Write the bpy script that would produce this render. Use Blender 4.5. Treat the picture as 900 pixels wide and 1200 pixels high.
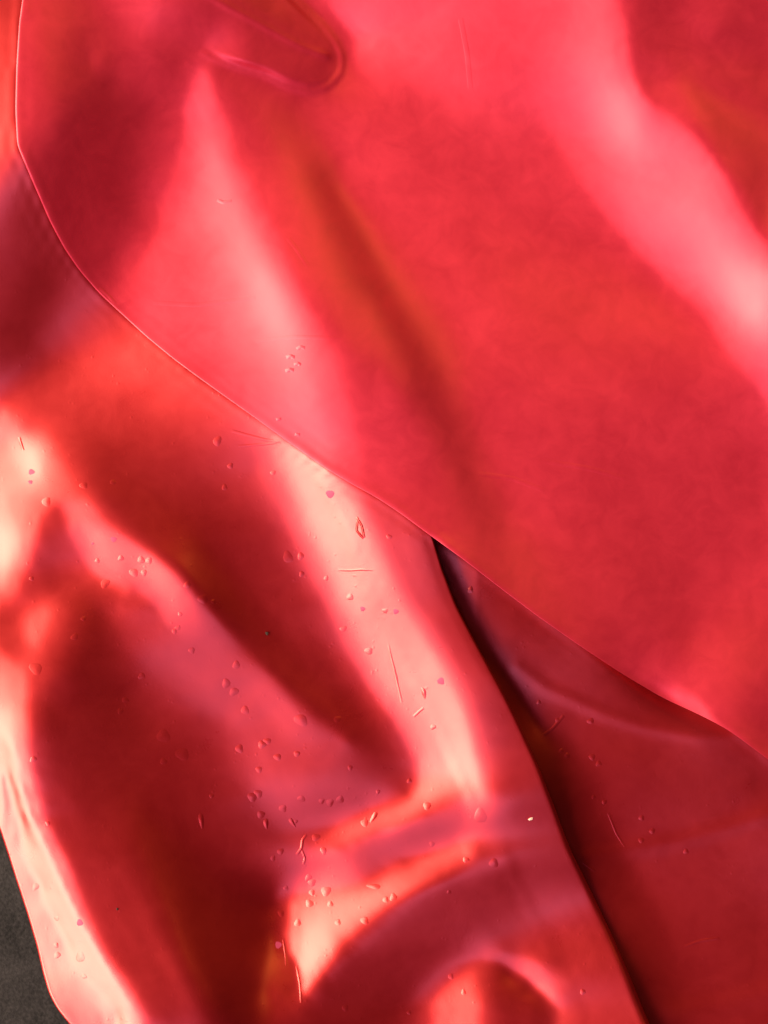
import bpy, bmesh, math, random, zlib, base64
import numpy as np
from mathutils import Vector, Matrix

# ---------------------------------------------------------------- scene, camera, light
scene = bpy.context.scene
col = scene.collection
for o in list(bpy.data.objects):
    bpy.data.objects.remove(o)

PX = 0.00035            # metres per unit of the cloth plan (the view is 900 x 1200 plan units)
CAM_H = 1.5

cam = bpy.data.cameras.new('camera'); cam_ob = bpy.data.objects.new('camera', cam); col.objects.link(cam_ob)
cam_ob.location = (0, 0, CAM_H); cam_ob.rotation_euler = (0, 0, 0)
cam.sensor_fit = 'VERTICAL'; cam.sensor_height = 24.0
cam.lens = 24.0*CAM_H/(1200*PX)
cam.clip_start = 0.05; cam.clip_end = 60
scene.camera = cam_ob

def look_at(o, target):
    d = Vector(target) - o.location
    o.rotation_euler = d.to_track_quat('-Z', 'Y').to_euler()

def area_lamp(name, az, el, dist, size, energy, color, size_y=None):
    """a lamp az degrees round from +x (towards +y), el degrees above the table"""
    l = bpy.data.lights.new(name, 'AREA')
    l.shape = 'RECTANGLE'; l.size = size; l.size_y = size_y or size
    l.energy = energy; l.color = color
    o = bpy.data.objects.new(name, l); col.objects.link(o)
    a, e = math.radians(az), math.radians(el)
    o.location = (dist*math.cos(e)*math.cos(a), dist*math.cos(e)*math.sin(a), dist*math.sin(e))
    look_at(o, (0, 0, 0))
    return o

def set_light():
    w = bpy.data.worlds.new("World"); scene.world = w; w.use_nodes = True
    bg = w.node_tree.nodes['Background']
    bg.inputs[0].default_value = (0.60, 0.48, 0.56, 1); bg.inputs[1].default_value = 0.012
    area_lamp('window_lamp', 184, 44, 3.0, 3.6, 290, (1.0, 0.88, 0.58), 1.5)
    area_lamp('sky_lamp', 247, 48, 3.0, 2.6, 27, (0.84, 0.58, 1.0), 2.2)
    area_lamp('amber_lamp', 62, 38, 3.0, 2.6, 24, (1.0, 0.64, 0.12), 2.0)
    scene.view_settings.view_transform = 'Standard'
    scene.view_settings.look = 'None'
    scene.view_settings.exposure = 0.0
    scene.view_settings.gamma = 1.0

LATEX = {
    'T': dict(base=(0.72, 0.016, 0.058), rough=0.48, spec=0.5, metal=0.60, coat=0.90, coat_rough=0.36, coat_ior=1.5),
    'B': dict(base=(0.50, 0.002, 0.009), rough=0.42, spec=0.5, metal=0.86, coat=1.0, coat_rough=0.29, coat_ior=1.6),
}

set_light()

# ---------------------------------------------------------------- drape of the sheets (control heights)
CELL = 8.0; UNIT = 0.1
UP_CORNER = (-72, -72); LOW_CORNER = (432, 552)
TOP_EDGE = [(40, -60), (38, 0), (33, 40), (30, 90), (29, 140), (31, 180), (39, 200), (53, 235), (65, 265), (80, 295), (95, 318), (118, 345), (145, 370), (172, 395), (205, 422), (250, 455), (295, 487), (340, 520), (380, 548), (413, 568), (440, 582), (470, 602), (505, 628), (545, 657), (585, 688), (630, 722), (680, 757), (730, 790), (780, 820), (830, 843), (858, 858), (880, 874), (905, 893), (960, 930)]
FOLD_LINE = [(470, 560), (490, 595), (506, 628), (518, 667), (535, 711), (553, 745), (571, 778), (590, 812), (610, 852), (632, 900), (652, 950), (671, 1000), (697, 1052), (720, 1100), (742, 1150), (762, 1200), (790, 1262)]
LEFT_EDGE = [(-140, 700), (-60, 850), (-12, 945), (0, 980), (15, 1028), (30, 1075), (40, 1110), (48, 1145), (55, 1168), (64, 1185), (76, 1200), (110, 1240)]
UP_NET = [
[1010,-1022,9,1,0,1,-1,1,1,0,-1,1,-5,-3,-11,1,-6,1,0,1,0,2,0,2,1,0,0,0,0,-2,0,-2,-1,-2,-1,-1,-2,0,-1,-1,-1,-1,-2,-2,-3,-1,0,2,3,5,5,6,4,5,6,3,2,3,1,1,1,-1,0,-1,0,0,-1,0,-1,1,-1,0,0,-1,0,0,0,-1,1,-1,0,0,1,0,0,1,0,1,1,0,1,1,1,0,1,-2,-2,-4,-7,-4,-7,-4,-4,-1,1,0,2,2,2,1,1,0,0,-1,0,-2,1,-1,0,1,0,1,0,1,1,3,3,5,3,1,1,-4],
[1003,-1015,8,2,0,1,-1,1,0,0,1,0,-1,-7,-1,-14,1,-2,1,0,1,0,2,1,1,1,0,0,0,-1,-1,-2,0,-2,-2,-1,-1,-1,-1,0,-1,-1,-2,-3,-1,-3,-1,1,3,4,5,6,5,5,5,5,2,3,2,0,1,1,-1,0,-1,0,-1,0,-1,1,-1,0,0,0,0,-1,0,-1,1,-1,0,1,-1,1,0,0,1,1,0,1,1,0,2,0,0,1,-2,-3,-6,-6,-6,-5,-5,-1,-2,2,1,2,3,0,2,1,-1,0,-2,0,0,-1,0,1,0,0,1,0,1,2,3,5,3,4,-1,-2],
[1004,-1016,8,1,1,1,-1,1,-1,1,1,0,0,-1,-10,-8,-4,0,-1,0,1,0,2,1,1,1,1,0,0,-1,-1,-1,-1,-2,-1,-1,-2,-2,0,0,-1,0,-2,-2,-3,-3,-2,1,1,4,5,6,6,4,6,5,3,3,2,1,1,1,-1,0,0,-1,-1,0,0,0,-1,0,0,0,0,0,-1,0,-1,1,-1,0,1,-1,1,0,1,0,1,1,1,0,1,1,0,2,-2,-1,-6,-5,-8,-5,-6,-2,-2,1,1,2,2,3,0,2,-1,0,-1,0,-2,0,0,0,0,1,1,0,0,1,2,5,6,2,3,-5],
[1006,-1019,8,2,1,0,1,-1,1,-1,1,0,2,-1,6,-34,8,-5,1,-1,1,0,2,1,1,1,2,-1,1,-1,0,-2,-1,-1,-1,-2,-2,-1,-2,1,-1,0,-1,-2,-2,-5,-2,-1,0,4,5,7,5,5,3,9,4,2,2,1,3,-1,1,-1,0,-1,-1,1,-1,-1,1,-1,1,-1,0,0,-1,0,0,0,-1,0,1,-1,1,0,1,0,0,2,0,1,0,2,0,1,1,-1,-2,-10,-5,-6,-7,-5,-2,1,1,2,3,1,2,2,0,-1,0,-2,0,-2,1,-1,2,-1,1,1,0,0,2,0,8,10,-3,-1],
[1008,-1022,9,1,3,-2,2,-1,0,0,1,-1,5,-7,17,-38,2,0,-2,0,0,0,2,1,1,2,0,1,1,-1,0,-2,0,-2,0,-3,-1,-3,0,-1,0,1,-1,-2,-3,-4,-4,0,-2,4,5,5,8,5,1,7,10,-1,3,3,1,0,0,1,-1,-1,0,-1,0,0,0,-1,1,-1,1,-2,1,0,-1,-1,1,-1,1,-1,1,0,0,1,0,1,1,1,0,2,0,1,1,0,-1,-7,-8,-6,-8,-4,-4,0,2,1,3,2,1,3,0,-1,0,-1,-2,0,-1,0,1,1,-1,1,1,-1,3,-3,6,16,-4,0],
[1010,-1024,8,2,3,-2,2,-1,0,0,1,0,3,-4,12,-32,0,-1,-2,-1,1,-1,2,1,2,0,2,1,1,-1,-1,0,-1,-2,0,-2,-3,-1,-1,0,-1,1,-1,-2,-2,-5,-3,-3,0,2,4,7,6,6,2,5,11,1,2,3,2,0,0,0,0,-1,0,-1,1,-1,-1,1,0,-1,1,-1,0,0,-1,0,-1,1,-1,0,1,0,0,1,0,2,0,0,1,2,1,0,1,1,-2,-4,-9,-7,-6,-7,-4,1,0,2,2,3,1,3,-1,1,-1,-1,-2,0,-1,0,0,1,1,-1,1,0,1,-1,5,13,0,-1],
[1012,-1026,8,1,4,-1,0,0,1,-1,1,-1,5,-6,14,-33,1,-2,-2,-1,0,0,1,1,2,1,1,2,0,0,-1,0,-1,-1,-2,-1,-2,-2,-1,0,-1,1,0,-2,-3,-4,-4,-3,-1,1,5,5,8,4,3,5,10,4,1,3,3,-1,1,1,-2,0,0,-1,1,-1,0,0,-1,1,0,-1,0,0,-1,0,0,0,-1,1,-1,1,0,1,1,0,1,0,2,1,1,0,2,0,-2,-3,-8,-7,-7,-7,-4,0,0,2,2,3,1,2,1,0,-1,-2,0,-2,0,-1,2,-1,1,0,1,0,0,-1,5,12,0,0],
[1013,-1026,7,2,3,-2,1,1,-1,0,1,0,3,-4,11,-29,-1,-2,-3,0,-1,1,0,2,1,1,2,1,1,-1,0,0,-1,-1,-1,-2,-2,-2,-1,0,-1,2,-1,-2,-2,-4,-5,-3,-1,0,5,3,9,4,3,5,9,5,3,2,3,1,-1,1,0,-1,0,-1,0,1,-1,0,0,-1,1,0,-1,0,-1,0,0,0,0,-1,1,0,0,1,0,2,0,1,1,1,1,1,0,2,-3,-2,-8,-8,-5,-8,-4,-1,1,1,2,2,3,1,1,-1,0,-1,-2,-1,-1,1,0,0,1,0,0,0,1,-1,4,11,1,0],
[1015,-1028,7,2,3,-1,0,0,1,-1,1,-1,5,-7,17,-36,2,-2,-2,-2,0,-1,2,1,1,1,3,0,2,-1,0,0,-1,-1,-2,-1,-2,-2,-1,0,-1,2,0,-2,-2,-5,-4,-2,-4,1,3,5,5,6,2,7,6,6,5,3,3,0,1,-1,1,-1,0,-1,0,1,-1,0,0,0,0,0,-1,0,0,-1,0,0,-1,1,0,0,0,1,1,0,2,0,1,1,1,2,0,0,-1,-3,-6,-9,-6,-7,-4,-2,1,1,3,1,3,1,1,-1,0,-1,-2,-2,0,0,1,0,0,1,0,-1,2,-1,4,10,1,-1],
[1016,-1029,8,2,1,0,1,-1,1,0,0,1,0,3,-2,-21,1,-4,-2,-2,-1,-1,2,0,3,1,2,1,1,0,0,-1,0,-1,-1,-2,-3,-1,-1,-1,0,2,0,0,-3,-4,-5,-3,-3,0,3,3,5,5,2,7,6,6,7,3,3,1,0,1,-1,1,-2,1,-1,1,-1,1,-1,0,0,0,0,-1,0,-1,0,0,0,-1,1,0,1,0,1,0,2,0,1,2,0,2,0,1,-2,-2,-6,-9,-6,-8,-4,-2,1,2,1,3,2,1,2,-1,-1,-2,-1,-2,-1,1,0,0,1,1,-1,1,0,0,4,9,1,-1],
[1016,-1029,8,3,1,-1,1,1,-1,1,-1,2,-2,9,-13,-18,7,-8,-1,-3,-1,-1,2,0,2,2,2,3,0,-1,1,-1,0,-1,-1,-2,-3,-1,-2,-2,2,2,1,-1,-1,-3,-4,-4,-6,0,4,0,6,2,1,6,12,-4,16,4,3,0,2,0,0,-1,0,0,0,0,-1,1,0,-1,1,-1,0,-1,0,0,-1,0,-1,1,-1,1,1,0,1,1,1,0,2,0,2,1,1,0,-1,-3,-3,-11,-7,-8,-5,-2,3,1,1,3,3,1,1,0,-2,-2,-1,-3,0,-1,1,1,1,1,-1,1,0,-1,5,9,0,-1],
[1016,-1029,8,3,2,-1,0,1,0,1,-2,4,-3,7,-10,-21,7,-8,0,-4,-1,-1,1,0,2,3,2,3,0,1,0,-1,0,-2,0,-2,-3,-2,-1,-3,1,3,1,1,0,-1,-4,-4,-4,-2,1,0,1,3,-1,6,8,6,-2,25,-5,7,-1,1,0,-1,-1,0,0,0,1,-1,0,0,0,-1,0,0,-1,0,-1,0,-1,1,-1,1,1,0,2,-1,2,1,0,2,1,1,1,0,0,-4,0,-10,-13,-7,-4,-1,2,1,1,2,4,3,-1,1,-3,-2,-2,-2,-2,1,1,0,1,2,0,-1,1,-1,5,9,0,-1],
[1016,-1029,8,2,4,-1,0,1,0,-1,1,2,-2,7,-8,-28,13,-11,0,-4,-1,-2,2,-1,2,2,4,3,1,0,1,0,-2,-1,-1,-2,-3,-1,-1,-3,1,2,1,2,0,1,-3,-1,-4,-2,-1,-3,-3,3,0,5,5,7,2,6,22,-6,8,-2,1,-1,-1,0,-1,1,0,-1,1,-1,0,0,-1,0,-1,0,-1,-1,1,-1,1,0,0,2,0,1,1,0,2,1,1,2,0,0,0,-2,-2,-6,-17,-7,-4,0,1,1,0,3,3,4,1,-2,-2,-2,-2,-3,-1,0,1,0,3,2,-2,1,-1,0,4,11,-1,-2],
[1015,-1027,7,2,5,-2,2,-1,0,1,0,2,-3,9,-18,-13,3,-7,-1,-5,-1,-2,1,-1,2,2,4,3,2,2,0,-1,-1,-2,-1,-3,-1,-2,0,-1,0,1,1,1,1,0,0,0,-2,-1,-2,-4,-8,4,0,1,5,4,9,0,11,17,-2,5,-2,1,-2,0,-1,0,0,-1,1,0,-1,0,-1,0,-1,-1,0,-1,1,-1,0,1,1,0,1,1,1,1,0,3,0,2,0,1,-1,-1,-3,-3,-18,-9,-4,2,0,0,1,1,2,4,1,1,-2,-4,-1,-3,-1,0,1,0,2,3,-1,-1,1,-2,5,11,-2,-1],
[1014,-1026,8,2,4,-1,1,0,0,1,-1,4,-4,10,-32,8,-8,-3,-4,-4,-3,-1,0,0,0,3,4,4,2,2,1,-1,-2,-2,-2,-2,-1,-2,1,1,0,0,1,0,1,0,0,-1,1,-1,0,-4,-4,-3,0,-1,0,9,2,11,-2,19,8,2,1,-1,-1,-1,0,-1,0,-1,1,0,-1,0,-1,-1,0,-1,0,-1,0,0,1,-1,2,0,1,1,1,0,2,2,0,2,1,0,-1,0,-4,0,-19,-10,-4,1,3,-3,1,0,3,2,1,1,-1,-3,-2,-1,-1,-1,1,0,2,4,-3,1,-1,-1,5,10,0,-3],
[1012,-1023,7,3,4,-1,0,1,0,1,-2,4,-4,10,-27,-1,-3,-5,-4,-3,-4,-2,0,-1,3,1,5,3,3,2,1,-1,-2,-2,-3,-1,-1,-1,2,2,0,0,0,0,0,1,-2,-1,1,1,0,-2,-2,-3,-2,-3,-2,5,4,8,5,12,15,0,2,-2,0,-2,1,-1,-1,1,-1,1,-1,-1,0,-1,0,-1,-1,0,0,0,0,1,0,1,1,1,0,2,1,2,0,2,1,1,-2,1,-4,1,-18,-12,-3,0,1,-1,0,1,1,1,2,0,-1,-2,0,-2,-1,0,1,-1,2,4,-2,-1,0,-1,4,11,-1,-3],
[1010,-1021,7,4,4,-1,0,1,-1,1,-1,4,-4,11,-33,5,-6,-3,-5,-5,-3,-3,0,0,3,1,4,2,4,2,4,-3,-3,-2,-2,-1,-1,0,4,2,1,0,-3,1,0,0,-1,-3,2,1,0,-2,0,-3,-2,-1,0,-4,0,13,5,16,11,-1,4,-2,0,-1,0,0,-1,0,0,0,0,-1,-1,0,0,-1,-1,0,0,-1,1,0,1,1,1,0,2,0,2,2,1,1,1,1,0,-1,-3,1,-15,-15,-2,-2,2,-1,0,-1,2,0,3,-2,0,-2,0,-1,0,0,0,-1,2,4,-2,-1,0,-2,5,10,-1,-2],
[1008,-1019,7,4,5,-2,2,-1,0,1,-1,3,-3,9,-30,3,-6,-3,-6,-5,-4,-2,-1,1,3,1,2,3,3,4,2,-1,-3,-3,-2,0,0,2,4,3,2,-3,-2,0,-1,0,-1,-1,1,0,0,-2,-1,-1,-1,-2,4,-10,-4,18,6,14,11,-1,2,0,0,-1,0,0,0,0,-1,1,-1,-1,1,-2,1,-1,-1,0,-1,1,-1,1,0,1,2,0,1,2,1,1,2,2,1,0,0,0,-3,0,-10,-21,2,-3,1,0,0,-4,0,5,0,0,-3,-1,1,0,0,-2,1,-2,3,4,-2,-1,0,-2,4,10,-1,-2],
[1006,-1017,7,4,6,-2,1,0,0,0,0,3,-5,11,-31,4,-7,-3,-7,-5,-4,-3,-2,3,5,0,-1,2,5,3,1,1,-2,-2,-3,-1,2,4,5,4,2,-5,-5,2,0,-1,-2,1,-1,1,-1,-2,0,-2,-1,-1,-1,-4,0,10,10,11,9,1,1,1,-1,0,0,0,-1,1,0,0,0,-1,0,-1,0,0,-1,0,0,-2,1,1,0,0,2,1,1,1,2,2,1,2,0,2,0,1,-5,2,-13,-17,0,-1,0,1,-1,-6,0,4,1,0,-3,0,0,0,-1,0,-1,-2,4,3,-1,-1,0,-2,3,9,0,-2],
[1004,-1015,7,5,5,-1,0,1,-1,1,0,2,-3,7,-28,3,-6,-4,-7,-6,-4,-4,-1,-4,20,-8,-8,8,3,5,1,0,0,-2,-2,0,-1,9,4,8,3,-12,-8,6,0,-2,0,-1,1,-1,0,-2,-1,-2,-1,-1,-4,1,5,5,11,4,10,2,2,0,0,-1,0,0,1,0,0,-1,1,0,-1,1,-1,0,-1,0,-2,1,-1,1,0,2,0,1,2,1,1,3,1,1,3,0,1,-1,-1,-4,-3,-23,1,-3,3,1,-3,-3,-2,0,2,1,-2,-1,0,0,0,-2,0,-3,4,4,-2,0,0,-2,3,7,1,-4],
[1002,-1013,7,5,6,-1,0,0,0,1,-1,3,-7,14,-34,5,-5,-5,-7,-6,-6,-3,-2,0,10,-3,-7,7,3,5,1,2,0,-2,-1,-1,3,6,5,18,-3,-17,-3,-3,2,0,0,0,0,0,-1,0,-2,-4,0,0,-3,0,8,7,5,4,5,5,2,0,0,-1,1,-1,1,0,1,0,0,0,0,0,0,0,-1,-1,0,-2,1,0,1,1,1,1,1,2,1,1,3,2,1,1,2,-2,1,-5,2,-21,-10,2,1,3,-1,-4,-4,-2,1,2,0,-1,0,-2,1,-1,-2,0,1,3,-1,1,0,-1,1,6,1,-4],
[1000,-1011,8,4,7,-2,1,-1,2,-2,3,-4,7,-11,-15,4,-8,-4,-8,-6,-6,-4,-2,1,0,0,0,3,7,2,2,1,1,0,0,-1,3,4,15,10,1,-15,-10,-2,0,0,0,-1,1,0,1,-1,-1,-2,-2,-1,2,0,5,6,5,4,3,1,5,0,0,0,0,-2,3,-1,1,1,0,0,0,1,0,0,-2,0,-1,0,-1,1,0,1,2,0,2,0,3,1,2,2,3,0,3,-1,0,-3,1,-11,-22,3,1,5,-2,-2,-7,-7,1,4,3,-2,0,0,-2,1,-2,0,0,1,1,1,0,0,0,3,2,-4],
[998,-1009,8,5,6,-1,0,0,1,0,1,-3,4,-6,-21,8,-9,-4,-8,-6,-6,-4,-3,-1,-1,-2,1,4,8,4,0,3,0,1,2,0,4,3,19,5,2,-10,-15,-1,-4,0,0,0,-1,1,-1,2,-1,0,-2,0,3,1,3,4,4,4,1,3,1,2,1,-1,0,0,-2,3,1,0,2,-1,1,-1,1,0,-1,0,-1,-2,1,0,1,1,0,2,1,2,0,3,1,3,2,3,0,3,-2,1,-7,6,-32,0,3,4,0,-5,-4,-12,-4,7,1,3,0,0,0,-1,0,-1,-1,0,2,0,2,-1,1,0,2,-4],
[995,-1005,7,5,7,-2,2,-2,2,-1,1,-2,4,-9,-18,6,-8,-3,-9,-6,-7,-3,-5,-2,-2,-1,-1,7,5,6,1,3,1,1,2,4,3,8,17,0,3,-7,-15,-3,-5,-1,1,-1,-1,-1,0,0,0,2,0,2,1,3,2,3,3,2,3,0,2,1,1,0,-1,0,0,0,2,1,0,2,0,0,0,1,-2,-1,0,-1,1,-2,3,0,1,1,1,2,1,2,2,2,3,3,1,2,0,0,-2,-5,-3,-23,5,1,-2,1,-4,-11,-7,-3,5,2,2,2,1,1,-1,0,-2,-2,3,0,1,1,0,-1,2,-6],
[993,-1003,7,5,8,-2,1,-1,1,-1,2,-3,5,-10,-19,7,-8,-4,-7,-8,-6,-5,-5,-3,-2,-1,2,3,6,4,4,2,3,3,1,6,2,15,9,3,-1,-1,-17,-4,-4,-1,-2,-1,-1,0,-2,-1,0,2,3,2,2,4,1,3,2,1,2,1,1,2,-1,0,1,-2,1,1,0,0,3,0,0,2,-1,0,-1,-1,2,-4,0,3,-1,1,1,2,0,3,0,2,2,3,3,2,2,2,2,-1,-2,-3,-3,-4,-17,2,-2,0,0,-9,-9,-6,-2,3,4,1,3,2,1,0,-3,-1,1,1,1,2,-1,-2,2,-6],
[990,-1000,7,7,6,-2,1,0,1,-1,1,-3,5,-9,-21,7,-8,-3,-7,-8,-8,-5,-5,-3,-3,0,3,2,5,4,4,4,3,4,2,5,4,19,2,5,-1,-1,-11,-9,-2,-4,0,-3,0,-3,-2,-2,1,2,3,3,4,2,3,2,2,1,1,1,1,0,0,1,-1,0,0,0,2,0,0,1,3,-2,1,0,0,-2,0,-1,1,-1,1,2,0,2,1,1,2,1,3,2,3,3,2,2,2,0,-1,-3,-3,-5,-3,-7,-4,-3,0,-6,-7,-9,-4,-2,3,4,2,2,1,3,-2,-1,0,0,1,2,0,-1,1,-6],
[987,-996,6,6,8,-2,1,-1,1,-1,3,-5,5,-10,-20,7,-9,-3,-8,-7,-8,-7,-4,-4,-1,1,1,3,4,4,5,3,5,4,4,4,5,18,1,5,1,-4,-3,-14,0,-5,-1,-3,-1,-3,-3,-2,-1,2,3,5,3,5,2,1,3,0,2,0,0,1,-1,1,0,-1,1,0,0,1,1,0,1,1,0,0,-2,0,1,0,-4,4,-1,1,1,1,3,0,3,1,2,2,4,2,2,3,1,2,-1,-2,-4,-3,-5,1,-2,-9,-4,-2,-10,-7,-6,-2,-2,3,3,2,3,0,2,-1,0,0,0,1,1,3,-3,-4],
[985,-994,5,7,9,-3,2,-2,2,-1,1,-3,3,-7,-24,8,-9,-3,-8,-8,-9,-7,-3,-3,-1,1,1,4,2,5,5,4,5,6,2,7,2,18,2,3,3,-4,-2,-8,-9,0,-3,-2,-2,-4,-3,-3,-2,1,3,5,5,4,3,2,2,1,1,0,0,0,1,-1,1,-1,0,1,0,0,0,1,2,-1,0,0,1,-1,-1,-1,2,-1,0,1,0,2,2,2,2,2,2,1,4,2,2,3,2,1,1,-2,-4,-2,-2,-3,-1,1,-7,-12,-2,-11,-6,-4,-1,0,1,2,2,2,2,1,-1,0,1,-1,2,4,-1,-7],
[982,-991,6,6,9,-3,3,-3,2,-1,3,-6,7,-15,-18,7,-11,-3,-9,-8,-9,-5,-5,-1,0,0,3,1,4,5,4,6,6,4,5,4,4,15,3,4,1,-1,-3,-4,-11,-1,-3,-1,-3,-4,-3,-5,-2,-1,2,6,4,7,3,2,2,2,-1,2,-1,0,1,-1,1,-1,0,0,0,0,2,-1,0,2,0,-1,-1,1,-1,2,-2,1,0,0,0,0,4,2,3,1,2,2,3,2,3,1,3,2,0,-1,-3,-2,-2,-1,0,-3,2,-9,-14,-4,-11,-2,-3,-2,0,2,0,3,1,3,-1,0,1,-2,3,6,-3,-4],
[978,-985,5,5,9,-3,2,0,-1,1,0,-1,-2,1,-32,9,-13,-3,-9,-7,-8,-5,-4,0,-1,2,1,3,2,6,4,7,6,6,3,6,1,14,5,3,2,0,-4,-2,-11,-3,-2,-1,-3,-3,-4,-5,-4,-2,1,4,7,5,5,3,2,1,1,1,-1,1,0,-1,0,0,0,0,0,0,0,1,0,0,0,1,-1,0,0,0,1,-1,-1,2,0,1,-2,6,4,0,3,2,2,2,2,3,1,2,1,0,-2,-2,-2,0,-2,1,-3,1,-10,-14,-9,-6,-1,-3,-1,0,0,2,1,3,0,-1,2,-2,3,6,-2,-4],
[974,-980,5,5,8,-2,0,1,-1,1,-2,4,-10,15,-44,4,-6,-7,-7,-8,-6,-5,-1,-2,1,1,2,1,4,4,6,7,7,5,5,2,6,12,3,4,1,1,-3,-3,-8,-7,0,-2,-1,-4,-3,-6,-4,-5,0,3,6,6,6,4,3,1,2,-1,1,0,0,0,-1,0,0,-1,1,-1,1,0,1,-1,1,-1,1,0,-1,1,-1,1,0,0,-1,2,1,0,7,1,3,1,2,2,2,2,3,0,1,1,-2,0,-2,0,-1,-1,1,-5,3,-12,-19,-5,-4,-1,-3,-1,0,1,0,3,1,-1,1,-1,3,6,-1,-4],
[970,-975,5,5,7,-3,2,-1,1,0,-1,1,-6,10,-42,0,-6,-4,-8,-7,-8,-1,-1,-1,0,2,1,2,3,4,7,7,6,6,5,2,12,5,3,5,2,0,-3,-2,-8,-7,-1,-2,-1,-2,-3,-6,-5,-6,-2,1,4,7,7,5,5,1,2,0,0,0,0,0,0,-1,0,-1,0,0,1,0,0,-1,1,0,0,0,0,0,0,1,-1,0,2,-2,2,1,4,5,0,3,1,2,2,2,1,2,1,1,-1,0,-1,-1,-1,1,-2,1,-3,1,-19,-14,-7,2,-5,-1,-1,1,0,1,1,1,0,-1,3,6,0,-5],
[964,-967,5,3,7,-3,2,-1,0,2,-3,3,-10,16,-52,4,-6,-5,-7,-6,-7,0,-2,1,0,1,1,3,3,3,8,7,7,5,4,5,12,2,6,2,2,2,-3,-3,-5,-10,-1,-2,0,-2,-3,-5,-6,-6,-4,-2,4,5,9,5,6,4,0,1,1,-1,0,0,0,-1,0,0,-1,0,0,0,1,-1,1,-1,0,1,-1,1,0,0,0,0,0,1,1,1,1,6,3,0,3,1,1,3,1,1,2,1,-1,1,-1,-1,0,0,0,-1,1,-5,2,-27,-8,-6,0,-3,1,-1,0,1,0,1,0,-1,4,4,1,-4],
[958,-959,4,2,6,-1,-1,1,-1,1,-1,0,-7,5,-12,-47,17,-14,0,-8,-2,-4,1,0,0,1,2,2,4,4,7,9,4,8,1,8,10,2,5,2,3,2,-2,-3,-5,-8,-4,-1,-1,-2,-2,-4,-6,-7,-5,-4,0,6,8,8,7,3,2,1,1,-1,1,-1,0,-1,0,-1,1,-1,0,0,0,0,0,-1,1,0,0,1,-1,1,-1,1,0,1,0,2,1,2,6,1,2,1,1,2,2,2,0,2,0,0,0,-1,1,-1,1,-1,0,-2,0,-7,-26,-7,-4,2,-2,-1,0,1,0,0,1,-2,4,5,0,-4],
[950,-949,5,1,2,-1,0,0,1,-2,2,-7,5,-19,24,-60,4,-6,-3,-4,-3,-2,0,0,0,2,1,2,5,5,7,8,7,4,4,7,8,3,4,2,4,1,0,-4,-3,-5,-8,-2,-1,-2,-2,-2,-7,-6,-7,-5,-2,1,11,9,8,5,1,2,-1,2,-1,0,0,0,-1,0,-1,0,0,0,-1,1,-1,1,-1,1,0,-1,1,0,1,-1,1,1,0,0,3,0,6,2,2,1,2,1,1,3,0,2,1,-1,1,0,-1,1,0,0,-1,1,-5,4,-19,-20,-6,0,0,-3,2,1,0,-1,-1,0,3,6,-1,-3],
[941,-938,6,-1,-2,2,-1,-1,1,-1,0,-4,-2,-10,11,-31,-26,10,-12,1,-4,0,0,-1,1,0,2,3,4,7,8,7,7,5,2,11,1,5,4,4,2,1,1,-3,-3,-4,-6,-6,-1,-1,-2,-3,-5,-7,-7,-7,-3,-2,7,14,11,3,2,2,0,1,0,0,0,0,-1,0,-1,0,0,0,-1,0,1,-1,0,0,0,1,-1,1,0,0,1,0,1,1,0,2,1,6,2,1,1,3,1,1,2,2,-1,2,-1,1,0,0,0,1,-1,-1,0,-4,-1,-24,-11,-6,1,-3,3,2,-3,1,-2,0,2,7,-2,-2],
[931,-926,6,-2,-5,2,-1,0,-1,1,-2,-3,-6,-1,-10,17,-63,11,-7,2,-4,1,-2,1,1,-1,3,2,4,8,8,8,9,1,8,6,1,5,4,3,2,2,0,-1,-3,-4,-3,-9,-1,-3,-1,-2,-5,-6,-7,-8,-6,-2,-1,17,15,3,4,0,2,0,2,-1,0,0,-1,0,-1,0,0,-1,1,-1,-1,1,0,0,0,0,0,0,1,0,0,1,0,1,1,1,1,2,7,-1,3,1,3,1,2,0,2,0,1,-1,2,-1,1,-1,1,-1,-1,-3,-1,-11,-20,-8,-1,-3,2,4,-3,-1,-2,0,2,6,-1,-3],
[918,-910,5,-5,-6,3,-2,1,-2,1,-3,-1,-10,5,-19,26,-50,-11,5,-5,1,-2,1,-1,1,1,1,2,5,7,9,9,7,4,10,1,5,2,4,2,2,2,1,-1,-3,-2,-4,-5,-7,-1,-2,-2,-3,-6,-8,-8,-6,-4,-2,6,20,8,4,2,1,1,2,-1,0,0,-1,0,-1,0,0,-1,1,-2,1,-1,1,-1,1,-1,1,0,1,0,0,0,1,0,1,1,1,1,2,8,-1,3,2,2,1,1,2,0,0,1,0,1,0,0,0,-1,0,-3,-2,-4,-17,-12,-7,-2,2,5,-3,-2,-2,-2,3,6,-1,-3],
[904,-894,5,-6,-10,4,-3,1,0,0,-2,-5,-5,-3,-5,3,1,-58,21,-11,5,-2,0,1,0,1,1,2,4,8,9,9,6,7,10,0,4,3,3,1,3,1,1,0,-2,-2,-4,-4,-6,-4,-2,-1,-4,-4,-8,-8,-7,-5,-3,1,13,16,5,4,1,2,1,0,0,0,-1,0,0,-1,0,-1,0,0,-1,0,0,0,0,1,-1,1,0,1,0,0,0,1,0,1,0,3,-2,8,3,2,2,2,2,1,1,1,0,1,1,-1,1,1,-1,1,-3,0,-4,-1,-11,-15,-7,-9,5,6,-4,-2,-2,-4,2,8,-4,-1],
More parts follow.
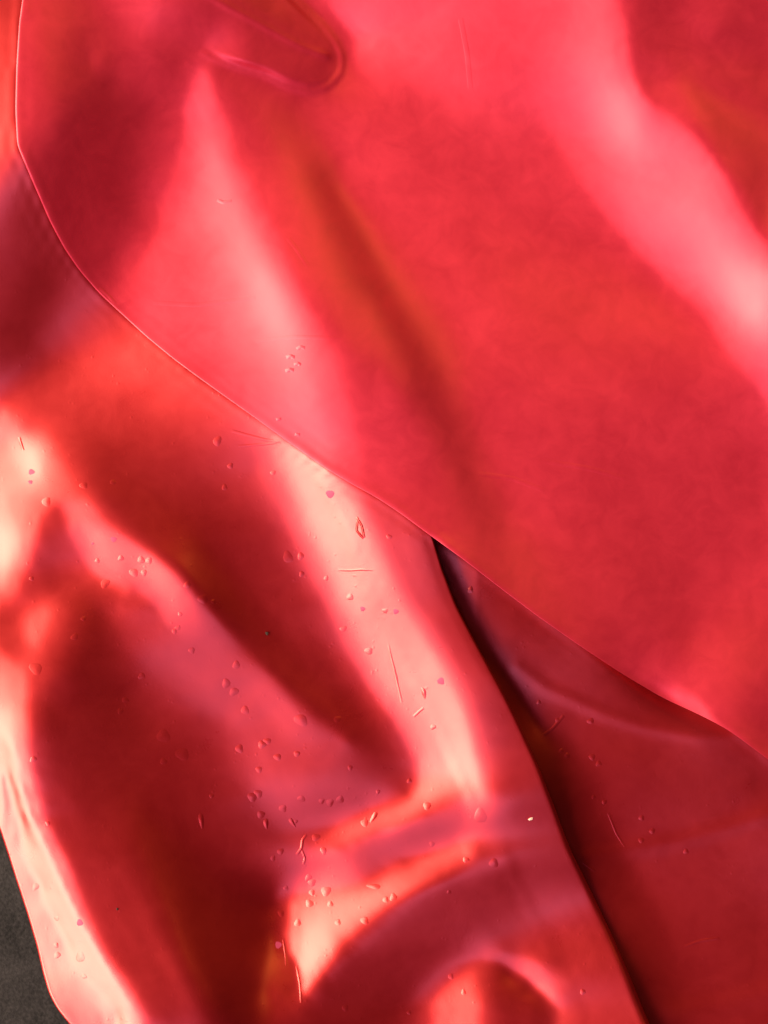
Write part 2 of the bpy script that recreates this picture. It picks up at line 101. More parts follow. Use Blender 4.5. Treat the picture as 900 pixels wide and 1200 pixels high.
[889,-878,7,-9,-14,6,-3,1,-1,0,-2,-6,-2,-6,3,-13,27,-59,0,1,-1,1,-1,2,0,2,1,2,2,10,8,10,3,12,7,1,4,1,4,1,2,1,2,-1,0,-3,-3,-4,-4,-7,-1,-3,-1,-5,-7,-8,-8,-5,-5,1,5,14,12,4,3,3,0,1,0,0,-1,0,0,-1,0,-1,0,0,-1,0,-1,1,0,0,0,1,0,0,1,-1,1,0,1,0,1,0,2,-1,10,2,2,2,3,1,0,1,1,1,0,1,1,0,0,-1,0,-2,-1,-5,0,-18,-8,-14,5,9,-6,0,-5,-3,0,6,-3,-2],
[871,-859,9,-11,-19,8,-5,3,-2,1,-3,-5,-2,-5,3,-9,15,-27,-32,17,-11,5,-1,2,0,2,1,4,3,7,10,7,5,12,6,2,2,3,1,3,1,1,2,0,-1,-1,-3,-4,-2,-8,-4,-1,-3,-3,-7,-7,-7,-8,-4,-1,2,8,14,8,4,3,3,-1,1,-1,1,-1,-1,0,0,0,-1,-1,1,-2,1,-1,1,0,0,0,0,1,0,1,-1,1,0,0,1,0,1,1,1,12,-1,4,1,2,1,1,0,2,0,1,1,0,0,1,-2,-1,-1,-4,1,-10,-15,-13,2,11,-6,0,-5,-5,-1,2,-2,-3],
[851,-838,10,-14,-20,7,-4,1,0,0,-2,-4,-3,-3,-2,1,-6,20,-62,11,-4,3,-1,3,0,2,2,4,5,8,6,9,3,13,5,2,2,2,2,1,2,2,0,1,1,-3,-1,-4,-2,-6,-6,-3,-2,-3,-5,-7,-8,-7,-5,-2,-1,5,10,13,6,4,1,2,0,1,-1,0,-1,0,0,0,-1,0,-1,-1,1,-1,1,-1,1,0,0,1,-1,1,0,0,0,1,0,0,1,1,1,4,10,-2,5,0,2,1,1,1,1,0,2,0,1,1,-2,0,-3,1,-7,3,-16,-17,1,11,-5,1,-5,-6,-8,-1,-1,-1],
[830,-819,14,-13,-29,11,-5,2,-1,2,-4,-2,-4,-1,-5,9,-15,26,-48,-9,4,-3,3,0,3,1,4,4,6,7,6,8,3,15,1,2,3,1,2,1,2,1,1,1,1,-1,-2,-3,-2,-4,-8,-4,-3,-2,-5,-5,-8,-7,-6,-3,-2,2,6,14,9,4,4,0,2,0,-1,1,0,-1,0,0,-1,0,-1,0,-1,0,1,-1,1,-1,1,0,0,0,1,-1,1,0,0,0,2,-1,3,1,4,9,-1,4,0,3,0,1,1,2,0,2,0,0,1,-2,0,-3,1,-8,5,-31,7,5,-1,-1,-2,-6,-14,-12,3,-2],
[807,-798,17,-13,-33,11,-6,4,-1,2,-4,-1,-3,-2,-1,0,-1,4,0,-56,25,-14,8,-2,3,2,5,6,6,6,7,4,10,9,1,2,1,2,2,0,3,1,0,3,-1,1,-1,-3,-2,-4,-5,-9,-2,-3,-3,-6,-6,-7,-7,-3,-3,0,3,10,12,7,4,1,2,0,0,1,-1,0,0,0,-1,0,0,-1,-1,1,-1,0,0,1,-1,0,1,0,0,0,0,1,-1,1,0,1,1,3,-1,5,10,-2,5,-1,3,1,1,0,2,1,1,1,0,0,-2,0,-3,-2,-2,-2,-22,13,-3,7,-6,5,-39,-18,11,-6],
[780,-770,15,-14,-34,13,-7,4,-1,2,-3,-1,-1,-4,1,-4,8,-14,29,-56,-5,7,-3,3,2,2,6,6,8,6,7,3,12,5,0,2,2,0,2,2,0,3,0,2,1,1,-1,-2,-3,-3,-3,-10,-5,-2,-4,-4,-5,-8,-5,-6,-3,-1,0,7,12,10,4,3,2,0,1,0,0,0,0,0,-1,0,0,-1,0,0,-1,0,0,0,0,0,0,1,-1,1,0,0,0,0,1,-1,3,0,2,-1,9,7,-2,5,0,2,1,1,2,0,2,0,2,0,-2,0,-2,-1,-3,-1,-4,-11,5,4,1,3,-29,-39,10,-7],
[753,-745,16,-14,-35,13,-7,5,-2,2,-2,0,-3,-1,0,-2,1,-1,5,-2,-53,23,-11,7,-1,6,4,9,6,8,5,6,13,-2,3,0,1,1,1,2,2,0,2,2,1,2,-1,-2,-1,-5,-2,-8,-8,-2,-4,-3,-5,-7,-6,-6,-3,-3,0,2,9,14,6,3,2,1,1,1,-1,2,-1,-1,1,-1,0,0,-1,0,-1,0,0,-1,1,0,0,0,0,0,1,-1,1,0,0,0,1,1,0,3,0,10,5,-2,6,-1,2,1,2,0,3,0,2,0,0,-1,0,-3,0,-3,-2,-4,0,0,1,10,-24,-49,4,-9],
[722,-714,15,-15,-34,12,-5,3,-2,4,-4,1,-2,-1,-1,0,-3,8,-15,34,-63,5,1,0,4,2,5,11,7,7,5,11,5,-1,2,0,1,0,2,2,1,1,2,2,1,2,-1,0,-2,-3,-4,-3,-14,-1,-4,-3,-4,-6,-6,-7,-3,-4,-2,1,6,11,11,4,2,2,2,-1,2,0,0,-1,1,0,-1,0,-1,0,0,-1,-1,1,-1,1,-1,1,0,0,0,1,-1,0,1,-1,1,0,2,1,3,0,8,6,-1,4,0,3,0,3,0,3,0,2,0,0,-1,-1,-2,0,-2,-4,2,2,-5,13,-15,-61,6,-17],
[691,-684,14,-14,-34,12,-5,3,-2,3,-2,-1,0,-1,-2,0,0,-1,4,-5,20,-69,28,-11,9,0,8,9,9,6,6,12,-1,2,0,0,0,1,1,3,0,3,0,3,1,1,1,0,-2,-1,-5,-3,-10,-8,-2,-3,-3,-5,-7,-6,-5,-4,-2,-1,3,9,11,7,4,1,3,0,1,0,1,0,0,0,0,-1,0,-1,-1,0,0,-1,0,1,-1,0,1,0,0,0,0,0,0,0,0,2,-1,2,1,3,0,7,7,-1,5,0,2,1,2,2,1,1,2,1,-2,1,-2,0,-3,0,0,2,-2,6,-4,-66,5,-21],
[658,-651,14,-16,-33,12,-5,3,-1,1,-1,0,-1,-1,-1,-2,2,-4,9,-11,26,-31,-33,24,-7,7,7,8,9,4,13,2,2,1,-1,2,-1,1,1,2,1,2,1,2,2,1,1,1,-1,-2,-4,-3,-7,-12,-1,-5,-1,-5,-6,-6,-6,-4,-3,-2,1,5,10,10,5,4,1,1,2,0,0,1,0,1,-2,1,-1,0,-1,-1,-1,0,0,1,-1,0,1,0,-1,1,0,-1,1,0,0,1,0,0,3,-1,4,-2,9,9,-3,5,0,3,1,2,2,1,2,1,1,-1,0,-1,-2,0,1,2,-2,6,-5,-59,1,-21],
[624,-616,11,-14,-34,12,-4,2,-1,3,-3,-1,1,-3,0,-2,-1,4,-4,13,-17,38,-61,5,3,7,5,11,7,7,7,2,1,2,0,-1,2,-1,3,0,2,2,1,1,2,2,1,1,1,-3,-2,-5,-4,-11,-7,-2,-2,-3,-7,-5,-6,-6,-3,-2,-1,3,7,10,9,2,4,2,0,2,0,1,0,0,1,-1,-1,0,-1,0,-1,-1,0,0,0,0,1,-1,1,-1,1,-1,1,-1,1,0,1,0,1,1,-2,5,1,9,6,-1,4,1,2,2,2,1,3,2,1,0,-1,1,-3,1,0,2,-2,4,-1,-51,-3,-20],
[591,-583,11,-16,-31,10,-4,2,0,2,-3,0,-1,-1,-2,-1,-1,2,4,0,8,-7,19,-64,40,-19,21,-1,18,-2,7,3,0,0,2,-1,2,0,1,1,2,1,1,2,1,2,2,1,2,-2,-2,-5,-4,-6,-13,-2,-2,-3,-4,-7,-6,-5,-4,-3,-1,-1,6,8,9,7,2,3,2,1,1,1,0,1,-1,1,-1,-1,-1,0,-1,0,-1,0,0,0,0,1,-1,0,0,1,-1,1,0,0,0,0,1,0,1,-1,7,-1,10,5,-1,4,2,1,3,2,2,2,3,0,0,0,-2,0,1,1,-1,3,-1,-39,-7,-19],
[558,-550,11,-16,-33,12,-4,2,-1,2,-2,-1,-1,-1,-2,-1,0,2,3,3,3,1,4,3,-52,45,-20,26,-4,12,-1,2,2,1,0,1,0,1,1,1,2,0,3,0,1,2,2,3,1,-1,-2,-3,-5,-4,-13,-4,-3,-3,-3,-6,-6,-5,-5,-3,-3,-1,3,6,8,9,4,3,3,1,1,2,0,1,0,0,-1,0,-2,1,-2,0,-1,1,-1,0,0,0,0,0,0,0,1,-1,1,-1,2,-1,0,0,0,3,0,6,-1,8,5,1,3,2,2,3,2,3,2,2,-1,1,-2,-1,2,0,1,2,-1,-29,-9,-17],
[526,-518,10,-16,-31,10,-4,3,-1,1,-1,-1,-2,-2,-1,0,1,2,2,5,0,6,-8,16,-7,-40,46,-19,20,-5,9,-1,1,2,0,1,0,1,1,1,1,2,0,2,1,2,2,2,1,1,-1,-4,-4,-2,-12,-7,-3,-4,-3,-4,-7,-4,-4,-5,-2,-4,0,5,7,9,6,4,2,3,2,1,2,0,0,0,-1,0,0,-2,0,0,-2,1,-1,0,0,0,0,0,-1,1,1,-1,1,0,-1,2,-1,0,0,1,3,0,5,-1,6,7,1,3,3,2,3,3,2,3,0,1,-3,0,1,0,1,1,2,-22,-9,-16],
[494,-485,9,-17,-30,10,-5,4,-2,2,-2,-1,-2,-1,-2,1,2,2,4,1,4,-1,8,-10,19,-10,-27,36,-18,16,-2,4,0,2,0,2,-1,1,0,2,1,1,1,1,2,2,1,3,1,1,-1,-2,-3,-5,-4,-13,-3,-5,-2,-5,-5,-4,-4,-4,-4,-4,-2,1,7,7,8,5,3,3,3,2,1,1,0,1,-1,-1,0,-1,-1,0,-1,0,-1,0,0,0,0,0,0,0,0,0,1,-1,1,0,1,-1,0,1,1,2,0,4,1,4,8,1,4,3,2,4,2,2,2,2,-4,0,1,0,1,2,1,-16,-7,-14],
[463,-454,10,-19,-29,9,-3,1,0,1,0,-3,-2,-1,-1,2,2,3,2,4,1,4,-2,10,-11,16,-3,-28,31,-15,13,-1,2,1,0,0,2,0,0,1,1,2,1,1,2,1,2,2,2,1,0,-2,-3,-4,-3,-9,-10,-1,-5,-5,-5,-2,-4,-2,-5,-6,-4,0,4,6,7,7,5,4,2,3,2,1,0,1,-1,0,-1,-1,0,-1,0,-1,-1,0,0,0,0,0,0,0,0,1,-1,1,0,0,1,-1,0,1,1,0,1,2,3,0,5,8,1,6,1,4,3,2,2,3,-4,-1,2,-1,2,1,2,-10,-6,-12],
[431,-420,8,-17,-32,9,-3,2,-1,2,-1,-3,-1,-1,-1,2,4,2,4,2,3,1,4,-2,9,-9,10,5,-31,29,-11,8,0,0,2,-1,1,1,0,0,2,1,2,1,1,2,2,2,1,1,1,-1,-3,-3,-4,-3,-13,-4,-4,-5,-6,-2,-1,-1,-6,-7,-6,-2,2,5,7,6,7,4,4,2,3,2,1,0,-1,0,0,-1,-1,-1,0,-1,0,-1,0,0,0,0,0,0,1,0,-1,1,0,1,-1,0,1,0,0,0,1,2,0,4,0,4,12,-1,6,2,2,4,2,1,-1,-1,1,-1,2,1,1,-2,-7,-7],
[401,-391,11,-17,-36,12,-6,4,-1,2,-3,-2,0,-2,2,1,4,3,3,4,1,3,1,4,-3,9,-7,5,9,-29,21,-2,-1,5,-3,2,0,0,1,0,1,2,1,2,1,1,2,2,1,2,1,-1,-2,-2,-4,-4,-6,-10,-4,-6,-5,-3,0,0,-5,-7,-7,-4,-1,4,6,6,7,5,4,5,2,2,2,-1,1,-1,0,0,-2,0,-1,-1,0,-1,0,0,0,1,-1,0,1,0,0,0,0,1,-1,1,-1,1,0,0,0,2,0,1,4,-1,10,6,3,3,3,3,1,2,-1,0,1,-1,2,-1,2,5,-6,-6],
[369,-358,11,-15,-41,14,-6,4,-2,4,-6,0,-1,-1,3,3,2,4,2,5,1,3,1,2,3,-3,6,-2,2,8,-19,7,4,-6,9,-6,3,0,1,-1,2,1,2,2,0,2,2,0,2,2,2,-1,-1,-2,-4,-3,-5,-8,-6,-6,-6,-4,0,0,-2,-7,-7,-6,-4,3,4,7,5,7,6,3,4,3,1,0,1,0,-1,-1,0,-1,-1,0,-1,-1,0,1,-1,0,0,1,0,0,0,1,-1,0,0,1,0,0,0,-1,2,-1,2,1,0,2,2,14,1,5,2,2,2,1,1,-1,1,0,1,-1,1,12,-6,-4],
[336,-325,13,-15,-43,14,-6,4,-2,4,-6,-1,0,0,3,3,4,2,3,3,4,1,2,2,0,4,-1,1,2,-3,17,-26,4,9,-10,9,-3,0,1,1,0,3,0,2,1,1,2,0,2,3,0,1,0,-3,-3,-3,-4,-5,-8,-6,-6,-6,1,-1,-1,-5,-8,-6,-5,-1,4,5,6,6,7,4,5,3,1,1,1,0,-1,0,-2,0,0,-1,-1,-1,1,-1,1,-1,0,1,0,1,-1,0,0,0,1,-1,1,0,0,0,0,0,1,1,0,1,2,9,8,1,4,2,1,2,1,-1,1,-1,2,-2,2,17,-6,-2],
[300,-287,12,-13,-47,16,-7,4,-1,3,-5,-2,1,0,2,5,3,3,3,2,4,2,2,1,3,-1,3,0,1,4,-9,18,-22,-3,13,-11,7,0,-2,3,0,2,1,1,1,2,1,1,2,1,2,0,0,-2,-2,-3,-3,-4,-7,-7,-6,-7,-1,0,0,-4,-6,-8,-6,-3,2,4,6,5,9,4,5,3,3,1,0,1,-1,0,-1,-1,-1,0,-1,0,0,-1,1,-1,1,0,0,0,1,-1,0,0,0,1,-1,1,0,0,0,0,0,1,0,1,4,0,13,3,2,2,2,2,0,0,1,-1,1,-1,1,21,-5,1],
[263,-249,11,-11,-48,15,-5,3,-1,2,-5,1,-2,2,2,4,2,5,2,4,2,3,1,3,0,2,1,1,0,0,4,-8,12,-11,-14,17,-9,2,4,-3,3,1,1,2,1,1,1,1,2,2,0,2,-1,0,-3,-3,-2,-4,-4,-7,-7,-7,-3,0,0,-3,-4,-8,-7,-5,-1,4,5,6,7,6,6,2,4,2,0,0,0,0,-2,0,0,-1,-1,0,0,-1,1,0,0,-1,2,-1,0,0,0,0,0,1,-1,1,-1,1,0,0,0,0,1,1,2,2,4,11,0,3,2,0,2,1,-1,0,1,-1,0,24,-4,2],
[223,-208,11,-11,-48,16,-6,3,-1,2,-4,0,0,1,3,2,2,5,4,2,2,4,2,0,2,1,0,1,2,1,-5,7,-10,13,-4,-27,21,-4,-3,7,-3,2,2,0,2,1,2,1,1,1,2,1,0,-1,-2,-2,-3,-3,-3,-6,-7,-6,-5,-1,0,-2,-3,-8,-7,-5,-4,2,5,5,7,7,5,5,3,2,0,1,0,-1,0,-1,-1,0,-1,0,0,0,0,0,0,0,0,0,0,0,0,0,0,0,0,0,0,1,-1,2,-1,0,1,0,2,3,0,6,10,-2,4,0,2,1,-1,0,1,-2,1,26,-4,2],
[181,-165,10,-11,-45,15,-7,4,-2,2,-3,0,1,1,2,4,1,4,3,3,2,3,2,1,0,0,2,1,1,-1,1,-3,5,-8,7,4,-23,7,7,-9,7,2,-2,4,0,1,2,1,1,2,1,0,2,-2,0,-3,-2,-4,-1,-7,-6,-5,-6,-1,0,-2,-2,-8,-6,-7,-4,-1,4,5,6,7,7,4,4,2,1,0,0,1,-2,0,-1,-1,0,0,0,0,0,0,1,-1,0,0,0,0,-1,1,0,0,-1,1,0,1,-1,1,0,0,1,0,2,0,4,-2,11,4,1,1,2,1,-1,0,1,-2,1,27,-4,3],
[139,-123,10,-11,-43,15,-6,2,-1,1,-2,1,2,0,4,1,3,3,3,1,3,1,2,0,2,0,0,1,0,1,-1,2,-4,5,-3,-2,17,-30,0,14,-6,0,6,-2,2,2,1,1,1,2,1,1,1,-1,-1,-2,-2,-2,-4,-3,-8,-4,-5,-3,1,-2,-2,-5,-8,-6,-7,-2,2,5,5,8,7,4,5,2,1,1,0,0,-1,0,-1,-1,0,0,0,0,0,1,-1,0,0,0,0,0,-1,1,-1,1,-1,1,0,0,0,1,-1,1,0,2,-1,3,0,3,-1,11,2,1,2,1,-1,0,1,-3,3,27,-3,3],
[95,-78,9,-12,-38,13,-6,2,-1,1,0,0,3,1,2,2,2,4,0,1,2,2,0,1,1,0,1,1,-1,1,1,-2,2,-2,3,0,-7,15,-8,-25,18,2,-5,7,-1,2,1,2,0,2,1,1,1,0,-1,-2,-2,-2,-3,-3,-7,-5,-5,-1,-2,1,-2,-5,-7,-7,-7,-5,1,4,5,7,8,6,3,3,2,0,0,1,-1,-1,0,-1,0,0,0,0,1,-1,0,0,0,0,0,-1,1,-1,1,-1,0,1,-1,1,0,0,0,1,0,0,2,0,2,0,4,-2,12,-1,3,1,0,-1,1,-3,2,31,-5,4],
[52,-36,10,-13,-33,12,-7,4,-2,0,2,1,2,1,2,1,2,1,2,0,2,0,1,1,1,-1,1,0,1,0,0,1,-1,1,0,0,5,-10,10,-1,-18,1,14,-9,7,0,1,1,2,1,2,0,1,0,0,-2,-2,-2,-3,-2,-6,-6,-3,-5,2,-1,0,-5,-7,-7,-8,-5,-1,3,4,7,8,6,4,4,0,2,-1,1,0,-1,0,-1,1,-1,0,0,0,0,1,-1,-1,1,0,-1,1,-1,0,0,0,0,0,1,0,-1,1,0,1,0,1,1,0,2,1,2,0,9,2,2,-1,-1,1,-4,4,32,-5,3],
[9,7,10,-13,-30,11,-4,1,0,1,1,1,2,1,1,1,0,2,0,1,1,0,1,0,1,0,0,1,-1,1,0,0,2,-1,1,1,-3,5,-6,2,11,-18,-8,16,-5,1,5,-1,2,1,2,0,2,-1,0,0,-3,-2,-2,-3,-5,-5,-5,-2,-2,2,0,-3,-8,-8,-7,-5,-4,3,3,6,7,7,6,2,1,2,0,1,-1,1,-1,-1,0,1,-1,0,0,0,0,0,0,-1,1,-1,0,0,0,0,0,0,0,0,0,1,-1,1,0,0,2,0,0,2,1,0,3,-2,15,-3,1,-2,1,-5,7,31,-4,2],
[-32,48,7,-10,-26,11,-5,4,-2,2,0,1,2,1,-1,1,0,1,0,0,0,1,1,-1,1,0,1,-1,1,0,1,0,-1,2,0,0,1,-2,3,-1,-6,14,-5,-22,17,0,-1,3,2,-1,3,1,0,1,0,-1,-1,-3,-2,-2,-5,-5,-4,-4,0,1,0,-3,-6,-7,-8,-6,-3,-1,4,4,7,7,5,4,2,1,1,0,1,-1,0,0,0,-1,0,1,-1,0,-1,1,0,-1,0,0,0,0,0,-1,1,-1,1,0,0,0,0,0,1,0,0,1,2,-1,2,-1,4,-3,9,6,-3,-1,1,-5,7,34,-6,4],
[-68,83,3,-11,-11,7,-3,2,-2,1,2,0,0,-1,1,-2,1,0,0,0,0,1,0,-1,2,-1,1,-1,1,1,-1,1,1,0,0,0,-1,2,-1,1,3,-7,5,9,-20,2,11,-4,0,5,-1,1,3,-1,1,-1,-2,-1,-2,-4,-2,-6,-4,-3,-2,1,1,-3,-4,-7,-8,-5,-5,-2,3,3,6,6,6,5,2,1,2,0,1,-1,0,0,0,0,-1,0,0,0,0,-1,0,1,-1,-1,1,0,-1,0,1,-1,0,1,-1,1,0,-1,1,1,0,0,1,1,0,1,2,-1,3,11,-5,0,0,-5,11,32,-4,2],
[-101,117,-4,-5,-1,-1,0,-1,2,-2,8,-5,-2,-2,0,-1,0,0,-1,1,0,0,0,1,-1,1,0,0,0,1,0,0,0,1,0,0,1,-1,0,1,-1,4,-3,-2,11,-5,-15,12,3,-5,6,0,0,3,-1,0,-1,-2,-2,-3,-2,-5,-6,-2,-2,0,1,-1,-5,-5,-7,-5,-6,-3,0,3,5,7,4,7,1,3,2,0,0,1,-1,0,0,0,-1,0,0,0,-1,0,1,-2,1,0,-1,0,0,1,-1,0,0,0,0,0,0,1,-1,1,0,1,0,0,2,0,2,-1,4,5,0,-2,1,-6,13,33,-4,1],
[-127,142,-5,-4,4,-2,0,0,1,1,3,-3,-2,-3,-2,0,0,-1,1,-1,0,-1,1,0,0,0,1,-1,1,0,0,1,-1,1,-1,1,0,1,0,-1,1,0,1,3,-5,7,2,-10,-2,11,-6,4,3,-2,2,0,-1,-1,-3,-2,-3,-3,-7,-2,-2,0,-1,1,-4,-5,-5,-6,-6,-4,-1,2,4,5,6,5,4,2,2,1,0,1,-1,0,0,0,-1,0,0,0,-1,0,0,0,-1,0,1,-1,-1,1,0,0,-1,1,0,0,0,-1,1,0,1,0,0,1,1,0,2,0,2,5,-1,-1,1,-7,16,31,-3,3],
[-148,161,-4,-1,4,-3,2,-1,2,0,1,-1,0,-7,0,1,-1,-1,-1,0,-1,0,-1,1,-1,1,-1,1,0,0,0,0,1,-1,1,0,0,0,0,1,0,0,2,-3,6,-4,4,7,-5,-13,12,0,-3,7,-2,0,1,-3,-1,-2,-3,-3,-6,-3,-2,-1,0,-1,-2,-4,-4,-5,-6,-5,-3,0,4,4,6,5,5,3,1,2,0,1,-1,0,0,0,-1,0,0,-1,0,0,0,-1,0,1,-2,1,0,-1,0,1,-1,1,-1,1,-1,1,-1,1,-1,1,1,0,1,1,1,0,3,3,-1,-2,3,-7,14,32,-1,3],
[-164,174,-1,0,3,-1,1,0,1,1,-1,0,0,-3,-1,1,-2,-2,-2,-2,1,-2,0,0,-1,1,-1,1,0,0,0,0,0,0,1,-1,1,0,0,0,1,1,-2,4,-3,4,2,-3,11,3,-24,11,8,-8,4,3,-3,1,-3,-1,-4,-1,-7,-3,-2,-1,-1,-1,-2,-2,-4,-3,-6,-5,-5,-2,2,5,4,7,5,3,2,1,1,0,1,-1,0,-1,0,0,0,-1,0,0,-1,0,0,0,0,-1,0,1,-1,0,0,0,0,0,0,0,0,1,-1,0,1,0,2,0,2,-1,3,2,-1,0,1,-5,11,33,-1,4],
[-176,184,-2,4,3,-1,1,-1,2,-1,0,2,0,1,-1,-2,-1,-4,-4,0,-2,-1,-1,0,-1,0,0,1,-1,1,0,0,0,0,0,0,0,0,2,-1,0,1,1,-2,3,0,2,5,-1,1,18,-22,-12,22,-7,-1,6,-5,1,-3,-2,-4,-3,-6,-1,-2,0,-2,-1,-2,-3,-3,-3,-7,-5,-5,2,3,5,5,7,4,1,2,0,1,0,0,0,-1,0,0,0,-1,0,-1,0,0,0,0,-1,0,0,0,-1,1,0,0,0,-1,1,0,0,-1,1,0,0,1,1,0,2,0,2,2,0,-2,2,-4,9,32,0,4],
[-184,189,-1,5,5,-2,2,-1,1,-1,1,3,1,2,-3,0,-3,-2,-5,-4,-1,-1,-1,-1,-2,1,0,0,0,0,1,-1,1,0,-1,1,0,0,0,1,1,-1,0,3,-2,2,2,1,6,3,-4,16,-7,-24,14,5,-9,10,-6,-1,-4,-1,-5,-5,-1,-2,-2,0,-1,-3,-2,-1,-3,-7,-5,-5,-2,3,4,6,5,6,2,1,1,0,1,0,0,-1,0,0,-1,0,0,-1,0,0,-1,1,-1,-1,1,0,-1,0,1,-1,1,-1,1,-1,1,-1,1,-1,1,1,0,1,1,-1,4,1,0,-1,1,-4,9,30,1,4],
[-189,193,-5,8,9,-3,2,-1,0,1,0,2,3,2,1,-3,-4,-3,-5,-4,-1,-3,-1,-1,-1,-1,0,1,0,0,0,0,0,0,0,1,-1,1,1,-1,1,0,1,-1,3,-1,1,5,1,4,8,-7,13,5,-28,-2,19,-15,7,-3,-3,-3,-3,-6,-1,-1,-2,0,-3,-1,-1,-2,-3,-4,-7,-4,-4,1,4,5,6,5,3,1,2,0,0,1,-1,1,-1,-1,1,-1,-1,0,0,-1,0,0,0,0,-1,0,0,1,-1,0,0,0,1,-1,0,0,1,-1,1,0,1,0,1,0,2,4,-2,-1,2,-5,9,29,0,4],
[-190,193,-7,7,16,-6,3,-2,2,-1,1,2,2,3,5,-8,-2,-5,-2,-6,-2,-2,-2,-2,-1,-1,-1,1,0,1,0,-1,1,0,0,0,1,-1,1,1,-1,1,0,2,-1,2,0,2,6,3,2,6,1,-3,26,-36,-13,24,-9,-4,-1,0,-6,-4,-1,-2,-1,-1,-2,-1,-1,-2,-3,-4,-4,-6,-4,-1,3,4,6,5,3,3,1,1,0,1,-1,0,0,0,-1,0,-1,0,-1,0,0,0,0,-1,0,0,0,0,0,0,0,0,0,0,0,0,0,0,1,0,0,1,1,-1,3,2,0,-1,1,-4,8,28,-1,5],
[-189,192,-8,8,17,-7,4,-2,1,0,1,0,3,2,5,-5,-6,-1,-3,-4,-4,-2,-2,-3,-3,0,-1,0,1,0,0,1,-1,1,0,0,0,1,-1,1,0,1,1,-1,2,1,0,2,6,2,6,0,5,5,-9,19,0,-49,24,-3,0,-9,3,-7,-1,-2,0,-2,-1,-1,-2,-2,-1,-4,-4,-5,-4,-4,2,3,6,5,4,3,1,1,1,0,1,-1,-1,1,-1,0,-1,-1,1,-1,-1,1,-1,0,0,0,-1,1,0,-1,1,0,0,0,0,0,0,0,0,1,0,1,0,-1,4,2,-1,0,1,-4,7,26,1,2],
[-186,190,-8,9,14,-5,3,-1,1,-1,1,0,1,3,3,0,-8,-1,-3,-2,-5,-2,-2,-4,-3,-2,0,0,0,0,1,0,0,1,-1,1,0,1,-1,1,0,0,1,1,1,1,0,4,5,1,3,5,1,4,6,-4,-3,29,-48,-4,4,5,-9,-4,-1,2,-3,-2,0,-2,-1,-2,-2,-2,-4,-4,-5,-4,-2,4,5,5,4,4,1,2,0,1,0,0,0,0,-1,-1,0,-1,0,0,0,-1,0,0,-1,1,-1,0,1,-1,1,-1,1,0,0,0,0,0,1,-1,1,0,1,-1,3,3,0,-2,2,-5,8,25,-1,2],
[-183,188,-7,8,14,-5,2,0,0,0,0,1,0,2,1,-2,-2,-3,-1,-2,-4,-2,-4,-4,-4,0,-2,0,-1,1,0,0,1,1,-1,1,-1,2,-1,0,1,1,0,1,1,1,2,2,4,2,4,1,5,4,0,7,3,-19,23,-15,-18,-12,13,-7,-3,-4,4,-2,-3,0,-2,-2,-1,-2,-3,-3,-6,-5,-2,2,3,6,4,4,3,1,1,0,1,0,0,-1,0,-1,0,-1,0,0,-1,0,0,0,-1,0,0,0,0,1,-1,0,1,0,0,0,0,0,0,1,0,-1,2,-2,4,4,-2,0,1,-4,7,21,0,2],
[-179,185,-6,8,12,-5,3,-1,1,-1,1,0,0,0,0,-1,-1,-2,-2,-1,-1,-5,-2,-5,-3,-3,-2,0,-1,0,1,0,0,0,1,1,0,0,0,0,1,1,0,2,0,2,1,2,3,3,2,4,4,1,8,-4,11,-2,-17,5,6,-14,-13,-4,-2,5,-6,-1,2,-4,-1,0,-3,-2,0,-5,-5,-5,-3,0,2,6,4,4,4,1,1,2,-1,1,0,-1,0,-1,-1,0,0,0,-1,0,-1,1,-1,0,-1,1,0,0,0,1,-1,1,0,0,0,0,1,-1,1,-1,1,-1,4,4,-1,-1,1,-3,6,18,1,1],
[-177,185,-5,6,11,-4,3,-2,1,0,0,-1,0,-1,1,-2,0,-2,-1,-1,-1,-2,-4,-3,-4,-5,-2,-2,0,0,0,1,-1,1,0,2,-1,1,0,1,0,1,1,0,2,1,1,2,2,3,3,3,4,4,2,5,0,6,-9,2,-14,7,-1,-8,-16,-11,14,-2,-9,6,-4,-1,-1,-2,-1,-3,-5,-6,-2,-3,3,3,5,5,2,4,0,2,0,1,0,-1,-1,0,0,-1,0,-1,0,0,-1,0,0,0,-1,1,-1,1,0,0,1,-1,1,0,0,1,-1,0,1,-1,1,-1,4,4,-1,0,0,-2,6,15,0,1],
[-175,184,-4,6,9,-3,1,-1,1,0,1,-3,0,0,-2,0,-1,-1,0,-3,2,-2,1,-8,-3,-6,-3,-3,1,0,-1,1,-2,2,0,1,0,1,0,0,2,0,0,2,1,1,1,1,2,3,4,3,3,5,2,5,-1,10,-10,-5,6,-10,-2,-4,3,-2,-29,3,14,-15,5,-1,-3,1,-4,-2,-4,-4,-5,-1,0,2,5,5,3,3,2,1,1,1,-1,0,-1,0,0,-1,-1,0,0,0,-1,0,-1,1,-1,0,1,-1,1,0,0,1,0,0,0,0,1,-1,1,-1,1,-1,4,4,-1,0,1,-3,7,13,-1,0],
[-175,185,-2,5,7,-3,1,-1,2,-2,2,-3,0,-1,-1,-2,0,-2,-6,4,2,1,-1,0,-11,-1,-8,0,-2,0,-1,-1,1,-1,1,1,-1,2,-1,2,0,1,1,0,2,1,0,2,2,2,3,5,3,4,3,4,4,-2,9,-13,0,-1,-1,-7,-10,4,8,-17,-24,23,-11,0,2,-5,0,-2,-4,-4,-4,-2,-2,3,3,5,3,4,2,2,0,1,0,-1,1,-1,-1,0,0,-1,-1,1,-2,1,-1,0,0,1,-1,0,0,1,0,1,-1,1,0,1,-1,1,0,-1,1,-1,4,5,-2,0,1,-2,6,13,-3,0],
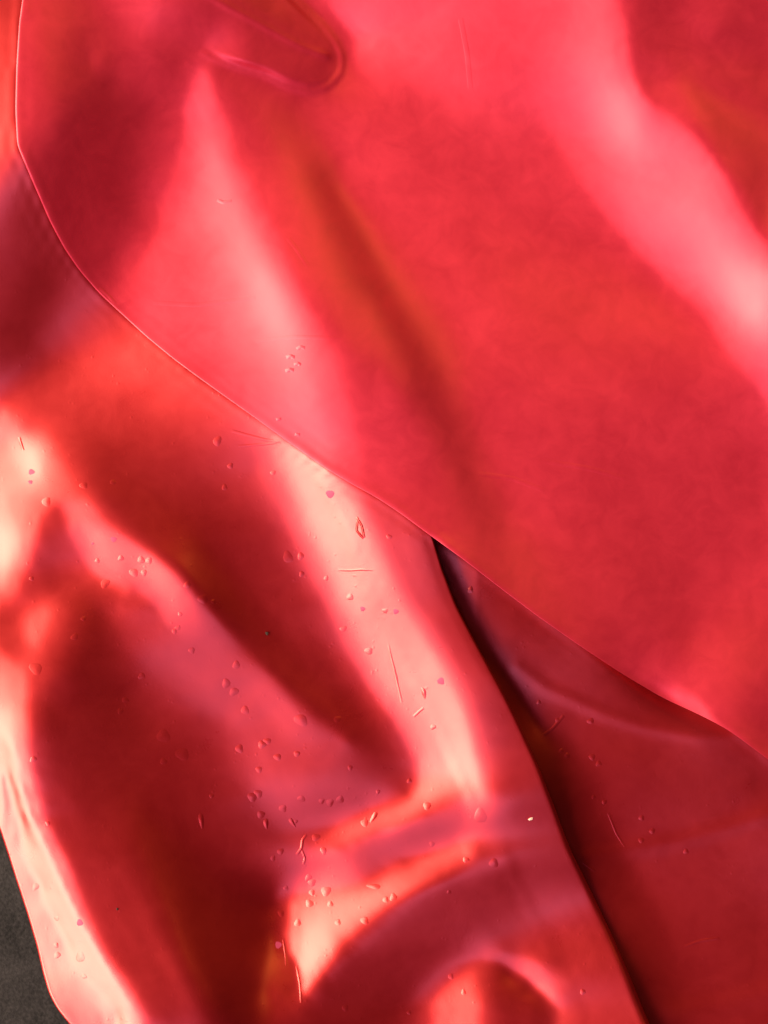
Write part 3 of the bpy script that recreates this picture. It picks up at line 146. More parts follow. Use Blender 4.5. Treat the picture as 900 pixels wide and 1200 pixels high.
[-176,185,2,5,3,-2,2,-1,1,0,0,-2,-1,-1,-1,-2,-1,-11,-5,13,2,2,-2,0,-3,-9,0,-8,1,-4,1,-1,-1,0,0,0,0,0,2,0,0,2,1,1,0,1,1,2,1,3,1,6,4,4,3,4,3,2,2,0,-9,3,-7,-1,-5,-5,-4,9,3,-42,17,1,-9,6,-3,-5,0,-5,-4,-2,-2,1,3,3,5,4,2,2,0,2,-1,1,-1,0,-1,0,-1,0,0,-1,-1,0,1,-1,-1,1,0,0,0,0,1,1,-1,1,0,0,1,0,-1,1,1,-2,4,5,-2,1,0,-2,7,11,-4,1],
[-176,179,9,8,-1,-1,1,1,0,0,-1,0,-4,1,-5,4,-14,-3,0,3,10,-1,2,-3,1,-5,-8,2,-9,-1,0,-3,0,0,-1,0,-1,1,1,0,2,0,1,2,0,1,1,1,2,2,1,5,7,2,4,4,2,4,-1,8,-13,2,-3,-4,-6,-4,3,-9,5,13,-41,3,11,-10,0,1,-6,-1,-4,-3,-2,-1,3,3,4,4,3,2,1,1,0,0,0,0,-1,0,-1,0,-1,-1,0,1,-2,1,-1,1,-1,1,0,0,0,1,1,0,0,0,1,0,0,-1,2,-1,3,5,-2,1,1,-4,9,10,-4,-1],
[-176,173,10,14,-1,0,0,2,-1,1,-2,-1,-2,-3,-1,-2,-13,1,-5,5,10,0,2,1,-3,1,-4,-8,-1,-6,-3,-1,-1,0,-1,-1,-1,0,0,1,2,1,1,1,1,1,1,1,2,0,3,3,8,3,5,2,3,4,0,4,2,-15,6,-7,-1,-7,-3,2,-1,-11,25,-31,-19,21,-7,-7,3,-6,-2,-2,-3,-2,2,2,5,4,2,4,-1,3,0,0,-1,1,-1,-1,0,-1,0,-1,1,-2,1,-1,0,0,0,0,1,-1,2,0,0,1,0,0,1,0,0,0,1,-1,4,3,0,-1,2,-3,7,12,-6,0],
[-174,165,6,18,11,-5,2,-1,2,-2,1,-3,-2,-4,0,-5,-13,-2,1,-1,13,-1,6,-1,3,-4,0,-1,-11,-2,-4,-6,0,0,0,-2,-3,0,-1,2,2,1,2,1,1,1,1,1,1,0,4,3,6,5,4,2,4,3,4,-1,5,-8,-2,-4,-3,-3,-6,-1,1,3,-15,12,-1,-32,6,10,-15,4,-5,-3,-2,-2,0,2,5,3,4,1,3,0,1,1,-1,0,0,-1,0,-1,-1,0,0,0,-1,-1,1,0,-1,1,0,0,1,1,0,1,0,1,-1,1,1,-1,2,-2,3,5,-2,1,1,-3,7,12,-6,-1],
[-168,153,1,20,25,-9,4,-3,1,-1,4,-6,-2,-5,-1,-8,-10,-3,0,3,4,10,-1,6,-1,0,-3,-1,2,-9,-7,-3,-5,-2,2,-4,-2,-3,-1,1,4,1,3,1,1,1,1,1,1,1,3,3,3,8,2,5,2,3,5,-1,7,-6,-7,2,-5,-4,-5,-1,-2,-1,2,-7,-14,41,-39,-19,18,-13,-1,0,-4,0,-2,1,4,4,4,1,2,2,0,1,0,0,-1,0,-1,0,-1,0,-1,0,0,-1,1,-1,0,0,1,0,0,2,0,0,1,1,0,0,1,0,0,0,2,5,-2,1,0,-2,8,10,-4,-3],
[-158,138,-5,22,39,-14,6,-5,3,-4,7,-8,-2,-7,0,-10,-9,-2,1,3,2,8,4,2,2,0,-1,-1,-2,3,-5,-11,-4,-4,-3,0,-6,-2,-4,1,4,4,1,3,1,2,0,1,1,2,2,3,2,6,6,2,4,4,2,4,0,4,-11,1,-4,-2,-5,-7,1,2,-6,3,-11,-5,55,-51,-33,21,-7,-4,1,-2,-2,2,3,3,3,2,2,1,2,0,0,0,0,-1,0,-1,0,0,-1,-1,1,-1,0,-1,1,0,0,1,0,1,1,0,1,1,0,1,0,0,0,0,3,3,-1,1,0,-3,9,10,-4,-3],
[-145,121,-7,24,43,-15,6,-4,2,-2,5,-8,-3,-5,-1,-16,-1,-3,1,4,-1,6,7,2,3,0,-1,0,-1,-2,2,2,-10,-11,-6,-5,-1,-6,-3,-1,4,4,5,1,3,0,1,2,1,1,2,3,2,4,7,3,3,4,3,4,0,6,-13,5,-6,-1,-6,-5,-2,0,0,-4,-5,-5,22,5,-13,-39,2,7,-9,3,-1,0,2,3,3,2,1,3,0,1,0,1,-1,0,-1,0,0,-1,0,-1,0,0,-1,0,0,1,-1,2,0,1,0,1,2,0,0,1,0,0,1,-1,2,5,-2,0,1,-3,7,13,-5,-3],
[-131,107,-11,27,45,-20,9,-5,3,-2,3,-7,-3,-3,-6,-13,-1,-2,4,-1,6,-3,13,0,3,0,0,-1,-1,1,0,1,5,-13,-10,-9,-8,-3,-7,1,1,6,4,4,2,2,1,0,3,0,2,3,2,3,6,5,3,3,3,5,0,5,-4,-6,1,-4,-2,-7,-5,1,0,-4,0,-15,23,4,-6,-3,-25,-19,14,-7,1,1,1,2,3,1,3,1,1,1,0,1,0,-1,0,0,-1,0,-1,0,0,-1,0,0,-1,1,0,1,1,1,0,1,2,0,0,1,0,1,0,-1,3,3,-1,0,1,-3,6,12,-3,-3],
[-114,89,-10,28,39,-16,8,-5,2,-1,0,-3,-5,0,-11,-9,-1,0,3,1,2,3,0,13,-5,4,0,0,-4,2,2,3,-5,6,-9,-11,-14,-13,-2,-3,2,5,4,5,4,2,1,1,2,1,1,2,3,3,4,6,3,4,3,4,2,3,-1,-5,0,-3,-3,-6,-4,-3,1,-4,0,-10,5,18,-3,-10,3,-21,-24,13,-3,-1,3,1,1,3,1,2,1,1,0,1,0,0,-1,1,-1,-1,0,0,-1,0,-1,1,-1,0,1,0,2,0,2,0,1,1,1,0,1,-1,1,0,2,3,-1,0,0,-2,5,11,0,-6],
[-95,69,-9,29,34,-14,7,-4,2,-2,1,-4,-3,-3,-13,0,-3,0,1,3,1,2,2,3,10,-6,3,-1,0,-2,4,-1,5,-5,4,-9,-11,-21,-10,0,0,2,5,5,6,3,1,2,1,1,2,1,2,4,1,9,3,3,4,2,5,0,7,-12,4,-5,-1,-5,-6,-4,0,-1,-3,-3,-8,21,0,0,-11,-3,-7,-24,1,7,-5,4,1,1,3,0,2,1,0,1,0,1,-1,0,-1,0,0,0,-2,1,-1,0,0,-1,2,0,1,1,1,2,0,2,0,0,1,0,0,0,1,4,-1,0,0,-2,5,9,0,-4],
[-75,49,-10,28,34,-13,5,-3,1,-1,2,-5,0,-12,-4,-1,-2,0,2,1,2,0,3,0,1,10,-2,1,-5,4,-3,5,-1,5,-5,3,-12,-11,-21,-10,3,0,4,6,5,4,4,1,2,1,1,1,0,5,3,5,6,2,5,2,4,2,3,-2,-5,1,-3,-4,-6,-4,-3,2,-6,2,-14,17,8,-5,0,-11,-4,-1,-21,-4,7,-3,2,3,-1,3,1,1,0,1,0,1,-1,1,-1,0,-1,0,0,-1,0,-1,1,-1,1,0,2,1,2,0,2,1,0,1,0,0,0,0,2,2,0,0,-1,0,3,8,1,-4],
[-56,34,-16,27,36,-16,8,-5,2,0,0,-4,0,-12,-1,-2,1,-1,2,1,0,1,0,2,0,-1,8,-1,3,-9,8,-2,6,-2,4,-5,5,-19,-11,-20,-4,0,3,5,6,4,4,4,1,1,1,1,2,2,5,0,8,4,4,3,4,3,0,4,-9,4,-5,-2,-5,-6,-3,0,-2,-2,-5,-2,18,-2,-3,-5,-4,-10,5,-13,-16,10,0,-1,3,0,2,1,0,1,1,-1,1,0,0,-1,0,0,-1,0,-1,1,-1,0,0,1,2,1,2,1,1,1,1,0,0,0,1,-1,1,4,-2,0,1,-2,4,6,2,-5],
[-35,13,-11,16,38,-13,6,-4,2,-2,1,0,-6,-7,0,0,2,-1,1,-1,1,-3,1,-1,2,3,-3,5,0,-5,4,7,-3,5,-1,3,-5,-1,-13,-14,-21,1,1,3,6,6,3,5,2,2,0,2,2,1,3,3,2,9,3,5,1,5,1,3,-7,2,-2,-3,-3,-5,-6,-2,0,-2,-3,-7,17,0,-1,-4,-5,-4,-6,0,-1,-20,2,7,-4,3,1,0,1,1,1,0,0,1,-1,0,-1,1,-2,1,-1,0,0,0,0,1,2,1,2,1,1,2,0,1,0,-1,1,-2,3,2,-2,2,-1,-1,3,6,1,-5],
[-17,-2,-6,6,32,-5,1,-2,2,1,-3,-2,-5,2,-1,1,1,1,0,-2,-3,-3,-3,1,1,1,4,1,-1,1,0,0,6,0,4,1,-3,1,-6,-16,-12,-16,1,2,4,7,4,4,5,1,1,2,1,2,1,3,0,9,6,4,3,2,3,1,2,-7,2,-2,-3,-4,-6,-5,1,-3,1,-10,8,9,-2,-2,-5,-5,-2,-5,-1,3,-18,-4,7,-2,2,1,0,1,1,0,1,-1,1,-1,0,0,-1,0,0,0,0,0,0,1,2,1,2,2,1,1,1,0,0,0,-1,0,1,2,0,0,-1,1,1,5,1,-4],
[-4,-7,-9,6,22,-7,5,0,-2,4,-9,2,0,2,2,2,4,-4,-1,-4,-4,-5,-4,-2,3,5,1,5,0,-1,0,-2,-2,13,-1,3,-1,-3,-3,-8,-6,-21,-6,-2,5,4,6,4,3,5,1,1,2,1,1,2,1,5,10,3,3,2,4,1,2,-6,4,-4,0,-6,-2,-7,-3,1,-4,-1,-8,18,-2,-1,-4,-4,-6,-1,-1,-6,8,-12,-15,10,0,-2,3,1,-1,1,1,0,-1,1,-1,1,-1,0,0,-1,1,0,0,2,1,1,3,1,2,0,2,-1,1,-1,-1,0,1,1,0,0,1,-1,1,4,2,-5],
[5,-10,-6,2,12,-2,1,-1,0,0,-2,1,2,2,6,1,1,-2,-7,-1,-5,-5,-6,-5,3,6,6,4,-1,0,-2,3,-3,5,6,-1,2,-4,0,-6,-5,-8,-19,-3,-1,5,6,3,5,3,3,2,1,1,1,1,3,3,8,5,4,2,3,0,4,-1,-4,4,-5,0,-6,-3,-6,-1,-4,2,-9,7,10,-5,-1,-6,-2,-4,-3,1,-4,2,-2,-17,2,5,-2,0,3,-1,0,1,0,0,0,0,-1,1,0,0,-1,1,1,1,1,2,2,2,1,2,0,0,0,-1,0,-2,1,2,-1,1,-1,1,1,2,3,-7],
[11,-11,-3,1,0,1,0,1,-1,1,-3,3,2,7,3,-1,1,-5,-3,-4,-5,-5,-6,-5,2,6,6,3,1,0,1,-1,2,-1,9,-2,0,-1,-1,-2,-6,-1,-13,-13,-3,2,4,5,3,4,3,3,1,1,1,2,2,3,4,9,2,5,0,4,-1,5,-4,0,0,-2,-4,-3,-5,-4,-3,-2,0,-8,16,-3,0,-4,-5,-2,-3,-2,0,-3,1,1,-14,-4,4,1,-1,1,1,-1,1,0,1,-1,0,1,0,0,0,0,1,1,1,2,3,2,2,1,0,-1,0,0,-2,-1,1,0,1,0,0,0,1,2,1,-5],
[12,-6,-2,-3,-4,2,-1,1,0,0,0,1,4,3,7,-4,2,-7,-3,-3,-5,-6,-7,-2,0,5,4,5,2,1,1,1,0,1,0,3,2,-2,1,-3,-3,-4,-1,-14,-8,-1,2,3,3,4,3,3,2,1,1,2,2,3,1,11,2,5,2,2,1,3,1,-5,3,-2,-1,-5,-3,-6,-3,-4,3,-8,3,10,-4,-2,-4,-3,-3,-1,-4,1,0,-5,6,-9,-9,0,4,-2,2,-1,1,0,1,0,0,1,0,0,1,0,0,1,1,3,3,2,2,1,0,-1,-1,-1,-1,-1,0,0,1,0,0,1,0,1,2,-6],
[11,-3,2,-5,-8,3,-2,2,0,0,0,1,0,9,2,0,-3,-6,-2,-4,-4,-7,-7,-3,3,2,5,4,3,2,2,-1,1,2,-2,1,3,-1,1,-2,-2,-2,-3,-2,-11,-6,0,1,2,3,2,4,3,1,1,2,2,2,2,7,7,3,3,2,2,-1,7,-6,1,0,-1,-2,-5,-4,-6,-1,-3,0,-8,12,-1,-2,-2,-4,-2,-3,-1,-3,0,1,-5,2,-1,-11,-3,4,-1,0,1,-1,2,0,1,1,0,1,1,0,0,0,2,3,3,2,3,0,-1,0,-2,-1,-2,0,-2,1,1,0,1,0,0,1,2,-7],
[6,4,4,-3,-15,6,-2,3,-2,1,0,-1,2,2,7,-1,-6,-2,-3,-4,-6,-5,-8,-2,1,4,4,3,5,2,1,1,0,0,1,0,0,2,-2,0,0,0,-2,-3,-2,-10,-3,-1,-1,3,1,3,4,2,2,0,2,2,4,3,10,2,4,2,1,2,2,2,-5,3,-1,-1,-4,-4,-5,-4,-3,1,-7,2,6,-2,-2,-2,-3,-3,-2,-1,-1,-2,1,-3,-3,4,-8,-10,6,-1,0,1,0,2,1,0,2,1,0,1,1,0,1,3,3,2,3,0,-1,-2,-1,-1,-2,-1,-2,1,1,0,1,0,1,-1,2,-7],
[-1,12,3,2,-17,4,1,0,1,3,-6,-1,2,3,1,2,-4,-4,-3,-3,-7,-6,-6,-2,1,2,4,5,4,3,0,1,1,1,-2,3,0,-1,-1,2,1,0,-2,-2,-1,-3,-9,-2,-2,1,0,2,3,4,2,0,1,1,6,2,8,5,3,3,2,2,-1,6,-6,2,1,0,-4,-3,-4,-6,-3,-2,0,-9,9,0,-1,-3,-2,-2,-3,-1,-2,0,-3,0,0,-5,2,-5,-8,2,0,-1,3,1,1,2,1,1,2,0,1,1,2,1,4,1,2,0,-1,-1,-2,-1,-3,-1,-2,1,0,1,1,1,0,-1,2,-7],
[-7,17,2,-2,-4,3,-3,3,-1,1,1,-8,1,2,3,-3,-2,-3,-3,-5,-7,-6,-5,-1,1,2,3,5,4,2,2,0,1,1,1,0,1,0,1,0,0,1,-1,0,-2,-2,0,-12,-2,-2,2,-1,3,4,3,0,1,-1,6,5,3,9,1,6,1,1,2,1,3,-6,5,-2,1,-4,-5,-4,-6,-2,0,-5,-3,7,-2,-1,-2,-2,-3,-1,-1,-3,0,-2,-1,0,-4,-2,-3,-5,-1,1,-1,5,2,0,2,3,0,2,1,1,2,2,2,1,2,-1,0,-2,-2,-2,-3,-1,-1,-1,1,1,1,0,1,0,1,-8],
[-16,28,-2,-1,0,0,1,0,1,-1,1,2,-8,3,-4,0,-2,-4,-4,-5,-6,-7,-4,1,0,2,3,4,2,4,1,2,1,1,0,2,1,0,1,0,1,0,0,0,-2,1,-2,-1,-13,-3,0,0,2,2,3,3,-1,1,4,5,2,6,9,0,5,0,3,-2,6,-5,3,0,1,-2,-5,-4,-6,-4,-2,1,-9,5,0,0,-2,-1,-2,-2,-2,-1,-2,0,-2,-3,0,-2,-6,-1,-6,0,4,1,1,6,0,1,3,2,0,3,2,1,1,2,0,-1,0,-2,-2,-2,-4,0,-3,-1,2,1,1,1,0,-1,2,-7],
[-24,38,-5,-1,4,-1,0,1,0,0,1,-3,3,-4,-4,-2,-3,-3,-4,-7,-7,-5,-2,-1,1,3,2,2,4,2,2,2,2,0,2,1,2,1,0,1,0,0,0,0,0,-1,1,-2,-1,-13,-5,2,-1,2,2,4,0,2,3,3,5,1,9,4,4,3,0,1,0,7,-9,6,0,0,-4,-4,-6,-5,-3,-1,-2,-6,5,-2,1,-1,-2,-2,-1,-3,0,-2,-2,0,-3,-2,-3,-4,-4,-4,-2,9,5,-3,6,2,3,0,4,2,0,3,0,1,-1,1,-2,-2,-3,-2,-3,-1,-4,0,2,1,0,2,0,1,0,-7],
[-34,51,-7,-1,4,-1,1,0,0,0,1,-1,-2,2,-9,-3,-2,-2,-7,-7,-5,-4,-3,0,1,1,3,2,2,3,3,1,3,1,1,1,3,0,2,-1,2,-1,0,0,-1,2,-1,0,1,-4,-11,-8,3,0,1,3,2,2,2,4,3,3,2,13,0,5,1,1,-1,4,0,-2,4,-1,-2,-4,-4,-6,-5,-1,-1,-6,-2,3,1,-1,-1,-2,-1,-2,-1,-2,-2,-1,-1,-3,-3,-3,-4,-3,-6,-2,10,10,0,0,7,3,1,2,2,0,1,1,-2,-1,-1,-1,-4,-3,-3,-1,-4,0,1,2,0,2,0,2,-1,-6],
[-45,65,-7,-4,6,-2,1,-1,2,-1,1,-2,-1,1,-7,-7,-1,-6,-5,-4,-6,-3,-2,-1,0,2,1,3,2,2,4,2,1,2,2,1,1,2,0,3,-1,0,-1,0,1,-1,3,1,-2,1,-3,-15,-4,1,1,0,3,2,3,2,3,5,1,9,7,1,3,1,1,0,5,-5,4,0,0,-3,-5,-5,-6,-2,-4,2,-10,3,2,0,0,-1,-2,-2,-1,-2,-1,-2,-2,-2,-2,-3,-4,-4,-2,-4,-1,-2,20,8,-1,3,7,0,-2,5,-2,-2,1,-3,0,-3,-3,-3,-5,-1,-2,-2,3,0,2,0,2,1,1,-8],
[-58,81,-5,-5,1,0,0,0,1,0,0,-1,-1,0,-7,-8,-3,-5,-6,-3,-3,-4,-1,-2,0,1,1,3,2,3,2,3,2,1,2,1,2,1,1,0,2,0,-2,0,0,4,0,2,2,-2,-4,-1,-14,-4,0,1,1,2,2,2,4,4,5,0,15,-2,6,0,2,-1,4,-1,-1,4,-1,-1,-5,-4,-6,-4,-4,-1,-5,-1,2,1,1,-1,-2,-1,-2,-2,-1,-2,-1,-3,-2,-2,-4,-3,-4,-3,-1,0,-4,12,18,11,-7,10,3,-10,2,1,-5,1,-4,-1,-4,-3,-4,-2,-3,0,2,0,1,1,2,3,0,-8],
[-74,99,0,-6,-7,3,-1,1,0,1,-1,0,-2,1,-8,-10,-2,-8,-3,-3,-3,-2,-2,-1,0,-1,2,1,3,4,2,2,2,1,2,1,2,1,0,2,0,0,1,-1,3,0,2,2,-2,3,-1,-5,-2,-10,-7,1,0,1,3,1,3,4,5,4,3,11,0,4,0,2,-1,6,-4,2,2,0,-4,-5,-5,-7,-4,-1,-3,-4,3,1,1,0,-1,-2,-2,-1,-2,-1,-3,-1,-3,-2,-3,-3,-3,-3,-3,-2,4,-2,1,24,15,9,-7,3,-10,-3,1,-3,-2,-4,-3,-3,-4,-3,-1,0,0,2,0,0,4,3,0,-7],
[-90,114,5,-3,-16,7,-2,2,-1,1,-1,1,-3,0,-9,-9,-6,-6,-3,-2,-1,-3,-1,-2,0,0,0,2,2,4,2,2,2,1,2,1,1,2,0,1,1,2,-2,5,-2,2,2,-2,4,-3,3,0,-6,-3,-7,-8,0,2,-1,3,1,5,3,7,0,8,8,-1,4,1,0,3,2,-3,4,0,-1,-6,-5,-7,-4,-5,0,-4,1,3,0,1,-2,0,-2,-2,-2,-1,-2,-2,-3,-1,-3,-3,-4,-2,-2,-1,-3,4,4,2,14,23,2,-4,6,-12,-7,-1,-3,-2,-6,-3,-3,-2,-2,1,0,0,1,1,2,6,0,-8],
[-109,134,3,-2,-12,6,-2,1,0,1,-1,-1,-3,-1,-9,-10,-6,-10,1,-1,-2,-2,-1,-1,-1,0,1,0,3,2,3,2,2,1,2,1,2,-1,3,-1,2,1,3,1,2,0,-1,0,0,4,-2,2,1,-6,-4,-7,-5,-3,2,0,2,1,7,2,7,0,12,0,5,0,3,-1,6,-4,3,2,-1,-4,-6,-7,-7,-1,-4,-2,-2,6,-1,2,-1,-1,-2,-2,-1,-2,-2,-2,-2,-2,-3,-2,-3,-3,-2,-2,1,-2,3,8,7,9,14,4,-3,8,-17,-4,-4,-5,-1,-7,-1,-4,-1,2,0,-1,2,-1,4,6,0,-7],
[-130,156,0,1,-9,4,-1,1,0,0,-1,0,-6,0,-9,-13,-5,-9,-2,2,-3,-1,-1,-1,0,0,0,0,2,2,3,2,2,2,1,1,0,3,-1,1,2,2,2,4,2,-4,0,-1,3,0,5,-2,1,-2,-5,-3,-6,-4,-3,0,0,2,4,5,3,5,0,13,0,5,0,2,1,4,-5,7,-1,-2,-8,-5,-8,-4,-2,-2,-3,4,3,0,0,-1,-2,-1,-2,-2,-1,-3,-2,-2,-2,-2,-4,-1,-3,-2,-1,1,2,3,6,12,8,6,6,-2,5,-27,6,-5,-7,-4,-3,-3,0,2,-1,0,0,0,4,8,-1,-6],
[-151,178,-3,2,-3,-1,2,2,-2,4,-5,-3,-4,-2,-7,-15,-4,-10,0,-1,-1,-1,-1,0,-1,0,1,0,0,3,2,2,2,2,1,1,1,1,1,-1,3,3,2,3,0,-1,1,0,0,2,1,2,-2,2,-5,-2,-4,-2,-5,-3,-2,1,2,5,3,5,2,3,13,-1,4,1,1,4,-1,1,3,-2,-6,-7,-7,-4,-4,-2,0,-3,7,1,1,-2,-2,-1,-1,-3,-2,-1,-3,-1,-3,-2,-2,-3,-2,-1,-2,0,1,4,4,7,10,6,5,5,2,-9,-15,-4,0,-10,-2,-3,0,3,-2,0,0,0,4,9,-1,-5],
[-171,197,-1,-1,2,-1,0,2,1,0,1,-9,-4,-3,-5,-16,-5,-7,-3,-1,0,-1,-1,1,-1,0,0,0,1,1,2,3,2,1,0,3,-1,3,-1,2,1,3,2,2,1,1,0,0,1,1,-1,3,0,-1,-2,-1,-4,0,-2,-3,-9,1,1,2,5,2,5,2,10,5,2,3,0,4,1,-1,4,-1,-5,-7,-6,-8,-1,-3,0,-4,5,4,0,-1,-1,-2,-2,-1,-3,-1,-3,-1,-2,-3,-1,-3,-2,-2,-1,0,0,2,4,7,6,7,6,4,2,-1,-4,-12,-16,3,-7,-4,2,1,-1,0,1,-2,5,10,-1,-5],
[-192,218,-1,0,2,-1,1,1,1,0,5,-12,-7,-1,-7,-15,-4,-9,0,-4,1,0,-2,1,0,-1,1,0,1,0,2,2,2,1,1,1,1,0,2,1,3,1,2,3,0,1,2,-2,4,-4,3,0,0,1,-2,-1,-2,0,0,0,-7,-10,1,3,2,4,4,4,3,11,4,2,2,-1,8,-6,6,0,-4,-7,-8,-5,-4,-1,-3,1,-3,9,-1,0,-1,-2,-2,-2,-1,-2,-3,-1,-2,-2,-2,-2,-2,-2,-1,-1,0,2,3,4,7,5,6,5,3,0,-5,1,-13,-16,-3,-1,-3,3,-1,0,0,-1,5,10,0,-5],
[-212,238,0,-1,3,-1,1,0,2,-1,5,-4,-16,0,-8,-14,-4,-6,-4,-1,-2,2,-2,0,0,0,1,-1,1,1,1,1,3,0,1,1,1,1,1,1,3,2,1,3,0,3,-1,3,-1,-1,0,1,0,0,-1,1,-2,0,0,2,-3,-14,0,0,1,3,5,4,1,12,6,1,4,-1,6,-1,0,4,-3,-7,-8,-5,-6,0,-3,2,-5,6,3,-1,-1,-1,-3,0,-3,-1,-2,-2,-2,-1,-3,-1,-2,-2,-2,0,-1,2,1,5,4,5,6,4,4,1,0,-6,-2,-5,-22,-5,5,-2,-1,0,0,0,4,12,-1,-4],
[-236,264,-1,-1,2,2,-1,0,1,0,0,9,-28,5,-10,-14,-4,-5,-3,-3,0,-1,0,0,-1,1,0,0,0,2,0,2,0,2,0,1,1,1,1,2,2,2,2,1,2,1,2,2,0,-3,2,-1,0,0,1,-1,0,0,-1,0,-5,-2,-5,0,-2,3,2,4,5,3,14,1,3,1,0,9,-7,6,-2,-7,-7,-6,-4,-3,-1,0,-3,1,5,0,-1,-1,-1,-2,-2,-1,-2,-1,-3,-1,-2,-2,-1,-3,0,-2,0,0,2,2,4,5,5,5,3,2,-1,0,-4,-7,-2,-17,-11,9,-4,-2,1,0,5,11,2,-6],
[-255,281,2,0,1,0,1,1,-1,0,0,4,-14,-8,1,-22,-2,-6,-3,-1,-1,-2,1,-1,0,1,-1,0,1,0,1,2,1,-1,3,-2,3,0,2,2,1,2,1,3,0,4,0,2,1,-3,2,-1,0,1,-1,0,0,-1,0,-2,-2,-3,-2,-1,-1,-1,4,1,6,1,12,6,2,3,-2,8,-1,-2,4,-7,-7,-6,-4,-4,-1,-2,1,-4,5,1,0,-1,-1,-1,-2,-1,-2,-1,-2,-2,-1,-3,-1,-1,-3,0,-1,0,2,1,3,4,5,4,3,3,1,-2,-2,-3,-8,-2,-9,-11,-4,3,-3,-1,9,14,-2,-3],
[-287,316,-4,10,-2,-1,-2,3,-2,-2,0,6,-12,-10,-2,-19,-1,-7,-2,-2,-1,0,-3,2,-2,1,-1,1,-1,1,2,0,2,0,0,1,0,2,2,1,1,2,2,0,4,0,4,0,1,0,0,0,-1,0,0,0,-1,0,-1,-1,-3,-1,-2,-1,-1,1,0,2,4,3,5,15,1,1,0,2,8,-7,4,-4,-6,-8,-4,-3,-3,-1,-1,-1,-1,5,-2,1,-1,-1,-1,-1,-1,-2,-2,-1,-2,-2,-2,-1,-1,-2,-1,1,-1,3,1,4,4,3,5,1,2,0,-2,-3,-3,-7,-3,-4,-13,-9,5,-6,9,20,-4,-2],
[-279,291,15,-1,5,-7,15,-6,1,-2,-14,22,-15,-13,3,-20,-5,-4,-3,-2,0,-2,-1,0,-1,0,0,-1,1,0,1,1,2,0,-2,3,0,2,0,2,2,1,1,2,2,3,1,2,2,0,-2,1,-1,1,-1,-2,1,0,-2,-1,-1,-3,0,-1,0,-1,0,2,2,4,8,12,1,3,0,1,5,-4,2,0,-7,-6,-5,-5,-2,-2,-1,0,-4,4,0,1,0,-1,0,-1,-1,-2,-2,0,-3,-1,-2,-2,-1,-1,-1,-1,1,1,1,3,3,4,3,3,1,1,-1,-2,-4,-3,-6,-5,-1,-13,-7,-4,9,16,1,-3],
[-270,277,10,9,0,-1,0,19,-16,21,-58,67,-43,3,-4,-11,-16,2,-5,-1,-2,0,-2,-1,1,-3,2,-2,1,0,0,3,-1,2,-1,0,3,-1,3,-1,3,0,3,1,2,2,3,3,-1,3,-4,3,-2,1,-2,0,-1,0,-2,-1,0,-2,0,-1,-1,1,0,0,3,3,5,16,1,2,0,1,1,4,-5,4,-7,-4,-9,-2,-4,-2,-1,-1,-2,-1,1,2,2,0,-1,0,-1,-1,-2,-2,-1,-2,-1,-2,-1,-2,-1,0,-1,1,2,1,4,2,3,3,2,1,0,-2,-3,-3,-4,-4,-8,-3,-4,-13,3,17,2,-2],
[-264,268,6,10,3,5,-9,20,-2,3,-36,31,3,-31,11,-15,-10,-5,-1,-1,-4,-1,-1,-1,0,0,-2,0,-1,2,-1,0,3,-1,2,-2,3,0,2,0,1,2,1,2,2,2,2,5,-1,0,1,-1,2,-3,1,-2,-1,0,-1,-1,0,-1,-1,0,0,1,0,1,-1,6,4,16,1,2,-1,1,-2,6,-6,5,-4,-6,-7,-5,-2,-4,0,-3,0,-3,0,3,3,1,0,0,-1,-1,-2,-1,-1,-2,-2,-2,-1,-1,-1,-1,-1,1,1,2,1,3,3,3,1,2,0,-1,-2,-2,-5,-4,-4,-6,-6,-3,-4,7,6,-3],
[-257,257,6,9,5,5,-2,3,18,-5,-34,17,31,-47,9,-9,-11,-4,-2,-2,-3,-2,-2,1,-2,1,-2,0,-1,-1,0,2,0,1,0,1,0,3,-1,2,0,2,2,1,1,2,3,1,2,2,0,1,-1,1,-3,0,-2,1,-2,1,-1,-1,1,-1,2,-1,3,-1,3,-4,17,9,0,1,-2,1,-2,2,0,0,1,-6,-8,-5,-4,-2,-3,0,-3,2,-6,5,3,3,1,0,0,-2,-1,-2,-1,-2,-1,-2,-1,-2,-1,0,-2,1,1,0,3,1,3,2,2,2,1,-2,0,-3,-3,-3,-6,-4,-4,-7,0,0,5,-3],
[-251,248,6,6,9,3,7,-10,24,-5,-26,4,33,-27,-13,6,-18,-4,-3,1,-4,-4,0,-1,-1,1,-2,0,-2,-1,-1,1,1,1,0,2,0,1,1,1,1,2,1,1,1,0,2,2,3,1,3,-1,2,-2,-1,0,-2,0,-1,1,-1,0,1,-1,4,0,2,2,1,-1,18,0,2,-2,0,-3,0,-2,7,-6,4,-5,-6,-7,-3,-4,-2,-1,-1,0,-2,0,6,3,1,1,0,-1,-2,-1,-2,-1,-2,-1,-2,-1,-1,-2,1,-2,2,0,1,2,2,2,3,0,2,0,-2,-1,-3,-3,-3,-6,-4,-4,-3,-1,2,-3],
[-247,243,4,6,8,4,7,-2,6,14,-31,-2,36,-21,-13,2,-11,-13,1,-2,0,-5,-1,-1,0,-1,0,-1,-3,-2,-1,1,1,1,1,0,2,-1,3,0,2,0,2,0,2,-1,0,4,2,2,2,3,-1,-1,0,-2,1,-1,1,-3,3,-1,-2,5,2,2,5,1,3,9,-1,0,0,-1,-5,-1,-1,0,6,-2,2,-1,-6,-7,-6,-3,-2,-1,0,-1,0,-1,6,3,2,1,0,-1,-1,-2,-1,-2,-1,-2,-1,-1,-2,-1,0,-1,0,1,0,2,2,1,3,0,2,1,-2,0,-3,-2,-4,-4,-4,-5,-2,-2,0,-5],
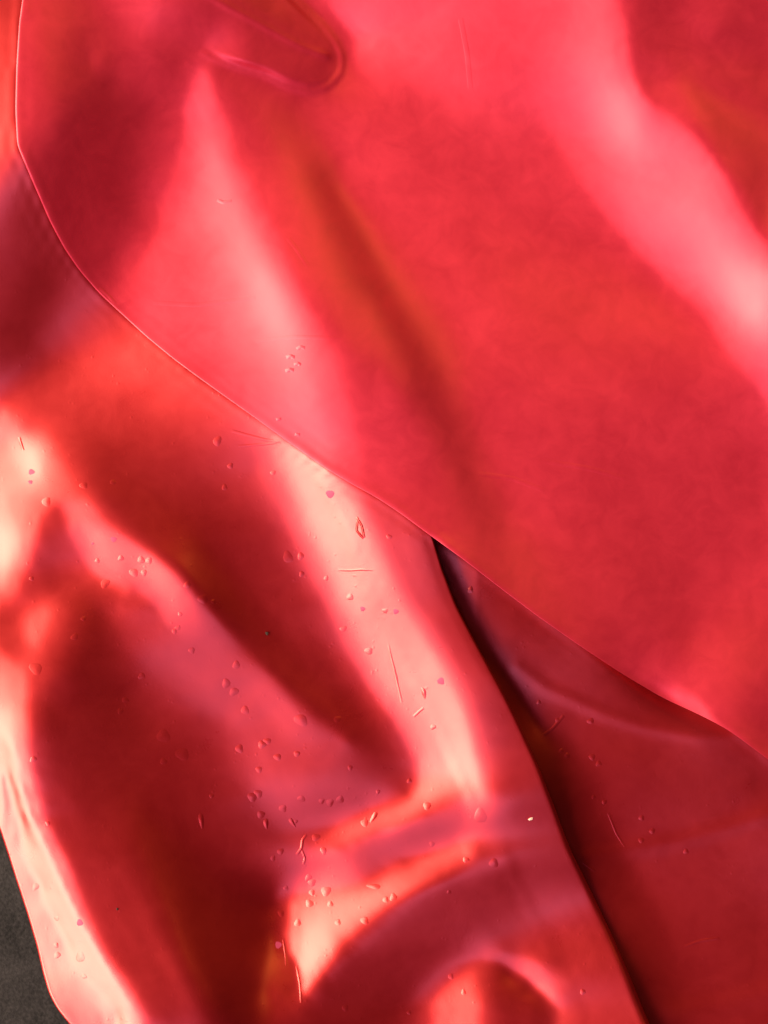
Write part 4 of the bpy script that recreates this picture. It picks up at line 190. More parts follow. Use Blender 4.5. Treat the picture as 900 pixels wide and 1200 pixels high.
[-244,240,1,6,7,6,7,0,3,14,-30,7,11,20,-45,16,-18,-6,-4,-1,0,-3,-2,-1,-1,0,-1,-2,-1,-4,-3,1,1,2,1,1,0,1,1,1,1,1,1,1,0,1,1,1,3,2,2,2,0,0,0,0,-1,0,0,1,1,0,2,0,9,2,5,1,4,-3,2,-1,-4,-4,-3,-1,0,1,8,2,-4,0,-2,-9,-5,-4,-1,0,-2,1,-2,3,4,2,3,1,0,-1,-1,-1,-1,-3,0,-2,-2,-1,-1,-1,-1,-1,1,-1,1,1,1,2,2,1,2,0,-1,0,-2,-2,-3,-4,-4,-3,-4,-2,0,-7],
[-241,236,1,5,5,8,4,9,-6,17,-27,7,-5,45,-41,-10,2,-14,-1,-3,0,-3,-1,-2,0,-1,-1,-1,-2,-5,-4,0,1,2,2,0,1,0,2,1,1,0,3,-1,1,0,1,2,2,2,2,1,2,-1,1,0,1,0,2,1,1,2,3,6,4,1,2,-1,0,1,-2,-5,-8,1,-1,1,1,0,7,4,-4,1,-6,-7,-3,-3,-1,-1,0,-1,-1,0,9,2,1,0,1,-1,0,-2,-1,-2,-1,-1,-2,-1,-1,-2,0,-2,1,-1,1,0,2,0,2,2,1,0,1,-1,-1,-2,-3,-3,-3,-4,-3,-2,-3,-6],
[-238,232,1,4,5,6,6,6,6,-2,-13,6,-3,24,-4,-28,8,-15,-9,-2,1,-1,-3,-1,0,-1,0,-3,-1,-4,-6,-2,1,1,4,-1,1,1,1,2,1,1,0,1,1,0,2,1,1,2,2,1,2,1,1,2,-2,4,-2,7,2,7,1,2,-1,1,0,0,-1,-3,-6,-3,-1,-1,0,1,1,4,4,2,0,-4,-2,-8,-1,-3,-1,-1,0,-2,2,-6,13,3,-1,2,0,-1,0,-1,-2,0,-3,0,-3,0,-1,-2,-1,-1,0,-1,0,1,1,0,2,2,0,1,0,1,-2,-1,-3,-2,-3,-3,-4,-2,-2,-8],
[-236,230,1,2,5,5,5,7,5,3,-14,8,-10,25,2,-18,-8,-2,-18,1,-3,1,-3,0,-2,1,-2,0,-4,-3,-5,-5,0,0,4,0,1,1,2,2,1,1,0,1,1,0,3,0,1,1,2,3,2,1,2,-1,4,-1,6,7,3,0,0,1,0,-1,-1,0,-5,-5,-3,2,-2,0,1,1,2,4,2,3,-1,-3,-4,-4,-3,-1,-2,-1,0,-1,0,-3,4,10,-2,3,-1,1,-1,0,-2,-1,-2,-1,-1,-1,-2,-1,-2,0,-1,-1,1,-1,1,1,1,1,1,0,2,-1,0,-2,-1,-3,-2,-3,-3,-3,-3,-6],
[-235,230,-1,2,4,5,4,6,4,7,-9,2,-9,23,2,0,-29,8,-16,-4,-2,-1,-1,-2,1,-2,0,-2,-2,-4,-6,-4,-2,-1,2,1,2,1,3,2,1,0,2,0,1,1,2,1,1,0,3,3,2,3,0,4,0,4,7,0,2,1,0,-2,-5,-2,3,-1,-4,-1,-2,1,-1,1,1,2,1,6,2,0,-2,-3,-3,-3,-4,0,-2,-1,0,-2,0,-1,-2,9,3,2,2,0,-1,1,-2,-2,0,-2,-1,-2,-1,-2,0,-2,-1,0,-1,0,1,-1,2,1,1,0,1,1,-1,-1,-1,-3,-1,-4,-2,-3,-2,-8],
[-233,228,-2,3,2,5,4,4,5,4,0,-2,-4,13,7,1,-17,-8,-1,-16,2,-5,2,-3,-1,1,-2,0,-2,-5,-5,-7,-2,-1,1,1,0,3,3,2,2,1,0,2,0,1,3,1,1,1,3,2,3,3,3,1,4,5,-2,3,2,-2,-7,2,-4,2,-2,0,0,-1,0,-1,3,0,3,0,3,8,-2,0,-7,-1,-3,-2,-5,1,-2,-1,-1,-1,-1,1,-4,3,7,4,4,0,0,0,-1,-1,-1,-2,-1,-2,-1,-2,-1,-1,-2,0,-1,0,0,0,1,1,1,0,1,0,0,0,-2,-1,-2,-3,-2,-3,-2,-8],
[-231,225,0,1,2,4,3,5,4,2,4,-1,-1,8,7,-2,1,-24,9,-15,-9,1,-2,-1,0,-2,1,0,-4,-4,-4,-7,-5,-1,0,0,1,2,4,2,2,1,2,0,1,2,2,1,2,2,2,3,2,5,2,3,7,-3,5,-6,-2,2,-4,-1,-1,-2,1,0,1,0,1,2,-2,4,5,3,4,-2,4,-7,-10,1,-1,-2,-5,0,-1,-2,0,-1,0,-2,1,-3,6,8,4,3,1,-1,-1,-1,-1,-2,-1,-2,-2,-1,-1,-2,-1,-1,-1,0,0,-1,1,1,1,0,1,0,0,0,-1,-1,-2,-2,-3,-2,-2,-8],
[-230,225,-2,2,1,4,2,5,3,4,-1,7,-3,5,9,-3,6,-17,-7,2,-19,0,-2,1,-2,0,-1,0,-2,-4,-4,-7,-7,-1,-1,-1,1,1,4,2,3,1,1,2,1,2,2,1,2,2,3,3,3,3,4,6,0,4,-2,0,-5,-1,-2,-2,-1,0,0,1,-1,4,0,2,5,5,2,-1,1,-1,3,-9,-9,0,-1,0,-8,-1,2,-1,0,-1,0,0,-1,0,-1,11,6,5,0,1,-2,0,-2,-2,-1,-2,-2,-1,-2,-2,0,-2,-1,0,-1,0,1,0,0,2,-1,1,1,-1,-1,0,-2,-2,-2,-3,-1,-8],
[-228,223,-2,1,2,2,3,3,4,4,1,4,2,-4,16,-3,5,-8,-14,4,-17,-5,-1,0,0,-2,1,-2,-1,-3,-5,-4,-9,-4,-1,-1,0,0,4,2,3,2,1,1,2,1,3,1,3,2,4,2,4,3,4,7,0,2,0,0,-2,-4,-4,0,-4,2,3,-1,4,-2,6,7,2,-1,-2,1,-1,-5,-1,-8,-2,-3,3,-2,-6,-4,4,1,0,-1,0,0,0,-1,-1,9,9,4,3,0,-1,-1,-1,-3,-1,-2,-2,-2,-1,-2,-2,0,-2,0,-1,0,-1,2,-1,1,1,0,0,1,-1,-1,-2,-1,-1,-3,-2,-7],
[-226,221,-2,1,1,2,3,2,4,3,3,4,2,-2,4,15,-8,8,-23,0,-4,-14,-1,-1,1,-3,1,0,-2,-3,-3,-5,-7,-7,-3,-2,0,1,1,3,3,2,1,1,2,2,1,2,3,4,3,4,4,3,9,0,4,1,1,-2,0,-3,-6,-1,-2,1,3,9,0,1,3,2,-3,1,-2,-2,-6,-3,-5,-1,-4,2,-3,-1,2,-7,5,1,0,1,-2,1,-1,0,-3,10,9,7,2,1,-1,-1,-2,-2,-3,-1,-2,-3,-1,-1,-2,-2,0,-2,0,0,-1,0,1,0,1,0,0,1,-1,-1,-1,0,-3,-2,-1,-7],
[-224,218,0,0,0,2,3,1,4,4,2,5,2,1,-5,16,4,-1,-8,-14,2,-17,0,-3,2,-2,-1,-1,1,-3,-3,-4,-7,-8,-6,-1,-2,1,1,2,3,1,2,1,2,1,1,3,2,5,4,7,3,8,4,4,1,2,-2,1,-2,-1,-5,-3,-1,7,7,1,0,2,-1,0,0,-3,-7,-6,-4,-3,-1,-1,0,-3,2,-4,4,-3,2,3,0,0,-1,1,-2,2,-4,4,18,4,5,0,0,-3,-2,-2,-3,-1,-3,-1,-3,-1,-2,-1,-2,-1,0,-1,0,0,0,1,-1,1,1,-1,0,0,-1,-2,-1,-1,-2,-7],
[-223,218,-1,0,0,1,3,1,3,3,3,6,3,0,-3,3,24,-17,14,-30,5,-11,-7,-2,1,-1,-1,-2,2,-2,-3,-4,-5,-10,-7,-3,-2,0,1,2,2,1,1,2,0,2,2,2,2,5,9,5,6,11,2,2,1,1,0,-2,1,-3,1,-3,4,4,2,0,2,-3,1,0,-9,-7,-5,-5,-2,0,0,1,-2,0,0,-2,2,2,-3,5,0,0,1,-1,0,-1,2,-8,25,8,4,1,-2,-2,-2,-3,-3,-1,-3,-3,-1,-2,-1,-2,-2,0,-2,0,-1,1,-1,1,-1,2,-1,0,1,-1,-1,-1,-1,-2,-1,-6],
[-221,216,-1,0,0,1,1,2,2,3,4,2,8,-2,3,-4,21,-8,8,-15,-8,-4,-13,0,-2,1,-2,-1,1,0,-2,-5,-5,-7,-11,-4,-3,-1,1,2,1,2,0,1,1,0,3,2,3,4,13,6,9,9,0,4,1,1,-2,2,-2,1,0,2,2,-2,4,-1,-3,4,-6,-13,-6,-2,-4,0,-1,0,0,-1,1,0,-1,0,-1,4,-1,1,3,0,0,0,0,-1,2,-5,9,26,0,3,-3,-1,-4,-3,-3,-2,-2,-3,-2,-2,-1,-2,-1,-2,0,-2,0,0,0,0,0,0,0,1,-1,0,0,-2,0,-2,-1,-6],
[-219,214,-1,0,0,0,2,1,1,4,2,3,3,8,-1,1,10,2,-3,8,-27,5,-14,-3,-2,0,-1,-2,1,1,0,-5,-6,-5,-12,-8,-2,-2,0,2,1,1,1,0,0,1,1,2,4,7,17,6,6,13,-1,3,1,1,-1,1,0,1,0,1,-1,4,-5,0,3,-13,-13,0,-4,-1,0,-2,1,-1,0,1,-1,1,-1,0,0,1,4,-3,3,2,0,0,0,1,-3,4,-8,32,9,1,-2,-3,-3,-4,-3,-2,-3,-2,-2,-3,-1,-2,-1,-1,-2,-1,0,0,-1,0,0,0,1,-1,0,1,-2,0,-1,-1,-1,-6],
[-217,212,-1,0,0,0,1,1,1,3,2,4,0,11,2,-1,3,11,-7,9,-14,-8,-7,-10,1,-2,0,-2,0,2,0,-4,-5,-5,-11,-10,-4,-3,0,1,1,1,0,1,0,-1,2,0,6,8,23,2,19,1,1,1,1,1,0,1,0,1,-1,1,1,-5,4,-5,-17,-5,1,-5,-1,1,-2,0,0,0,0,0,1,-1,1,0,0,-1,5,-2,1,4,0,0,0,2,-3,4,-6,10,32,-3,2,-6,-2,-5,-3,-2,-4,-1,-3,-2,-2,-2,-1,-1,-2,-1,0,-1,-1,1,-1,0,1,-1,1,-1,0,-1,0,-2,0,-7],
[-216,212,-2,0,0,0,0,2,0,3,1,4,1,9,5,0,-4,12,5,-6,9,-27,3,-12,-2,-3,1,-3,2,-1,0,1,-7,-5,-7,-13,-7,-3,-1,0,2,0,0,1,0,0,0,2,6,10,20,8,19,-3,4,-1,3,-1,0,1,0,0,1,-1,-4,5,-15,-12,1,-2,-6,2,-1,-1,0,-1,1,1,-1,1,-1,1,0,0,0,0,2,3,-2,4,1,1,1,-1,1,-3,7,-14,38,9,-1,-3,-4,-4,-4,-2,-4,-2,-3,-1,-3,-1,-2,-2,-1,0,-2,-1,1,-2,1,0,-1,1,-1,1,-1,-1,0,-1,-1,-6],
[-214,210,-2,0,0,0,0,1,0,2,2,3,3,7,7,-3,1,-2,23,-14,10,-14,-7,-10,-6,-1,-2,1,-2,0,1,0,-4,-5,-7,-10,-12,-4,-2,1,0,0,1,0,1,0,1,1,7,12,18,9,18,-2,4,0,1,1,-1,1,-1,1,-3,0,0,-18,-5,1,-7,-1,1,-2,0,0,-1,1,0,1,-1,1,-1,1,0,0,1,1,0,5,-2,1,4,0,1,0,0,-1,2,-5,8,36,-6,2,-6,-3,-5,-3,-3,-3,-2,-2,-2,-2,-2,-2,0,-2,-1,-1,0,-1,0,0,-1,1,0,-1,0,0,-1,-1,-1,-4],
[-212,208,-2,0,0,0,0,0,1,1,2,1,5,4,11,-4,4,-4,12,5,-7,9,-25,5,-16,-1,-3,2,-2,-1,0,2,-2,-6,-6,-8,-14,-7,-1,-1,0,0,1,0,0,1,1,2,9,10,17,11,17,-1,4,0,2,0,-1,-1,2,-6,2,-2,-20,1,-3,-5,-1,0,-2,0,1,-1,0,1,0,1,-1,1,0,0,1,1,0,2,-1,3,2,-1,4,0,1,0,0,1,-4,6,-13,39,6,0,-3,-4,-5,-3,-3,-3,-2,-3,-2,-2,-2,-1,-2,-1,-1,-1,-1,0,-1,0,0,0,0,-1,0,0,-1,0,-1,-5],
[-210,206,-2,1,-1,-1,1,0,1,0,1,2,3,5,8,5,-4,5,-3,18,-10,5,-4,-14,-10,-5,-1,-1,1,-2,-1,2,-1,-4,-6,-6,-15,-9,-3,-1,-1,0,0,1,0,1,1,2,6,15,18,12,15,-2,5,1,1,0,-3,1,-5,4,-7,-20,7,-9,-3,0,-1,-2,1,-1,1,0,0,1,0,1,-1,2,1,0,-1,2,1,-1,4,-1,4,0,0,2,1,1,-2,2,-3,4,-8,10,33,-5,1,-5,-3,-4,-3,-3,-3,-3,-1,-3,-1,-3,0,-2,-2,0,-1,-1,0,-1,0,0,0,-1,1,-1,-1,0,-1,-5],
[-209,206,-2,-1,0,0,0,-1,1,1,0,1,4,2,10,8,-5,5,-6,12,9,-13,13,-21,-3,-14,0,-2,2,-3,-1,1,2,-2,-7,-6,-12,-13,-4,-3,0,-1,1,0,0,0,2,1,5,18,17,18,10,-1,5,2,0,-1,-2,-5,3,-7,-19,5,-9,0,-3,0,-1,0,0,0,1,-1,1,0,2,0,1,2,0,1,-1,1,0,3,0,2,3,-1,1,0,2,0,0,-1,2,-5,7,-14,35,7,1,-3,-3,-4,-4,-2,-4,-1,-4,-1,-2,-2,-2,-1,-2,-1,0,-1,-1,-1,1,-1,0,-1,1,-1,-1,0,0,-6],
[-207,204,-2,-1,0,0,0,0,-1,2,-1,1,2,4,5,15,-5,2,-4,6,17,-14,7,0,-21,-4,-8,-1,-1,1,-2,0,1,0,-4,-7,-9,-15,-8,-2,-2,0,1,-1,0,1,1,1,6,16,21,12,15,0,4,2,-1,1,-6,-1,-14,-10,4,-10,1,-3,-1,-1,0,0,0,0,1,1,0,0,3,-1,3,2,1,1,-1,0,1,0,2,2,1,3,-3,0,2,1,-1,1,-1,-1,1,-3,3,32,-5,4,-5,-2,-3,-4,-3,-2,-3,-2,-2,-2,-1,-3,0,-2,-1,-1,0,-1,-1,1,-1,-1,1,-1,0,-1,-1,-4],
[-205,202,-2,-1,1,-1,-1,1,0,-1,1,1,0,3,4,16,-1,0,1,1,10,0,-5,8,-12,-10,-13,2,-4,1,-2,0,0,3,-3,-6,-9,-13,-12,-4,-2,0,0,-1,2,-1,2,2,4,16,22,7,22,-4,9,-1,0,-4,0,-12,-18,5,-12,5,-6,2,-2,0,-1,1,1,-1,1,1,1,1,2,0,5,1,3,1,0,0,-4,0,4,4,-1,2,-2,-2,1,2,-1,1,-1,0,-1,1,-4,21,8,3,0,-3,-2,-4,-3,-3,-2,-3,-1,-3,-2,-1,-2,-2,0,-1,-1,-1,0,0,-1,0,-1,1,-2,1,-1,-5],
[-203,200,-2,-1,1,-1,0,-1,1,0,-1,2,-2,4,0,14,10,-5,4,-2,8,1,0,-1,5,-21,1,-15,1,-3,2,-3,1,1,2,-6,-8,-10,-16,-7,-1,-2,1,-1,2,-1,3,1,6,10,30,-4,26,1,5,2,-1,-9,4,-24,-4,-10,3,-4,2,-1,0,-1,1,1,0,0,0,1,2,1,3,1,3,4,2,7,-4,-1,-6,1,8,-1,2,-3,1,-5,1,2,1,0,-1,1,-3,3,-5,8,17,3,4,-2,-2,-3,-3,-3,-3,-2,-3,-1,-3,-2,-1,-1,-2,0,-2,0,-1,0,-1,0,0,-1,0,0,-1,-5],
[-202,199,-1,-1,-1,0,0,0,-1,1,-1,1,0,1,0,10,16,-5,4,-1,2,6,-1,-1,4,-4,-15,-6,-7,-1,-2,1,-3,3,1,-1,-8,-10,-14,-11,-3,-2,0,0,1,1,2,5,3,17,17,7,-7,34,-2,5,-12,6,-17,-15,-6,-3,0,-1,1,-1,1,-1,0,3,0,0,0,1,2,3,2,4,3,3,1,1,-4,-3,8,2,-1,8,-2,-6,-2,-4,0,2,3,-2,1,0,-2,0,1,-3,15,9,5,0,0,-4,-2,-4,-2,-3,-2,-3,-2,-1,-2,-2,-1,-1,-1,-1,0,-1,0,-1,-1,1,-1,-1,0,-4],
[-200,197,-1,-1,-1,1,-1,-1,1,-1,1,-1,2,-2,4,0,24,-4,1,1,0,0,9,-1,-3,7,-16,-1,-15,-4,-1,1,-1,-1,2,2,-6,-10,-11,-15,-6,-2,-1,1,0,2,2,6,8,16,10,6,-4,20,18,-9,0,-8,-24,-1,-8,2,-2,0,0,1,-1,2,-2,3,1,-1,2,2,3,3,6,0,5,3,-1,-4,-4,-11,8,9,12,-3,1,1,-11,0,-2,0,3,-1,-1,1,-2,0,1,-3,7,13,5,4,0,-2,-3,-3,-3,-2,-3,-3,-1,-3,-1,-2,-1,-2,0,-1,-2,1,-2,1,-1,-1,0,0,-1,-4],
[-199,197,-2,-1,0,-1,0,0,-1,1,-1,0,1,0,3,-1,22,-1,0,1,-2,2,1,11,-5,3,-1,-17,1,-14,-3,0,1,-3,3,0,-2,-6,-12,-13,-12,-2,-3,0,1,2,3,7,12,15,5,4,-3,24,9,-6,5,-37,6,-12,4,-3,-1,0,1,-1,1,0,3,-3,4,1,1,4,4,5,1,7,5,1,-6,-4,-6,-10,-13,23,8,18,-10,4,-6,-4,-1,-3,0,2,-2,0,0,-1,0,0,0,13,7,6,1,-2,-1,-4,-2,-3,-3,-2,-3,-1,-3,-1,-1,-2,-1,-1,-1,0,-1,0,-1,-1,0,0,-1,-4],
[-197,195,-3,1,-1,-1,1,-2,1,-1,0,0,1,0,3,1,12,9,-4,1,0,1,3,-3,13,-6,7,-11,-7,-11,-6,-2,0,-1,0,1,1,-5,-11,-9,-16,-6,-3,-1,1,2,3,8,17,12,5,3,-4,15,15,5,-32,-9,-3,1,-3,0,0,0,0,0,0,1,0,2,1,3,3,4,7,-2,14,3,1,-2,-8,-3,-6,-10,-3,4,6,1,28,-10,5,-6,-4,-3,-3,2,0,-1,0,0,-1,1,-2,9,10,6,2,0,-2,-2,-3,-2,-4,-2,-2,-3,-1,-3,0,-3,0,-1,-2,0,-1,0,-1,0,-1,0,-1,-3],
[-196,194,-2,0,-1,0,-1,0,-1,1,-1,0,0,1,2,3,7,12,-5,3,-1,1,1,2,-1,14,-7,6,-20,4,-19,-1,-2,0,-1,1,1,-2,-8,-9,-13,-13,-4,-1,1,1,3,8,19,17,-1,-6,7,8,33,-34,-8,-12,0,-1,0,0,0,0,1,-1,1,1,-1,2,2,6,3,7,-1,15,4,-2,2,-2,-6,-6,-6,-6,-3,-1,0,-5,18,26,-11,1,-8,-1,-5,2,-1,1,0,-1,-1,2,-3,6,11,6,3,1,-1,-2,-3,-2,-3,-3,-2,-3,-2,-1,-2,-2,0,-2,-1,-1,-1,0,0,-1,-1,0,-1,-3],
[-194,192,-2,0,-1,0,-1,0,0,-1,0,0,0,1,1,5,3,9,4,-2,0,1,1,1,3,3,6,0,-5,-11,-10,-7,-4,1,-1,0,1,0,-5,-10,-8,-17,-8,-1,2,1,3,8,17,15,1,0,4,14,-11,-1,-11,-4,-3,-1,0,1,-1,1,-1,1,-1,2,2,-1,6,4,8,0,15,3,-2,5,-3,1,-7,-6,-6,-7,-1,-4,-1,1,8,5,23,-4,-7,-7,-2,1,2,-1,0,0,0,-1,0,-1,16,3,6,1,-1,-1,-3,-2,-3,-3,-2,-2,-3,-2,-1,-2,-1,-2,0,-2,0,-1,0,-1,-1,0,0,-5],
[-193,191,-1,-2,1,-1,0,-1,0,-1,0,-1,1,0,2,3,5,7,4,-2,2,1,0,0,4,1,5,8,-7,-10,-5,-15,-1,-3,0,-1,1,0,-2,-7,-11,-10,-16,0,1,1,4,8,14,10,7,3,1,3,-4,-9,-2,-2,-2,-1,0,0,0,0,1,-2,2,-1,3,2,5,8,5,7,10,-4,5,-2,2,-1,-4,-9,-6,-6,-3,0,1,3,-4,0,11,20,-10,-4,-1,-2,2,0,0,-1,1,-3,4,-6,12,10,3,2,1,-2,-1,-4,-1,-4,-2,-3,-1,-3,-1,-3,0,-2,-1,-2,1,-2,0,-1,-1,1,-2,-3],
[-192,191,-3,0,0,-1,0,-1,0,-1,0,0,-1,1,1,2,5,6,11,-8,3,0,1,2,-4,10,-9,31,-20,-4,-6,-10,-10,-1,-4,2,0,1,-3,-3,-10,-10,-12,-5,-1,1,4,8,12,9,10,0,1,-2,-7,-2,1,-5,1,0,-1,0,0,-1,0,0,1,2,1,5,5,8,3,10,3,3,-2,3,-2,1,-1,-13,-4,-5,-3,-2,3,5,-8,-3,11,0,19,-7,-2,-3,0,2,-1,-1,1,-1,0,0,1,13,6,3,1,-1,-2,-2,-3,-3,-2,-2,-3,-2,-1,-3,-1,-1,-2,-1,0,-2,0,-1,0,-1,0,-4],
[-190,188,-1,-1,0,-1,0,0,-1,-1,0,0,-1,0,1,1,5,5,7,9,-14,10,-5,5,-5,9,-9,32,-13,-14,2,-12,-10,-3,-3,0,1,0,-2,-3,-8,-9,-7,-8,-3,0,3,7,12,9,7,1,-2,-1,-3,-3,-2,0,-1,0,0,-1,1,-1,0,0,1,1,5,4,5,7,3,9,4,1,0,1,-1,2,-7,-7,-3,-5,-3,-1,1,-1,-1,-1,-2,13,7,2,-3,-2,-1,2,-1,0,-1,1,-2,2,-3,11,8,6,1,-1,-1,-2,-3,-3,-2,-2,-3,-2,-2,-1,-3,-1,-1,-1,-2,0,-1,0,-1,-1,0,-4],
[-189,188,-3,1,-1,-1,0,0,-1,-1,1,-2,0,0,0,1,3,5,6,6,3,-7,6,-2,0,5,-4,22,1,-20,-1,-10,-9,-4,-2,-1,1,0,-1,-5,-6,-7,-8,-4,-5,0,1,7,8,9,6,2,-1,-2,-4,-2,0,-1,0,-1,1,-1,0,1,-1,1,0,3,3,5,5,7,3,7,6,-1,2,0,-1,1,-4,-9,-4,-4,-2,-2,1,1,-4,-3,3,9,11,-1,-2,-2,-1,1,0,0,0,-1,0,1,0,-8,26,2,4,-2,0,-3,-2,-2,-3,-2,-3,-2,-2,-2,-2,-2,0,-2,-1,-1,-1,0,-1,0,-1,-4],
[-188,187,-2,-1,0,0,-1,0,-1,0,-1,0,-1,-1,1,0,1,4,6,7,5,1,-7,6,-3,5,-3,22,2,-19,-3,-8,-11,-5,-1,0,0,-1,0,-4,-6,-7,-6,-4,-3,-2,1,6,5,8,6,1,0,-1,-4,-2,0,0,-1,0,1,-1,0,1,-1,1,0,3,4,5,5,6,4,6,7,-2,2,-1,1,0,-5,-7,-5,-3,-3,-2,1,1,-4,-2,0,12,10,-2,-1,-1,-2,0,2,-2,2,-2,2,-4,9,-30,39,6,2,1,-2,-2,-3,-1,-3,-2,-3,-2,-3,-1,-2,-2,-1,-1,-2,-1,0,-1,-1,0,-1,-4],
[-187,186,-2,0,-1,-1,1,-1,-1,0,-1,0,-1,0,-1,0,0,4,3,6,7,8,-5,-2,1,4,-3,20,6,-17,-9,-6,-10,-5,-3,1,0,0,-1,-4,-5,-7,-5,-4,-1,-2,0,4,5,5,6,2,-1,0,-5,0,0,-1,-1,2,-1,1,-1,0,0,1,1,2,4,5,6,5,4,7,6,-2,2,0,-1,1,-4,-8,-4,-5,-2,-1,0,1,-4,-3,2,11,10,0,-5,2,-3,-1,3,-2,2,-2,2,-4,10,-32,28,17,3,1,-2,-1,-3,-1,-3,-3,-2,-2,-2,-3,-1,-2,-2,-1,-1,-1,-2,0,0,-1,-1,-4],
[-186,185,-2,0,-1,0,-1,0,0,-1,-1,0,-1,0,-1,-1,1,0,4,3,9,8,8,-13,5,1,-1,18,9,-18,-10,-6,-10,-5,-2,0,1,-1,-2,-1,-8,-4,-5,-4,-1,-1,1,1,3,6,4,2,1,-2,-2,-2,0,0,-1,1,1,0,-1,1,-1,1,0,3,4,5,6,5,5,5,6,0,1,0,0,0,-4,-8,-4,-3,-3,-2,0,1,-4,-3,2,11,10,-1,-3,0,-1,-2,2,0,0,0,1,-3,8,-28,10,32,0,5,-3,0,-3,-2,-2,-3,-2,-2,-3,-1,-3,-1,-2,-2,-1,-1,-1,0,-2,0,0,-5],
[-185,184,-2,0,0,-1,-1,0,0,-1,-1,0,-1,0,-1,-1,0,0,1,3,6,9,15,-2,-16,15,-8,24,1,-7,-21,0,-11,-5,-3,0,1,-1,-1,-2,-7,-4,-5,-2,-2,0,-1,1,2,5,4,2,1,-2,-2,0,-1,-1,1,1,-1,1,0,0,0,0,0,2,4,4,7,7,4,5,7,-1,1,0,-1,2,-4,-10,-2,-3,-3,-3,1,1,-5,-3,0,13,11,-1,-4,-1,1,-3,0,2,1,-1,1,-2,5,-19,-7,32,13,-1,1,-2,-1,-2,-2,-3,-2,-3,-1,-3,-2,-2,-1,-2,-2,0,-2,0,-2,0,0,-4],
[-184,183,-1,-2,1,-1,-1,1,-2,0,0,-1,-1,0,-1,-1,0,-1,-1,3,1,10,9,33,-34,7,-2,21,-2,4,-28,-2,-7,-6,-3,0,-1,0,0,-4,-4,-5,-4,-2,-2,-2,1,0,1,4,3,2,2,-1,-1,-2,1,-1,0,0,1,1,-1,0,1,0,0,1,2,5,6,7,5,5,7,0,1,0,0,0,-1,-10,-2,-4,-3,-2,-1,1,-4,-3,-1,9,14,-1,-2,-3,2,-1,-2,2,0,0,1,-1,2,-13,-1,3,29,-2,5,-2,0,-3,-1,-3,-2,-3,-1,-4,-1,-2,-2,-1,-2,-1,-1,-2,0,-1,0,-4],
[-183,182,-1,-2,1,-1,0,-1,0,-1,0,-1,-1,0,-1,-1,0,-2,0,0,-1,6,6,14,35,-29,10,-5,6,-4,1,-17,-5,-7,-4,-2,-1,0,-2,-1,-5,-2,-4,-4,-1,-2,-1,1,0,2,4,1,3,0,-1,-1,0,0,-1,1,1,-1,1,1,-1,0,1,1,1,4,5,6,6,5,5,4,1,0,1,-1,-3,-2,-6,-4,-3,-3,-1,-1,-2,-2,1,3,7,6,0,0,-1,-1,-1,0,1,1,-1,0,-2,-1,-7,6,6,15,2,3,-2,-1,-2,-1,-4,-1,-3,-2,-3,-1,-2,-2,-2,0,-2,-1,-1,-1,0,-4],
[-182,181,-2,0,0,-1,0,-1,0,-1,0,-1,0,-1,-1,-1,0,-2,0,-2,-1,1,1,28,15,4,-6,1,-2,1,-6,-3,-11,-7,-5,-3,-1,-2,-1,-2,-1,-5,-2,-3,-3,-1,-2,0,0,2,2,2,2,2,-1,0,0,-1,0,0,1,0,1,-1,1,1,-1,1,1,4,3,6,5,6,6,2,4,0,1,-1,-1,-4,-3,-5,-3,-3,-2,-1,-3,0,-2,4,5,4,4,-1,1,-2,0,0,-1,1,1,-2,1,-5,0,-3,11,6,8,2,1,0,-2,-2,-3,-1,-3,-3,-1,-3,-1,-3,0,-3,0,-2,-1,0,-1,-4],
[-183,182,-1,-1,-1,1,-1,-1,0,-1,0,-1,-1,0,-1,0,-2,0,-2,0,-4,-1,-3,11,66,-37,19,-15,8,-10,9,-11,-6,-8,-7,-4,-2,-2,-2,0,-3,-1,-3,-4,-2,-2,-2,-1,0,1,2,1,3,2,0,0,0,0,-1,1,0,0,1,1,-1,1,0,0,2,2,3,4,6,6,4,5,4,1,1,0,-2,0,-6,-3,-4,-4,-2,-2,-1,-2,1,-1,3,7,3,2,-1,0,0,-2,1,0,0,1,-5,4,-7,6,-5,13,5,6,1,1,-2,-1,-2,-3,-2,-2,-3,-1,-3,-2,-1,-2,-1,-1,-2,0,-1,-4]]
